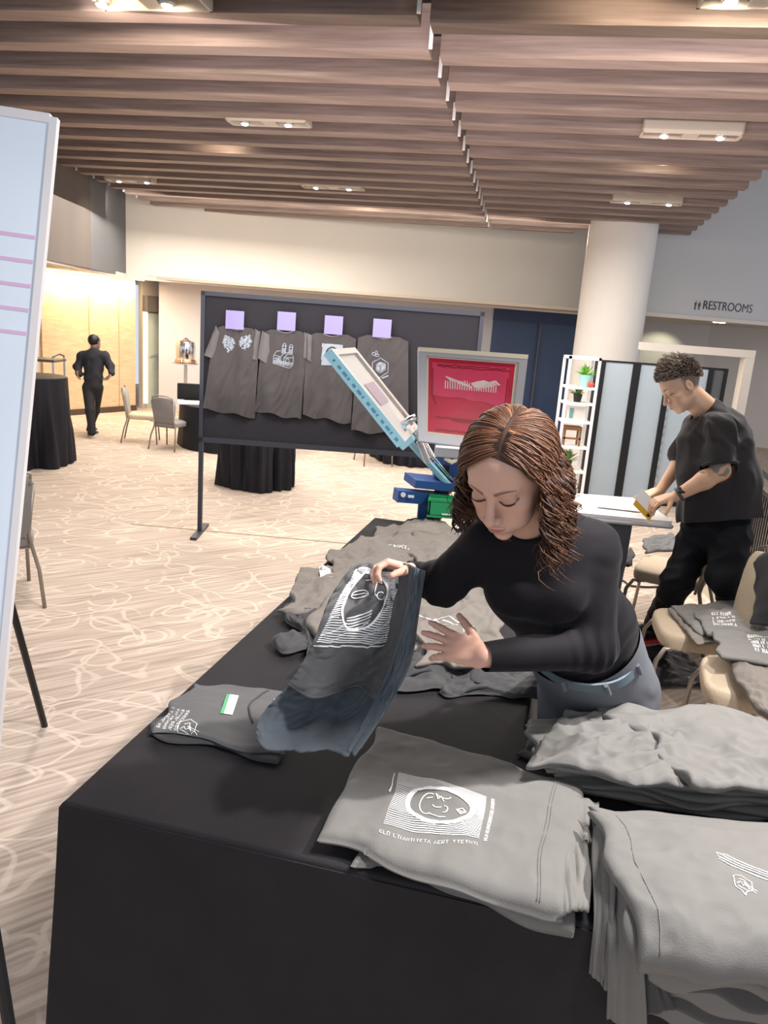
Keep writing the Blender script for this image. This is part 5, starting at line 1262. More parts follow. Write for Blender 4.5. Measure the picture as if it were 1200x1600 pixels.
# --- shirt being lifted by the woman: printed panel, folded side strip and the part trailing onto the table
def lifted(rows, seed, amp, fold, nu=60, nv=80, th=0.004, floor_=0.036):
    F_ = patch([[dep(*q) for q in r_] for r_ in rows])
    def P(u, v):
        q = F_(u, v) + cF * (0.014 * nz(u * 4 + seed, v * 2.2, 8) + amp * (0.3 + v) * math.sin(u * fold + 2.5 * v + seed + 2.2 * nz(u * 2, v * 3, seed)) + amp * 0.35 * (1 - 3 * abs(nz(u * 7 + seed, v * 3, 1))) + 0.0035 * (1 - 4 * abs(nz(u * 9 + v * 5 + seed, v * 9 - u * 3, 2))))
        if q.z < TZ + floor_: q.z = TZ + floor_ + 0.005 * nz(u * 6, v * 6)
        return q
    mb = MB(); sheet(mb, P, nu, nv, th); return mb, P
rowsA = [[(548, 888, 1.99), (570, 878, 2.02), (600, 884, 2.035), (630, 880, 2.02), (650, 886, 2.00)],
        [(516, 935, 1.97), (556, 925, 2.02), (600, 930, 2.04), (630, 930, 2.03), (648, 935, 1.99)],
        [(490, 1000, 1.94), (536, 1000, 1.98), (588, 1004, 2.01), (618, 1000, 2.00), (640, 995, 1.97)],
        [(470, 1040, 1.93), (520, 1052, 1.93), (572, 1050, 2.00), (605, 1052, 1.96), (632, 1040, 1.95)],
        [(450, 1072, 1.93), (500, 1090, 1.90), (556, 1074, 1.98), (590, 1092, 1.93), (622, 1072, 1.93)]]
mb, PH = lifted(rowsA, 0.0, 0.011, 12, 80, 90)
oHs = mb.build('lifted_shirt', m_shirt_mid, None, smooth=True)
tag(oHs, 'dark grey shirt with an oval face print, lifted by one hand over the table', 't-shirt')
mb = MB(); mb.tube([PH(t / 30, 0.985) - cF * 0.002 for t in range(31)], 0.0035, 6); mb.build('hem', m_shirt_mid, oHs, smooth=True)
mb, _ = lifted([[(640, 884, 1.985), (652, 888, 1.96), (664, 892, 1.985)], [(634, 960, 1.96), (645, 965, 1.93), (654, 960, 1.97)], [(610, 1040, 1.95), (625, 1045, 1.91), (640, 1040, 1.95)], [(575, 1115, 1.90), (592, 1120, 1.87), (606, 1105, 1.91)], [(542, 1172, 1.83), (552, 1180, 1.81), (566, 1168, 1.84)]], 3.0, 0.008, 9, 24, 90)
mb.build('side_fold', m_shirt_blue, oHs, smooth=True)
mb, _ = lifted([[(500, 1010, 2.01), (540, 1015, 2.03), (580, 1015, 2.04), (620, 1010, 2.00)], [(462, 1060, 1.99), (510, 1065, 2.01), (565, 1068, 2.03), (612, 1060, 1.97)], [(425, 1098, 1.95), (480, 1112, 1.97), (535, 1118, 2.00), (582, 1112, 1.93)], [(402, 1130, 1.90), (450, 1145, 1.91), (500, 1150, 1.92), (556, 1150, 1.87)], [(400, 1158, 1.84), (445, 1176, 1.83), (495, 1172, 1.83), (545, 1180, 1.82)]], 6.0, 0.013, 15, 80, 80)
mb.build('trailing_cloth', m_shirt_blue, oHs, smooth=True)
Q = quadmap(PH, [(556, 888), (622, 892), (602, 1003), (494, 1004)])
def Qs(s_, t): return Q(s_, t)
mb0 = MB()
def art_face2(parent, Q, m):
    mb = MB(); L_ = []
    n = 40
    for k in range(n):
        y = (k + 0.5) / n; dy = (y - 0.46) / 0.38
        if abs(dy) < 1:
            hw = 0.31 * math.sqrt(1 - dy * dy); L_ += [[(0.0, y), (0.47 - hw, y)], [(0.47 + hw, y), (1, y)]]
        else: L_.append([(0, y), (1, y)])
    ribbons(mb, L_, 0.0029, Q, -0.004, 0.06)
    ribbons(mb, [arc(0.47, 0.46, 0.32, 0.39, 0, 360, 40)], 0.006, Q, -0.0045, 0.03)
    ribbons(mb, [arc(0.36, 0.45, 0.13, 0.05, 180, 360, 8, -10), arc(0.36, 0.45, 0.13, 0.05, 0, 180, 8, -10), [(0.23, 0.47), (0.33, 0.455), (0.49, 0.43)], arc(0.62, 0.33, 0.07, 0.13, 90, 300, 10), arc(0.45, 0.18, 0.2, 0.07, 190, 330, 8), arc(0.5, 0.26, 0.18, 0.05, 190, 330, 8)] + [arc(0.44 + 0.01 * k, 0.66 + 0.028 * k, 0.17, 0.045, 10 + 8 * k, 170, 8, -18) for k in range(5)] + [arc(0.68, 0.44, 0.05, 0.05, 0, 300, 8)], 0.0028, Q, -0.0045, 0.03)
    ribbons(mb, [[(-0.02, 1.04), (0.4, 1.05), (1.0, 1.03)]], 0.004, Q, -0.0045, 0.05)
    return mb.build('print', m, parent)
art_face2(oHs, Q, m_inkw)
# inside of the lifted shirt collar: small neck label on the table part
Qn = quadmap(PL, [(428, 1094), (446, 1108), (444, 1120), (428, 1106)])
mb = MB(); mb.grid(lambda u, v: Qn(u, v) + Vector((0, 0, 0.006)), 4, 4); mb.build('neck_label', m_print, oL2)

# ------------------------------------------------------------------ chairs with shirts at the right
gS = 'tan banquet chairs piled with shirts at the right'
tc1 = make_chair('tan banquet chair with folded grey shirts on its seat, nearer the jeans', m_tan_seat, m_tan_seat, m_paint_tan, None)
p = onz(1036, 985, 0.47); Z1 = math.radians(-72)
def rotp(x, y, rz): return Vector((x * math.cos(rz) - y * math.sin(rz), x * math.sin(rz) + y * math.cos(rz), 0))
def place_seat(o, px, py, rz, local):
    p = onz(px, py, 0.47); q = rotp(local[0], local[1], rz); o.location = (p.x - q.x, p.y - q.y, 0); o.rotation_euler = (0, 0, rz)
place_seat(tc1, 1026, 972, math.radians(80), (0.0, 0.22))
tc2 = dup(tc1, None, None, 'tan banquet chair with folded shirts at the right edge, in front of its twin')
place_seat(tc2, 1098, 1050, math.radians(72), (0.0, 0.22))
tc3 = dup(tc1, None, None, 'tan banquet chair behind the print table with crumpled shirts on it')
place_seat(tc3, 1004, 874, math.radians(60), (0.1, 0.22))
def chair_surf(z0):
    return lambda a, b, h: Vector((a, b, z0 + h))
def wq(pts, z): return [(onz(x, y, z).x, onz(x, y, z).y) for x, y in pts]
def cshirt(lab, pts, z, th, m, seed, **kw):
    return shirt_thing(lab, None, wq(pts, z + th), 0.0, th, m, seed, surf=chair_surf(z), **kw)
cshirt('grey folded shirt flat on the nearer seat, lowest of three', [(1043, 950), (1140, 940), (1200, 985), (1090, 1005)], 0.50, 0.02, m_shirt_warm, 201, crump=0.003, nu=40, nv=40)
cshirt('grey folded shirt in the middle of the pile on the tan chair', [(1048, 946), (1150, 938), (1230, 985), (1096, 992)], 0.52, 0.02, m_shirt, 207, crump=0.003, nu=40, nv=40)
oc, Pc = cshirt('grey folded shirt with white lettering on top of the tan chair pile', [(1085, 955), (1160, 946), (1215, 990), (1105, 990)], 0.545, 0.02, m_shirt, 211, crump=0.002, nu=40, nv=40)
Q = quadmap(Pc, [(1112, 958), (1142, 956), (1152, 980), (1116, 978)]); mb = MB(); ribbons(mb, glyph_lines(4, 0, 1, 0, 0.26, 0.16, 8), 0.004, Q, 0.002, 0.1); mb.build('print', m_inkw, oc)
oc, Pc = cshirt('folded shirt with a white printed block at the right edge above the second chair', [(1112, 985), (1240, 985), (1260, 1045), (1126, 1025)], 0.58, 0.02, m_shirt, 217, crump=0.002, nu=40, nv=40)
Q = quadmap(Pc, [(1168, 992), (1212, 994), (1216, 1024), (1182, 1020)]); mb = MB(); ribbons(mb, glyph_lines(5, 0, 1, 0, 0.2, 0.13, 12), 0.004, Q, 0.002, 0.1); mb.build('print', m_inkw, oc)
cshirt('brownish shirt sagging over the second tan chair at the right edge', [(1128, 1022), (1260, 1040), (1290, 1180), (1188, 1110)], 0.53, 0.03, m_shirt_warm, 223, crump=0.006, bulge=0.03, nu=50, nv=50)
cshirt('crumpled grey shirts heaped on the seat behind the print table', [(1004, 842), (1050, 832), (1060, 858), (1008, 862)], 0.50, 0.022, m_shirt_mid, 229, crump=0.006, wr=0.006, nu=40, nv=40)
cshirt('dark crumpled shirt beside the left man shoe at the table foot', [(968, 862), (990, 856), (992, 880), (975, 882)], 0.45, 0.03, m_shirt_dk, 233, crump=0.01, nu=24, nv=24)
# dark shirts hanging at the right edge
F_ = patch([[dep(*q) for q in r_] for r_ in [[(1178, 880, 3.9), (1215, 850, 3.8), (1260, 850, 3.7)], [(1182, 930, 3.9), (1215, 930, 3.75), (1260, 930, 3.7)], [(1172, 975, 3.9), (1215, 980, 3.8), (1260, 985, 3.7)]]])
mb = MB(); sheet(mb, lambda u, v: F_(u, v) + cF * 0.04 * nz(u * 4, v * 4), 20, 20, 0.012); o = mb.build('draped_shirt', m_shirt_dk, smooth=True); tag(o, 'dark shirt hanging over a chair back at the right edge', 't-shirt')
tc4 = dup(ch, None, None, 'dark banquet chair back under the hanging shirt at the right edge'); p = onz(1215, 1090); tc4.location = (p.x + 0.1, p.y + 0.1, 0); tc4.rotation_euler = (0, 0, math.radians(30)); tc4.scale = (1, 1, 0.97); del tc4['group']
# cable on the floor
cbp = [onz(870 + 0, 885, 0.01), onz(966, 905, 0.01), onz(985, 915, 0.01), onz(1030, 917, 0.01), onz(1080, 912, 0.01), onz(1110, 905, 0.01)]
o = MB().tube([catmull(cbp, t / 40) for t in range(41)], 0.008, 6).build('power_cord', m_black, smooth=True); tag(o, 'black power cord crossing the carpet by the bent man', 'cord')
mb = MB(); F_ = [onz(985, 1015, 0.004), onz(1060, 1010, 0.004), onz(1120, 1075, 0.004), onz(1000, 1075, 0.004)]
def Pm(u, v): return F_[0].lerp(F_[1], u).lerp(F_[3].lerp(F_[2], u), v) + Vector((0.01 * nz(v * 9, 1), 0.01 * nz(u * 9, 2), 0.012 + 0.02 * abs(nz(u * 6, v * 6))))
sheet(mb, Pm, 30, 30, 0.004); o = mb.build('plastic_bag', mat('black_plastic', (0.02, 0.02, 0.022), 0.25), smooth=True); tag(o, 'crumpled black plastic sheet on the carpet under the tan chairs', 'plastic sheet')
# ------------------------------------------------------------------ people
def V3(*a): return Vector(a)
def camv(x, y, z): return (cR * x + cU * y - cF * z)      # camera axes: right, up, towards the camera
def clip(V, F, tests):
    """drop faces whose centre lies on the positive side of any plane (point, normal)"""
    c = V[F].mean(1); keep = np.ones(len(F), bool)
    for t in tests:
        p, n = np.array(t[0][:]), np.array(t[1][:]); m = ((c - p) @ n) > 0
        if len(t) > 2: m &= np.linalg.norm(c - p, axis=1) < t[2]
        keep &= ~m
    F = F[keep]
    ed = np.sort(np.concatenate([F[:, [0, 1]], F[:, [1, 2]], F[:, [2, 3]], F[:, [3, 0]]]), axis=1)
    uq, ct = np.unique(ed, axis=0, return_counts=True); bv = np.unique(uq[ct == 1]); V = V.copy()
    for t in tests:
        p, n = np.array(t[0][:]), np.array(t[1][:]); n = n / np.linalg.norm(n); d = (V[bv] - p) @ n; m = np.abs(d) < 0.014
        if len(t) > 2: m &= np.linalg.norm(V[bv] - p, axis=1) < t[2] * 1.1
        V[bv[m]] -= d[m][:, None] * n
    used = np.unique(F); mp = np.full(len(V), -1); mp[used] = np.arange(len(used)); return V[used], mp[F]
def frame_from(y, z):
    y = y.normalized(); z = (z - y * z.dot(y)).normalized(); x = y.cross(z); return Matrix((x, y, z)).transposed()
def head_mesh(fem, neck_local, neck_r=0.052, vox=0.0022):
    s_ = SDF(); g = (lambda *a: V3(*a))
    s_.ell((0, -0.015, 0.032), (0.074, 0.094, 0.084), 0.01)
    s_.ell((0, 0.018, -0.028), (0.060, 0.066, 0.082), 0.03)
    s_.ell((0, 0.042, 0.040), (0.056, 0.042, 0.045), 0.03)
    jw = 0.040 if fem else 0.050
    s_.ell((0, 0.030, -0.078), (jw, 0.048, 0.034), 0.03)
    s_.ell((0, 0.070, -0.104), (0.018 if fem else 0.023, 0.015, 0.014), 0.018)
    for m in (-1, 1):
        if not fem: s_.cone(V3(0.05 * m, 0.0, -0.06), V3(0.03 * m, 0.055, -0.10), 0.018, 0.014, 0.02)
        s_.ell((0.041 * m, 0.052, -0.030), (0.021, 0.022, 0.016), 0.018)
        s_.ell((0.032 * m, 0.052, -0.062), (0.024, 0.026, 0.026), 0.02)
        s_.cone(V3(0.012 * m, 0.084, 0.019), V3(0.045 * m, 0.070, 0.020), 0.008, 0.006, 0.014)
    for m in (-1, 1): s_.ell((0.031 * m, 0.098, -0.003), (0.017, 0.016, 0.012), 0.012, op='s')
    for m in (-1, 1):
        s_.ell((0.031 * m, 0.0725, -0.004), (0.0155, 0.0135, 0.0125), 0.003)
        s_.ell((0.031 * m, 0.0745, -0.001), (0.0165, 0.0135, 0.0095), 0.002)
    s_.cone(V3(0, 0.083, 0.008), V3(0, 0.108, -0.036), 0.0075, 0.0095, 0.010)
    s_.ell((0, 0.109, -0.040), (0.0105, 0.011, 0.0095), 0.006)
    for m in (-1, 1): s_.ell((0.0125 * m, 0.098, -0.044), (0.008, 0.011, 0.0075), 0.005)
    s_.ell((0, 0.078, -0.070), (0.028, 0.018, 0.020), 0.015)
    s_.ell((0, 0.0935, -0.0655), (0.021, 0.0085, 0.0052), 0.004)
    s_.ell((0, 0.0915, -0.0760), (0.0175, 0.0095, 0.0065), 0.004)
    s_.cone(V3(-0.022, 0.096, -0.0708), V3(0.022, 0.096, -0.0708), 0.0016, 0.0016, 0.003, op='s') if False else None
    s_.p.append(('c', np.array((-0.021, 0.098, -0.0706)), np.array((0.021, 0.098, -0.0706)), 0.0024, 0.0024, 0.003, None, 's'))
    for m in (-1, 1):
        if fem: s_.p.append(('e', np.array((0.0055 * m, 0.106, -0.0505)), np.array((0.003, 0.004, 0.003)), np.eye(3), None, 0.002, None, 's'))
        s_.ell((0.073 * m, -0.012, -0.012), (0.008, 0.018, 0.031), 0.005)
        s_.p.append(('e', np.array((0.083 * m, -0.008, -0.010)), np.array((0.008, 0.009, 0.018)), np.eye(3), None, 0.004, None, 's'))
    s_.cone(V3(0, -0.018, -0.06), neck_local, neck_r, neck_r * 1.12, 0.02)
    return s_.mesh(vox)
def face_tint(V, skin, lip, brow, fem, hair=None):
    T = np.tile(np.array(skin), (len(V), 1)); x, y, z = V[:, 0], V[:, 1], V[:, 2]
    def blend(m, c): T[:] = T * (1 - m[:, None]) + np.array(c) * m[:, None]
    fr = y > 0.04
    bl = np.exp(-(((np.abs(x) - 0.043) / 0.018) ** 2 + ((z + 0.038) / 0.018) ** 2)) * fr; blend(bl * 0.35, (skin[0] * 1.0, skin[1] * 0.72, skin[2] * 0.70))
    n_ = np.exp(-((x / 0.012) ** 2 + ((z + 0.04) / 0.012) ** 2)) * (y > 0.1); blend(n_ * 0.25, (skin[0], skin[1] * 0.75, skin[2] * 0.7))
    lz = np.where(z > -0.0706, (z + 0.0706) / 0.0068, (z + 0.0706) / 0.0115); lp = np.clip(1.6 - 1.6 * ((x / 0.0225) ** 2 + lz ** 2), 0, 1) * (y > 0.078); blend(lp * (0.85 if fem else 0.5), lip)
    sl = np.clip(1 - (np.abs(z + 0.0706 + 0.0012 * (np.abs(x) / 0.02)) / 0.0016), 0, 1) * (np.abs(x) < 0.022) * (y > 0.075); blend(sl * 0.7, (lip[0] * 0.3, lip[1] * 0.25, lip[2] * 0.25))
    ax = np.abs(x)
    bz = 0.0175 + 0.006 * np.sin(np.clip((ax - 0.010) / 0.042, 0, 1) * PI * 0.75) ; bw = 0.0042 * np.clip(1.15 - (ax - 0.012) / 0.045, 0.25, 1)
    bm_ = np.clip(1.5 - np.abs(z - bz) / bw, 0, 1) * ((ax > 0.011) & (ax < 0.052)) * (y > 0.03); blend(bm_ * 0.8, brow)
    ls = -0.0100 + 0.0035 * ((ax - 0.031) / 0.016) ** 2
    lm = np.clip(1.4 - np.abs(z - ls) / (0.0026 if fem else 0.0018), 0, 1) * (np.abs(ax - 0.031) < 0.0175) * (y > 0.05); blend(lm * 0.92, (0.015, 0.01, 0.01))
    if fem:
        es = np.exp(-(((ax - 0.032) / 0.015) ** 2 + ((z - 0.0) / 0.007) ** 2)) * (y > 0.05); blend(es * 0.5, (skin[0] * 0.55, skin[1] * 0.45, skin[2] * 0.45))
    return T
def place_head(V, R3, org, sc): return (V * sc) @ np.array(R3).T + np.array(org[:])
def hand(s_, W, d, n, side, curl=(0.3, 0.3, 0.3, 0.3), spread=0.02, sc=1.0, thumb=0.5, fore=None, seg_bend=1.0):
    d = d.normalized(); n = (n - d * n.dot(d)).normalized(); t = d.cross(n) * side
    if fore is not None: s_.cone(fore, W, 0.034 * sc, 0.026 * sc, 0.015)
    offs = (0.029, 0.010, -0.009, -0.027); ln = (0.070, 0.079, 0.073, 0.056)
    for i in range(4):
        K = W + (d * (0.088 - (0, 0, 0.003, 0.010)[i]) + t * offs[i]) * sc
        s_.cone(W + (t * offs[i] * 0.6 + d * 0.01) * sc, K, 0.0165 * sc, 0.0115 * sc, 0.010 * sc)
        fd = (d + t * (offs[i] / 0.03) * spread * 6).normalized(); p = K; a = 0.0
        for j, (fl_, r0_, r1_) in enumerate(((0.45, 0.0100, 0.0090), (0.30, 0.0090, 0.0082), (0.25, 0.0082, 0.0066))):
            a += curl[i] * (1.0, 1.15, 0.8)[j] * (1 if j == 0 else seg_bend); dd_ = fd * math.cos(a) + n * math.sin(a); q = p + dd_ * ln[i] * fl_ * sc
            s_.cone(p, q, r0_ * sc, r1_ * sc, 0.0035 * sc); p = q
    b = W + (d * 0.022 + t * 0.024 + n * 0.006) * sc; td = (d * 0.62 + t * 0.72 + n * thumb * 0.6).normalized(); m_ = b + td * 0.042 * sc
    s_.cone(b, m_, 0.0155 * sc, 0.0118 * sc, 0.010 * sc); td2 = (td + d * 0.35 + n * thumb * 0.5).normalized(); e = m_ + td2 * 0.033 * sc
    s_.cone(m_, e, 0.0115 * sc, 0.0100 * sc, 0.004); s_.cone(e, e + (td2 + n * thumb * 0.3).normalized() * 0.024 * sc, 0.0100 * sc, 0.0080 * sc, 0.003)
def solid_tint(V, c): return np.tile(np.array(c), (len(V), 1))
m_skin = vcmat('skin', 0.45, 0.12, 0.08, 300)
m_hair = vcmat('hair_strands', 0.5)
m_knit = mat('black_knit', (0.0075, 0.006, 0.0085), 0.75, bump=0.2, bscale=500, var=0.1, spec=0.2, sheen=0.05)
m_denim = mat('grey_denim', (0.13, 0.138, 0.16), 0.8, bump=0.2, bscale=400, var=0.25, vscale=5)
m_tee = mat('washed_black_tee', (0.030, 0.027, 0.029), 0.85, bump=0.1, bscale=300, sheen=0.12, spec=0.2)
m_jean_dk = mat('black_denim', (0.006, 0.0065, 0.010), 0.75, bump=0.1, bscale=300, spec=0.2)

# ---- curly haired woman leaning over the table
wp = dict(pel=dep(938, 1080, 2.52), waist=dep(903, 985, 2.20), chest=dep(852, 905, 2.02), uch=dep(842, 858, 1.95), neck=dep(838, 832, 1.88),
          shR=dep(768, 848, 1.93), shL=dep(922, 858, 1.97), elR=dep(692, 912, 2.03), wrR=dep(640, 896, 2.075), elL=dep(926, 1012, 1.95), wrL=dep(764, 1026, 1.84))
wroot = thing('person', 'curly brown haired woman in black long sleeve top and grey jeans, bending over shirts', 'person', (wp['pel'].x, wp['pel'].y, 0))
lat = (wp['shL'] - wp['shR']).normalized(); spine = (wp['uch'] - wp['waist']).normalized(); front = spine.cross(lat).normalized()
if front.dot(cF) > 0: front = -front
fdn = front
# head
hz = camv(-0.25, 0.75, 0.62); hy = camv(-0.49, -0.65, 0.59); HR = frame_from(hy, hz); HS = 1.10
horg = dep(769, 779, 1.655) - (HR @ V3(0, 0.083 * HS, 0))
def hl2w(p): return HR @ (Vector(p) * HS) + horg
def w2hl(p): return (HR.transposed() @ (Vector(p) - horg)) / HS
Vh, Fh = head_mesh(True, w2hl(wp['neck'] + (wp['uch'] - wp['neck']) * 0.3), 0.046, 0.0018)
Vh = relax(Vh, Fh, 1, 0.4)
skinW = (0.66, 0.40, 0.30)
tH = face_tint(Vh, skinW, (0.48, 0.17, 0.16), (0.10, 0.05, 0.035), True)
VhW = place_head(Vh, HR, horg, HS)
for m in (-1, 1):
    el_ = [hl2w((0.031 * m + 0.0165 * q, 0.0745 + 0.0145 * math.sqrt(max(0.05, 1 - 0.80 * q * q)) * 0.83 + 0.0012, -0.0092 + 0.0035 * q * q)) for q in [k / 7 - 1 for k in range(15)]]
    MB().tube(el_, [0.0006 + 0.0011 * math.sin(PI * min(1, (k + 1) / 15)) for k in range(15)], 5).build('eyelashes', mat('lash_black', (0.008, 0.006, 0.006), 0.6), wroot, smooth=True)
# hands
s1 = SDF(); hand(s1, dep(754, 1026, 1.83), camv(-0.86, 0.24, -0.30), camv(-0.35, -0.25, -0.85), -1, (0.10, 0.14, 0.20, 0.30), 0.045, 0.98, 0.2, fore=dep(785, 1024, 1.85))
V1, F1 = s1.mesh(0.0022)
s2_ = SDF(); hand(s2_, dep(644, 893, 2.06), camv(-0.95, 0.30, 0.30), camv(-0.25, -0.9, 0.25), 1, (0.75, 0.7, 0.7, 0.7), 0.005, 0.92, 0.5, fore=dep(670, 903, 2.05))
V2, F2 = s2_.mesh(0.0022)
# trunk, arms and legs of the same body, worn under the clothes
sb_ = SDF(); down = V3(0, 0, -1)
sb_.cone(wp['waist'], wp['uch'], 0.105, 0.10, 0.04, (front, 0.75)).cone(wp['pel'], wp['waist'], 0.13, 0.105, 0.04, (front, 0.8)).cone(wp['uch'], wp['neck'], 0.07, 0.045, 0.03)
sb_.chain([wp['uch'], wp['shR'], wp['elR'], wp['wrR']], [0.07, 0.045, 0.034, 0.024], 0.02).chain([wp['uch'], wp['shL'], wp['elL'], wp['wrL']], [0.07, 0.045, 0.034, 0.024], 0.02)
latp = V3(lat.x, lat.y, 0).normalized(); 
for m in (-1, 1):
    hp = wp['pel'] + latp * 0.095 * m + V3(0, 0, -0.03); ft = V3(hp.x + latp.x * 0.03 * m, hp.y + 0.06, 0.07)
    kn = hp.lerp(ft, 0.48) + V3(0, -0.03, 0); sb_.chain([hp, kn, ft], [0.085, 0.055, 0.04], 0.03).cone(ft, ft + V3(-0.02, -0.12, -0.035), 0.04, 0.028, 0.02)
Vb, Fb = sb_.mesh(0.009)
npmesh('body', [(VhW, Fh), (V1, F1), (V2, F2), (Vb, Fb)], m_skin, wroot, [tH, solid_tint(V1, (0.66, 0.38, 0.29)), solid_tint(V2, (0.66, 0.38, 0.29)), solid_tint(Vb, skinW)])
# fingernails on the open hand are left natural; sweater
sw = SDF(); neckax = (hl2w((0, -0.018, -0.06)) - wp['neck']).normalized()
sw.cone(wp['pel'] + spine * 0.03, wp['waist'], 0.165, 0.150, 0.06, (front, 0.78))
sw.cone(wp['waist'], wp['chest'], 0.150, 0.152, 0.06, (front, 0.76)).cone(wp['chest'], wp['uch'], 0.150, 0.125, 0.05, (front, 0.72))
for m, px_, py_ in ((-1, 805, 918), (1, 872, 925)): sw.ell(dep(px_, py_, 1.915), (0.076, 0.076, 0.076), 0.05)
sw.cone(wp['uch'], wp['neck'] + neckax * 0.05, 0.10, 0.060, 0.04)
sw.chain([wp['uch'], wp['shR']], [0.10, 0.066], 0.05).chain([wp['uch'], wp['shL']], [0.10, 0.070], 0.05)
sw.chain([wp['shR'], wp['elR'], wp['wrR']], [0.068, 0.056, 0.035], 0.03).chain([wp['shL'], wp['elL'], wp['wrL'] + (wp['wrL'] - wp['elL']).normalized() * 0.01], [0.072, 0.058, 0.036], 0.03)
Vs, Fs = sw.mesh(0.0055); Vs = relax(Vs, Fs, 3, 0.5)
dL = (wp['wrL'] - wp['elL']).normalized(); dR = (wp['wrR'] - wp['elR']).normalized()
Vs, Fs = clip(Vs, Fs, [(wp['wrL'] + dL * 0.012, dL, 0.09), (wp['wrR'] + dR * 0.01, dR, 0.09), (wp['neck'] + neckax * 0.045, neckax, 0.085)])
Ns = vnormals(Vs, Fs)
def creases(V, N, p, ax, rad, amp, wl, seed=0):
    for i in range(len(V)):
        q = Vector(V[i]) - p; d = q.length
        if d < rad:
            k = (1 - d / rad); V[i] += N[i] * (amp * k * math.sin(q.dot(ax) / wl * 2 * PI + 2.5 * nz(q.x * 12 + seed, q.y * 12, q.z * 12)))
creases(Vs, Ns, wp['elL'], dL, 0.13, 0.004, 0.035, 1); creases(Vs, Ns, wp['elR'], dR, 0.11, 0.004, 0.035, 2); creases(Vs, Ns, wp['waist'], spine, 0.22, 0.004, 0.07, 3); creases(Vs, Ns, wp['shL'], (wp['elL'] - wp['shL']).normalized(), 0.13, 0.003, 0.06, 4)
npmesh('sweater', [(Vs, Fs)], m_knit, wroot)
cl_ = MB(); c_ = wp['neck'] + neckax * 0.042; e1_ = neckax.orthogonal().normalized(); e2_ = neckax.cross(e1_)
cl_.tube([c_ + (e1_ * math.cos(2 * PI * k / 32) + e2_ * math.sin(2 * PI * k / 32)) * 0.059 for k in range(33)], 0.008, 8); cl_.build('collar', m_knit, wroot, smooth=True)
# jeans
jn = SDF(); wb = wp['waist'] + (wp['pel'] - wp['waist']) * 0.12
spj = (wp['waist'] - wp['pel']).normalized()
jn.cone(wp['pel'], wb + spj * 0.05, 0.178, 0.166, 0.05, (front, 0.86))
jn.ell(wp['pel'] - front * 0.05 + spj * 0.02, (0.17, 0.15, 0.15), 0.06)
for m in (-1, 1):
    hp = wp['pel'] + latp * 0.095 * m + V3(0, 0, -0.03); ft = V3(hp.x + latp.x * 0.03 * m, hp.y + 0.06, 0.10)
    kn = hp.lerp(ft, 0.48) + V3(0, -0.03, 0); jn.chain([hp, kn, ft], [0.105, 0.075, 0.06], 0.04)
Vj, Fj = jn.mesh(0.008); Vj = relax(Vj, Fj, 2, 0.5); Vj, Fj = clip(Vj, Fj, [(wb, spj, 0.4)])
Nj = vnormals(Vj, Fj); creases(Vj, Nj, wp['pel'], V3(0.5, 0.2, 1).normalized(), 0.25, 0.006, 0.09, 5)
npmesh('jeans', [(Vj, Fj)], m_denim, wroot)
# waistband, belt loops, pocket seam follow the jeans' top rim
Vrim = Vj[np.abs((Vj - np.array(wb[:])) @ np.array(spj[:])) < 0.012]
e1_ = lat; e2_ = spj.cross(lat).normalized(); cen_ = Vector(Vrim.mean(0))
ang = np.arctan2((Vrim - np.array(cen_[:])) @ np.array(e2_[:]), (Vrim - np.array(cen_[:])) @ np.array(e1_[:])); rr_ = np.linalg.norm(Vrim - np.array(cen_[:]), axis=1)
ring = []
for k in range(49):
    a = -PI + 2 * PI * k / 48; dif = np.abs(np.angle(np.exp(1j * (ang - a)))); r_ = np.percentile(rr_[dif < 0.12], 92) if (dif < 0.12).any() else 0.17
    ring.append(cen_ + (e1_ * math.cos(a) + e2_ * math.sin(a)) * (r_ + 0.004))
wbm = MB(); vs = []; fs = []
for k, q in enumerate(ring):
    o_ = (q - cen_).normalized()
    vs += [q + spj * 0.018, q + spj * 0.018 + o_ * 0.006, q - spj * 0.022 + o_ * 0.010, q - spj * 0.022]
for k in range(48):
    for j in range(4): fs.append([k * 4 + j, k * 4 + (j + 1) % 4, (k + 1) * 4 + (j + 1) % 4, (k + 1) * 4 + j])
wbm.add(vs, fs); wbo = wbm.build('waistband', mat('teal_grey_belt', (0.10, 0.14, 0.17), 0.6), wroot, smooth='auto')
for k in (2, 8, 14, 20, 27, 33, 39, 45):
    q = ring[k]; o_ = (q - cen_).normalized(); MB().tube([q + spj * 0.024 + o_ * 0.012, q - spj * 0.03 + o_ * 0.016], 0.007, 6).build('belt_loop', m_denim, wroot)
# head hair: cap and curly locks
hb = MB(); tin = []
def scal(dv, k=1.0): return V3(0, -0.014, 0.030) + V3(dv.x * 0.079 * k, dv.y * 0.100 * k, dv.z * 0.090 * k)
def pol(psi, th): return V3(math.sin(psi) * math.sin(th), math.sin(psi) * math.cos(th), math.cos(psi))
nps, nth = 30, 60; vs = []; fs = []
for i in range(nps + 1):
    for j in range(nth):
        th = 2 * PI * j / nth; fr_ = max(0, math.cos(th)); lim = math.radians(118) - math.radians(68) * fr_ ** 1.1
        psi = lim * i / nps; vs.append(hl2w(scal(pol(psi, th), 1.045)))
for i in range(nps):
    for j in range(nth): fs.append([i * nth + j, (i + 1) * nth + j, (i + 1) * nth + (j + 1) % nth, i * nth + (j + 1) % nth])
hb.add(vs, fs); tin += [(0.045, 0.02, 0.012)] * len(vs)
rnd = random.Random(21)
def slerp(a, b, t):
    w_ = math.acos(max(-1, min(1, a.dot(b)))); return (a * math.sin((1 - t) * w_) + b * math.sin(t * w_)) / math.sin(w_) if w_ > 1e-4 else a
G = V3(0, 0, -1)
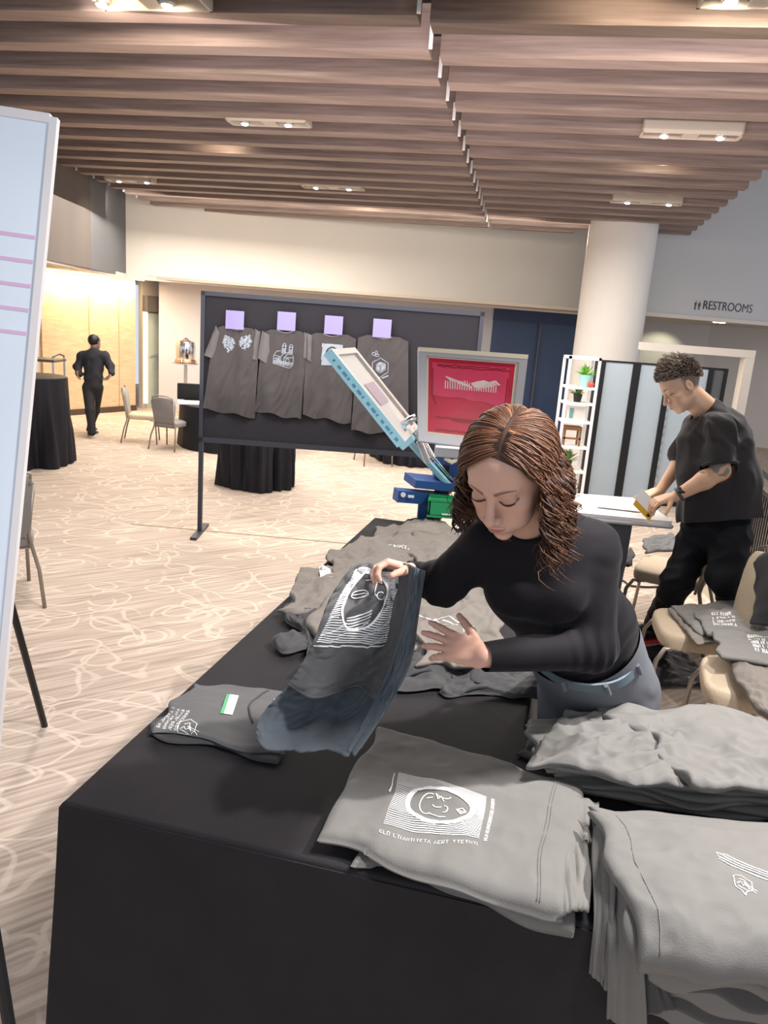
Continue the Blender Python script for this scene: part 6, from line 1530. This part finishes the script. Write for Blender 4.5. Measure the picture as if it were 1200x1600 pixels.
def strand(side, f, fall, vol, ph, curl, jit, col, thick=0.0021, n1=13, n2=22, endoff=V3(0, 0, 0)):
    """f: 0 front .. 1 back; side +1 = her right (image left)"""
    y_t = 0.66 - 1.15 * f + jit[0] * 0.05; x0 = -0.24
    ds = V3(x0 + 0.05 * side, y_t, math.sqrt(max(0.05, 1 - x0 * x0 - y_t * y_t))).normalized()
    th = math.radians(62 + 112 * f + jit[1] * 5) * side; de = pol(math.radians(96 + 12 * f + jit[2] * 6), th)
    pts = []
    for i in range(n1):
        t = i / (n1 - 1); dv = slerp(ds, de, t)
        lift_ = 1.04 + (vol * (1 - 0.5 * f)) * math.sin(PI * min(1, t * 0.8)) + (0.10 if side < 0 else 0.03) * t * t
        wv = 0.006 * math.sin(t * 10 + ph) * t
        p = hl2w(scal(dv, lift_)) + (HR @ V3(0, 1, 0)) * wv
        pts.append(p)
    tail = pts[-1]; dirn = (pts[-1] - pts[-2]).normalized(); outw = (tail - hl2w((0, -0.01, -0.01))); outw.z = 0; outw.normalize()
    sd = outw.cross(G).normalized(); p = tail; step = fall / n2
    for i in range(1, n2 + 1):
        t = i / n2; dcur = (dirn * max(0, 1 - t * 3.0) + G * min(1, t * 3) + outw * (0.35 if side < 0 else 0.12) * (1 - t) + endoff * t).normalized(); p = p + dcur * step
        c = curl * min(1, t * 2.5); a = ph + t * fall / 0.055 * 2 * PI * (0.9 + 0.2 * jit[3])
        pts.append(p + outw * (math.cos(a) * c) + sd * (math.sin(a) * c))
    rs = [thick * (0.8 + 0.4 * math.sin(PI * min(1, k / len(pts) + 0.2))) for k in range(len(pts))]; rs[-1] = thick * 0.25; rs[-2] = thick * 0.6
    b0_ = len(hb.v); hb.tube(pts, rs, 4, caps=False); nadd = len(hb.v) - b0_
    for k in range(nadd):
        t = (k // 4) / len(pts); c_ = 1.05 - 0.35 * t; tin.append((col[0] * c_, col[1] * c_, col[2] * c_))  # strands painted lighter at roots, darker at ends, as if lit from above
for cl_i in range(270):
    side = 1 if rnd.random() < 0.48 else -1; f = rnd.random() ** 0.9; lay = rnd.random()
    fall = (0.075 + 0.05 * rnd.random()) if False else (0.12 + 0.06 * rnd.random() if side > 0 else 0.14 + 0.08 * rnd.random())
    ph = rnd.random() * 6.3; vol = 0.02 + 0.12 * lay; curl = 0.006 + 0.011 * rnd.random()
    base_c = (0.045, 0.018, 0.010) if rnd.random() < 0.66 else ((0.13, 0.052, 0.025) if rnd.random() < 0.7 else (0.24, 0.11, 0.05)); cj = [rnd.uniform(-1, 1) for _ in range(4)]
    eo = V3(rnd.uniform(-0.1, 0.1), rnd.uniform(-0.1, 0.1), 0)
    for q in range(8):
        jit = [c + rnd.uniform(-1, 1) * 0.22 for c in cj]; jit[3] = cj[3]
        cc_ = rnd.uniform(0.7, 1.3); strand(side, min(1, max(0, f + rnd.uniform(-0.018, 0.018))), fall * rnd.uniform(0.86, 1.05), vol + rnd.uniform(-0.012, 0.012), ph + rnd.uniform(-0.4, 0.4), curl * rnd.uniform(0.8, 1.15), jit, [x * cc_ for x in base_c], 0.0021, endoff=eo)
for k in range(420):
    side = 1 if rnd.random() < 0.45 else -1; jit = [rnd.uniform(-1, 1) for _ in range(4)]
    strand(side, rnd.random(), rnd.uniform(0.10, 0.24) if side < 0 else rnd.uniform(0.08, 0.17), rnd.uniform(0.06, 0.20), rnd.random() * 6.3, rnd.uniform(0.012, 0.024), jit, (0.16, 0.07, 0.035), 0.0011, endoff=V3(rnd.uniform(-0.3, 0.3), rnd.uniform(-0.2, 0.2), 0))
hb.build('hair', m_hair, wroot, smooth=True, tint=[(*c, 1) for c in tin])

# ---- man in a dark t-shirt bending over the print table (profile)
DM = 4.6
mroot = thing('person', 'man with short grey brown hair in dark t-shirt and black jeans, working at print table', 'person', (onz(1090, 1000).x, onz(1090, 1000).y, 0))
MSc = 1.20
mp_ = dict(neck=dep(1108, 645, 4.62), chest=dep(1118, 690, 4.62), waist=dep(1122, 775, 4.62), hip=dep(1118, 825, 4.62), shN=dep(1122, 668, 4.44), shF=dep(1092, 668, 4.80), elN=dep(1126, 736, 4.42), wrN=dep(1055, 776, 4.50), elF=dep(1062, 722, 4.86), wrF=dep(1032, 766, 4.78))
my = camv(-0.86, -0.50, -0.06); mz = camv(-0.45, 0.85, 0.06); MR_ = frame_from(my, mz)
morg = dep(1064, 603, 4.6)
def mw2l(p): return (MR_.transposed() @ (Vector(p) - morg)) / MSc
Vm, Fm = head_mesh(False, mw2l(mp_['neck']), 0.058, 0.0035)
skinM = (0.66, 0.42, 0.29)
tM = face_tint(Vm, skinM, (0.50, 0.25, 0.20), (0.12, 0.08, 0.05), False)
_hm = np.clip((Vm[:, 2] + 0.045 - 0.55 * np.clip(Vm[:, 1] + 0.01, 0, 1)) / 0.02, 0, 1) * np.clip((0.018 - Vm[:, 1]) / 0.02, 0, 1) * (np.abs(Vm[:, 0]) < 0.0745)
tM = tM * (1 - 0.8 * _hm[:, None]) + np.array((0.10, 0.07, 0.055)) * 0.8 * _hm[:, None]
VmW = place_head(Vm, MR_, morg, MSc)
sN = SDF(); sN.chain([mp_['shN'], mp_['elN']], [0.06, 0.052], 0.02).chain([mp_['elN'], mp_['elN'].lerp(mp_['wrN'], 0.35), mp_['wrN']], [0.052, 0.054, 0.031], 0.02)
hand(sN, mp_['wrN'] + camv(-0.02, 0, 0), camv(-0.9, -0.25, 0.15), camv(-0.15, -0.9, -0.3), 1, (0.5, 0.5, 0.5, 0.5), 0.01, 1.15, 0.4)
sN.chain([mp_['shF'], mp_['elF'], mp_['wrF']], [0.055, 0.048, 0.031], 0.02); hand(sN, mp_['wrF'] + camv(-0.015, -0.005, 0), camv(-0.85, -0.3, 0.2), camv(-0.1, -0.9, -0.3), -1, (0.6, 0.6, 0.6, 0.6), 0.01, 1.15, 0.4)
VN, FN = sN.mesh(0.0045); VN = relax(VN, FN, 1, 0.4)
tN = solid_tint(VN, (0.70, 0.42, 0.27))
eN = np.array(mp_['elN'][:]); dN = np.linalg.norm(VN - (eN + np.array((0, 0, 0.03))), axis=1)
for i in range(len(VN)):
    if dN[i] < 0.13 and VN[i][2] > eN[2] - 0.02:
        k = noise.noise(Vector(VN[i]) * 22); 
        if k > -0.02: tN[i] = (0.25, 0.22, 0.19)
sbm = SDF(); sbm.chain([mp_['neck'], mp_['chest'], mp_['waist'], mp_['hip']], [0.07, 0.13, 0.13, 0.13], 0.05).cone(mp_['chest'], mp_['shN'], 0.09, 0.055, 0.04).cone(mp_['chest'], mp_['shF'], 0.09, 0.055, 0.04)
fA = onz(1024, 1000); fA.z = 0.09; fB = onz(1168, 1010); fB.z = 0.09
hA = mp_['hip'] + camv(-0.05, -0.05, -0.10); hB = mp_['hip'] + camv(0.05, -0.05, 0.08); kA = dep(1058, 908, 4.62); kB = dep(1132, 905, 4.42)
sbm.chain([hA, kA, fA], [0.10, 0.065, 0.04], 0.04).chain([hB, kB, fB], [0.10, 0.065, 0.04], 0.04)
Vmb, Fmb = sbm.mesh(0.012)
npmesh('body', [(VmW, Fm), (VN, FN), (Vmb, Fmb)], m_skin, mroot, [tM, tN, solid_tint(Vmb, skinM)])
# t-shirt
nkx = (morg - mp_['neck']).normalized(); ts = SDF(); depthdir = camv(0, 0, 1)
ts.chain([mp_['chest'] + camv(0.01, 0.10, 0), mp_['chest'], dep(1122, 740, 4.62), dep(1124, 800, 4.62)], [0.115, 0.20, 0.225, 0.245], 0.06, (depthdir, 0.82))
ts.cone(mp_['neck'] + nkx * 0.05, mp_['chest'], 0.080, 0.16, 0.04)
ts.chain([mp_['shN'], mp_['shN'].lerp(mp_['elN'], 0.78)], [0.086, 0.094], 0.05).chain([mp_['shF'], mp_['shF'].lerp(mp_['elF'], 0.75)], [0.09, 0.09], 0.035)
Vt, Ft = ts.mesh(0.009); Vt = relax(Vt, Ft, 2, 0.5)
dA = (mp_['elN'] - mp_['shN']).normalized(); dF = (mp_['elF'] - mp_['shF']).normalized(); nkx = (morg - mp_['neck']).normalized()
Vt, Ft = clip(Vt, Ft, [(mp_['shN'].lerp(mp_['elN'], 0.80), dA, 0.16) if False else (mp_['shN'].lerp(mp_['elN'], 0.86), (dA * 1.0), 0.105), (mp_['neck'] + nkx * 0.035, nkx, 0.115), (dep(1124, 812, 4.62), camv(0.08, -1, 0))])
Nt = vnormals(Vt, Ft); Vt = wrinkle(Vt, Nt, 0.014, 4.5, 3.0, (1.6, 1.6, 0.7)); creases(Vt, Nt, mp_['shN'], camv(0.7, 0.7, 0), 0.25, 0.008, 0.09, 7)
npmesh('t_shirt', [(Vt, Ft)], m_tee, mroot)
rg = MB(); c_ = mp_['shN'].lerp(mp_['elN'], 0.84); e1_ = dA.orthogonal().normalized(); e2_ = dA.cross(e1_)
rg.tube([c_ + (e1_ * math.cos(2 * PI * k / 24) + e2_ * math.sin(2 * PI * k / 24)) * 0.092 for k in range(25)], 0.010, 6); rg.build('sleeve_hem', m_tee, mroot, smooth=True)
nk = MB(); c_ = mp_['neck'] + nkx * 0.032; e1_ = nkx.orthogonal().normalized(); e2_ = nkx.cross(e1_)
nk.tube([c_ + (e1_ * math.cos(2 * PI * k / 24) + e2_ * math.sin(2 * PI * k / 24)) * 0.079 for k in range(25)], 0.010, 6); nk.build('collar', m_tee, mroot, smooth=True)
# jeans and shoes
js = SDF(); js.cone(mp_['hip'] + camv(0, 0.12, 0), mp_['hip'], 0.18, 0.19, 0.04, (depthdir, 0.85)).chain([hA, kA, fA + V3(0, 0, 0.02)], [0.125, 0.085, 0.082], 0.04).chain([hB, kB, fB + V3(0, 0, 0.02)], [0.125, 0.09, 0.082], 0.04)
Vj2, Fj2 = js.mesh(0.011); Vj2 = relax(Vj2, Fj2, 2, 0.5); Nj2 = vnormals(Vj2, Fj2); Vj2 = wrinkle(Vj2, Nj2, 0.012, 7, 9.0, (1, 1, 1.6))
Vj2, Fj2 = clip(Vj2, Fj2, [(fA + V3(0, 0, -0.02), V3(0, 0, -1), 0.2), (fB + V3(0, 0, -0.02), V3(0, 0, -1), 0.2)])
npmesh('jeans', [(Vj2, Fj2)], m_jean_dk, mroot)
m_sole = mat('shoe_sole', (0.7, 0.68, 0.66), 0.5); m_redsole = mat('red_sole_edge', (0.55, 0.03, 0.03), 0.5)
fdir = V3(camv(-1, 0, 0.35).x, camv(-1, 0, 0.35).y, 0).normalized()
def shoe(f, parent, d, sc=1.0, red=False):
    s_ = SDF(); g0 = V3(f.x, f.y, 0.065 * sc)
    s_.cone(g0 - d * 0.03, g0 + d * 0.10 * sc, 0.048 * sc, 0.042 * sc, 0.02).cone(g0 + d * 0.10 * sc, g0 + d * 0.20 * sc - V3(0, 0, 0.018), 0.042 * sc, 0.036 * sc, 0.02).cone(g0 - d * 0.02, g0 + V3(0, 0, 0.05), 0.045, 0.045, 0.02)
    V_, F_ = s_.mesh(0.008); V_[:, 2] = np.maximum(V_[:, 2], 0.022); o = npmesh('shoe', [(V_, F_)], m_black, parent)
    sd = V3(-d.y, d.x, 0); ol = []
    for k in range(28):
        a = 2 * PI * k / 28; ol.append(V3(f.x, f.y, 0) + d * (0.085 * sc + 0.155 * sc * math.cos(a)) + sd * 0.05 * sc * math.sin(a) * (1 + 0.1 * math.cos(a)))
    MB().prism(ol, (0, 0, 0.026)).build('sole', m_redsole if red else m_sole, o)
shoe(fA, mroot, fdir, 1.1, True); shoe(fB, mroot, fdir, 1.1)
# watch
wa = (mp_['wrN'] - mp_['elN']).normalized(); c_ = mp_['wrN'] - wa * 0.025; e1_ = wa.orthogonal().normalized(); e2_ = wa.cross(e1_)
wt = MB().tube([c_ + (e1_ * math.cos(2 * PI * k / 20) + e2_ * math.sin(2 * PI * k / 20)) * 0.036 for k in range(21)], 0.010, 6).build('wrist_watch', mat('slate_band', (0.05, 0.07, 0.10), 0.5), mroot, smooth=True)
MB().box((-0.02, -0.02, -0.006), (0.02, 0.02, 0.006), Matrix.Translation(c_ + camv(0, 0.6, 0.8) * 0.04) @ camv(0, 0.6, 0.8).to_track_quat('Z', 'Y').to_matrix().to_4x4(), 0.004).build('watch_face', m_black, wt)
# short tousled hair
mh = MB(); tin2 = []; rnd = random.Random(4)
vs = []; fs = []
for i in range(21):
    for j in range(40):
        th = 2 * PI * j / 40; fr_ = max(0, math.cos(th)); sd_ = abs(math.sin(th)); lim = math.radians(114 - 52 * fr_ ** 1.2 - 26 * sd_ ** 5)
        dv = pol(lim * i / 20, th); p = V3(0, -0.015, 0.032) + V3(dv.x * 0.077, dv.y * 0.098, dv.z * 0.090) * (1.0 + 0.03 * (1 - i / 20)); vs.append(MR_ @ (p * MSc) + morg)
for i in range(20):
    for j in range(40): fs.append([i * 40 + j, (i + 1) * 40 + j, (i + 1) * 40 + (j + 1) % 40, i * 40 + (j + 1) % 40])
mh.add(vs, fs); tin2 += [(0.07, 0.05, 0.04)] * len(vs)
for k in range(2600):
    th = rnd.uniform(0, 2 * PI); fr_ = max(0, math.cos(th)); sd_ = abs(math.sin(th)); lim = math.radians(113 - 51 * fr_ ** 1.2 - 26 * sd_ ** 5)
    psi = math.acos(1 - rnd.random() * (1 - math.cos(lim))); dv = pol(psi, th)
    r0_ = V3(0, -0.015, 0.032) + V3(dv.x * 0.077, dv.y * 0.098, dv.z * 0.090)
    L_ = 0.014 + 0.042 * max(0, 1 - psi / 1.5) * rnd.uniform(0.6, 1.2)
    dd_ = (dv * 0.75 + V3(0, 0.55, 0.1) * rnd.uniform(0.2, 1.0) + V3(rnd.uniform(-.4, .4), rnd.uniform(-.3, .3), rnd.uniform(-.1, .3)) * 0.6).normalized()
    p1 = r0_ + dd_ * L_ * 0.6; p2_ = p1 + (dd_ + V3(0, 0.3, -0.25)).normalized() * L_ * 0.5
    b0_ = len(mh.v); mh.tube([MR_ @ (q * MSc) + morg for q in (r0_, p1, p2_)], [0.0035, 0.003, 0.0008], 3, caps=False)
    g_c = rnd.random(); c_ = (0.11, 0.08, 0.062) if g_c < 0.4 else ((0.26, 0.20, 0.165) if g_c < 0.8 else (0.42, 0.37, 0.34)); tin2 += [c_] * (len(mh.v) - b0_)
mh.build('hair', m_hair, mroot, tint=[(*c, 1) for c in tin2])
# squeegee in his hands
sqp = dep(1003, 790, 4.66)
sq_ = thing('squeegee', 'squeegee with yellow blade held by the bent man over the print table', 'squeegee', sqp)
sd1 = camv(0.42, -0.55, 0.35).normalized(); up_ = camv(0.45, 0.8, 0.1).normalized(); nn2 = sd1.cross(up_).normalized()
def sqb(a0, a1, b0, b1, t, m, nm): return MB().prism([sqp + sd1 * a0 + up_ * b0, sqp + sd1 * a1 + up_ * b0, sqp + sd1 * a1 + up_ * b1, sqp + sd1 * a0 + up_ * b1], nn2 * t).build(nm, m, sq_)
sqb(-0.05, 0.09, -0.035, 0.005, 0.012, mat('amber_blade', (0.85, 0.50, 0.02), 0.4), 'blade'); sqb(-0.055, 0.095, 0.0, 0.075, 0.03, m_white, 'handle')
o = MB().tube([dep(1030, 790, 4.55), dep(1018, 800, 4.6), dep(1012, 806, 4.62)], 0.010, 8).build('marker_pen', m_black); tag(o, 'black pen under the bent man left hand on the print table', 'pen')

# ---- man in black walking away at far left
fD = (onz(143, 683) - cC).dot(cF)
lroot = thing('person', 'man in black shirt and trousers walking away toward the lit maple wall', 'person', (onz(143, 683).x, onz(143, 683).y, 0))
LD = lambda x, y, dz=0.0: dep(x, y, fD + dz)
sl = SDF(); LR = frame_from(camv(0.25, 0, -1), camv(0, 1, 0.1)); lorg = LD(148, 534)
Vl, Fl = head_mesh(False, (LR.transposed() @ (LD(147, 548) - lorg)) / 0.95, 0.05, 0.006)
VlW = place_head(Vl, LR, lorg, 0.95)
sl.cone(LD(147, 549), LD(146, 600), 0.05, 0.05, 0.02).cone(LD(146, 600), LD(145, 672), 0.035, 0.025, 0.02)
hand(sl, LD(121, 580, -0.1), camv(0.1, -1, 0.1), camv(1, 0, 0), 1, (0.4,) * 4, 0.01, 0.9, 0.3); hand(sl, LD(173, 586, -0.1), camv(-0.6, -0.6, 0.1), camv(-0.5, 0, 0.5), -1, (0.4,) * 4, 0.01, 0.9, 0.3)
Vlb, Flb = sl.mesh(0.008)
npmesh('body', [(VlW, Fl), (Vlb, Flb)], m_skin, lroot, [solid_tint(VlW, (0.20, 0.11, 0.08)), solid_tint(Vlb, (0.20, 0.11, 0.08))])
sh_ = SDF(); dd1 = camv(0, 0, 1)
sh_.chain([LD(147, 547), LD(147, 562), LD(146, 594)], [0.055, 0.145, 0.135], 0.05, (dd1, 0.7)).chain([LD(128, 557), LD(121, 574), LD(124, 584, -0.05)], [0.065, 0.058, 0.05], 0.03).chain([LD(165, 557), LD(172, 572), LD(174, 583, -0.05)], [0.065, 0.055, 0.045], 0.03).chain([LD(147, 556), LD(129, 557)], [0.10, 0.07], 0.04).chain([LD(147, 556), LD(164, 557)], [0.10, 0.07], 0.04)
Vx, Fx = sh_.mesh(0.009); Nx = vnormals(Vx, Fx); Vx = wrinkle(Vx, Nx, 0.008, 7, 2.0); npmesh('shirt', [(Vx, Fx)], mat('black_shirt', (0.010, 0.011, 0.018), 0.8), lroot)
tr = SDF(); tr.cone(LD(146, 592), LD(145, 606), 0.125, 0.13, 0.04, (dd1, 0.75)).chain([LD(138, 606), LD(141, 642, -0.1), LD(144, 676, -0.15)], [0.088, 0.068, 0.05], 0.03).chain([LD(152, 606), LD(148, 642, 0.15), LD(141, 668, 0.35)], [0.088, 0.068, 0.05], 0.03)
Vx, Fx = tr.mesh(0.009); npmesh('trousers', [(Vx, Fx)], mat('black_trousers', (0.006, 0.006, 0.008), 0.8), lroot)
hc = SDF(); c2 = LR @ (V3(0, -0.03, 0.02) * 0.95) + lorg; hc.ell(c2, (0.078, 0.090, 0.085), 0.01, R=np.array(LR)); Vx, Fx = hc.mesh(0.007); npmesh('hair', [(Vx, Fx)], m_black, lroot)
p = onz(143, 682); shoe(V3(p.x, p.y, 0), lroot, V3(0.1, 1, 0).normalized(), 0.8); q = LD(141, 668, 0.35); shoe(V3(q.x, q.y, 0), lroot, V3(0.1, 1, 0).normalized(), 0.8)
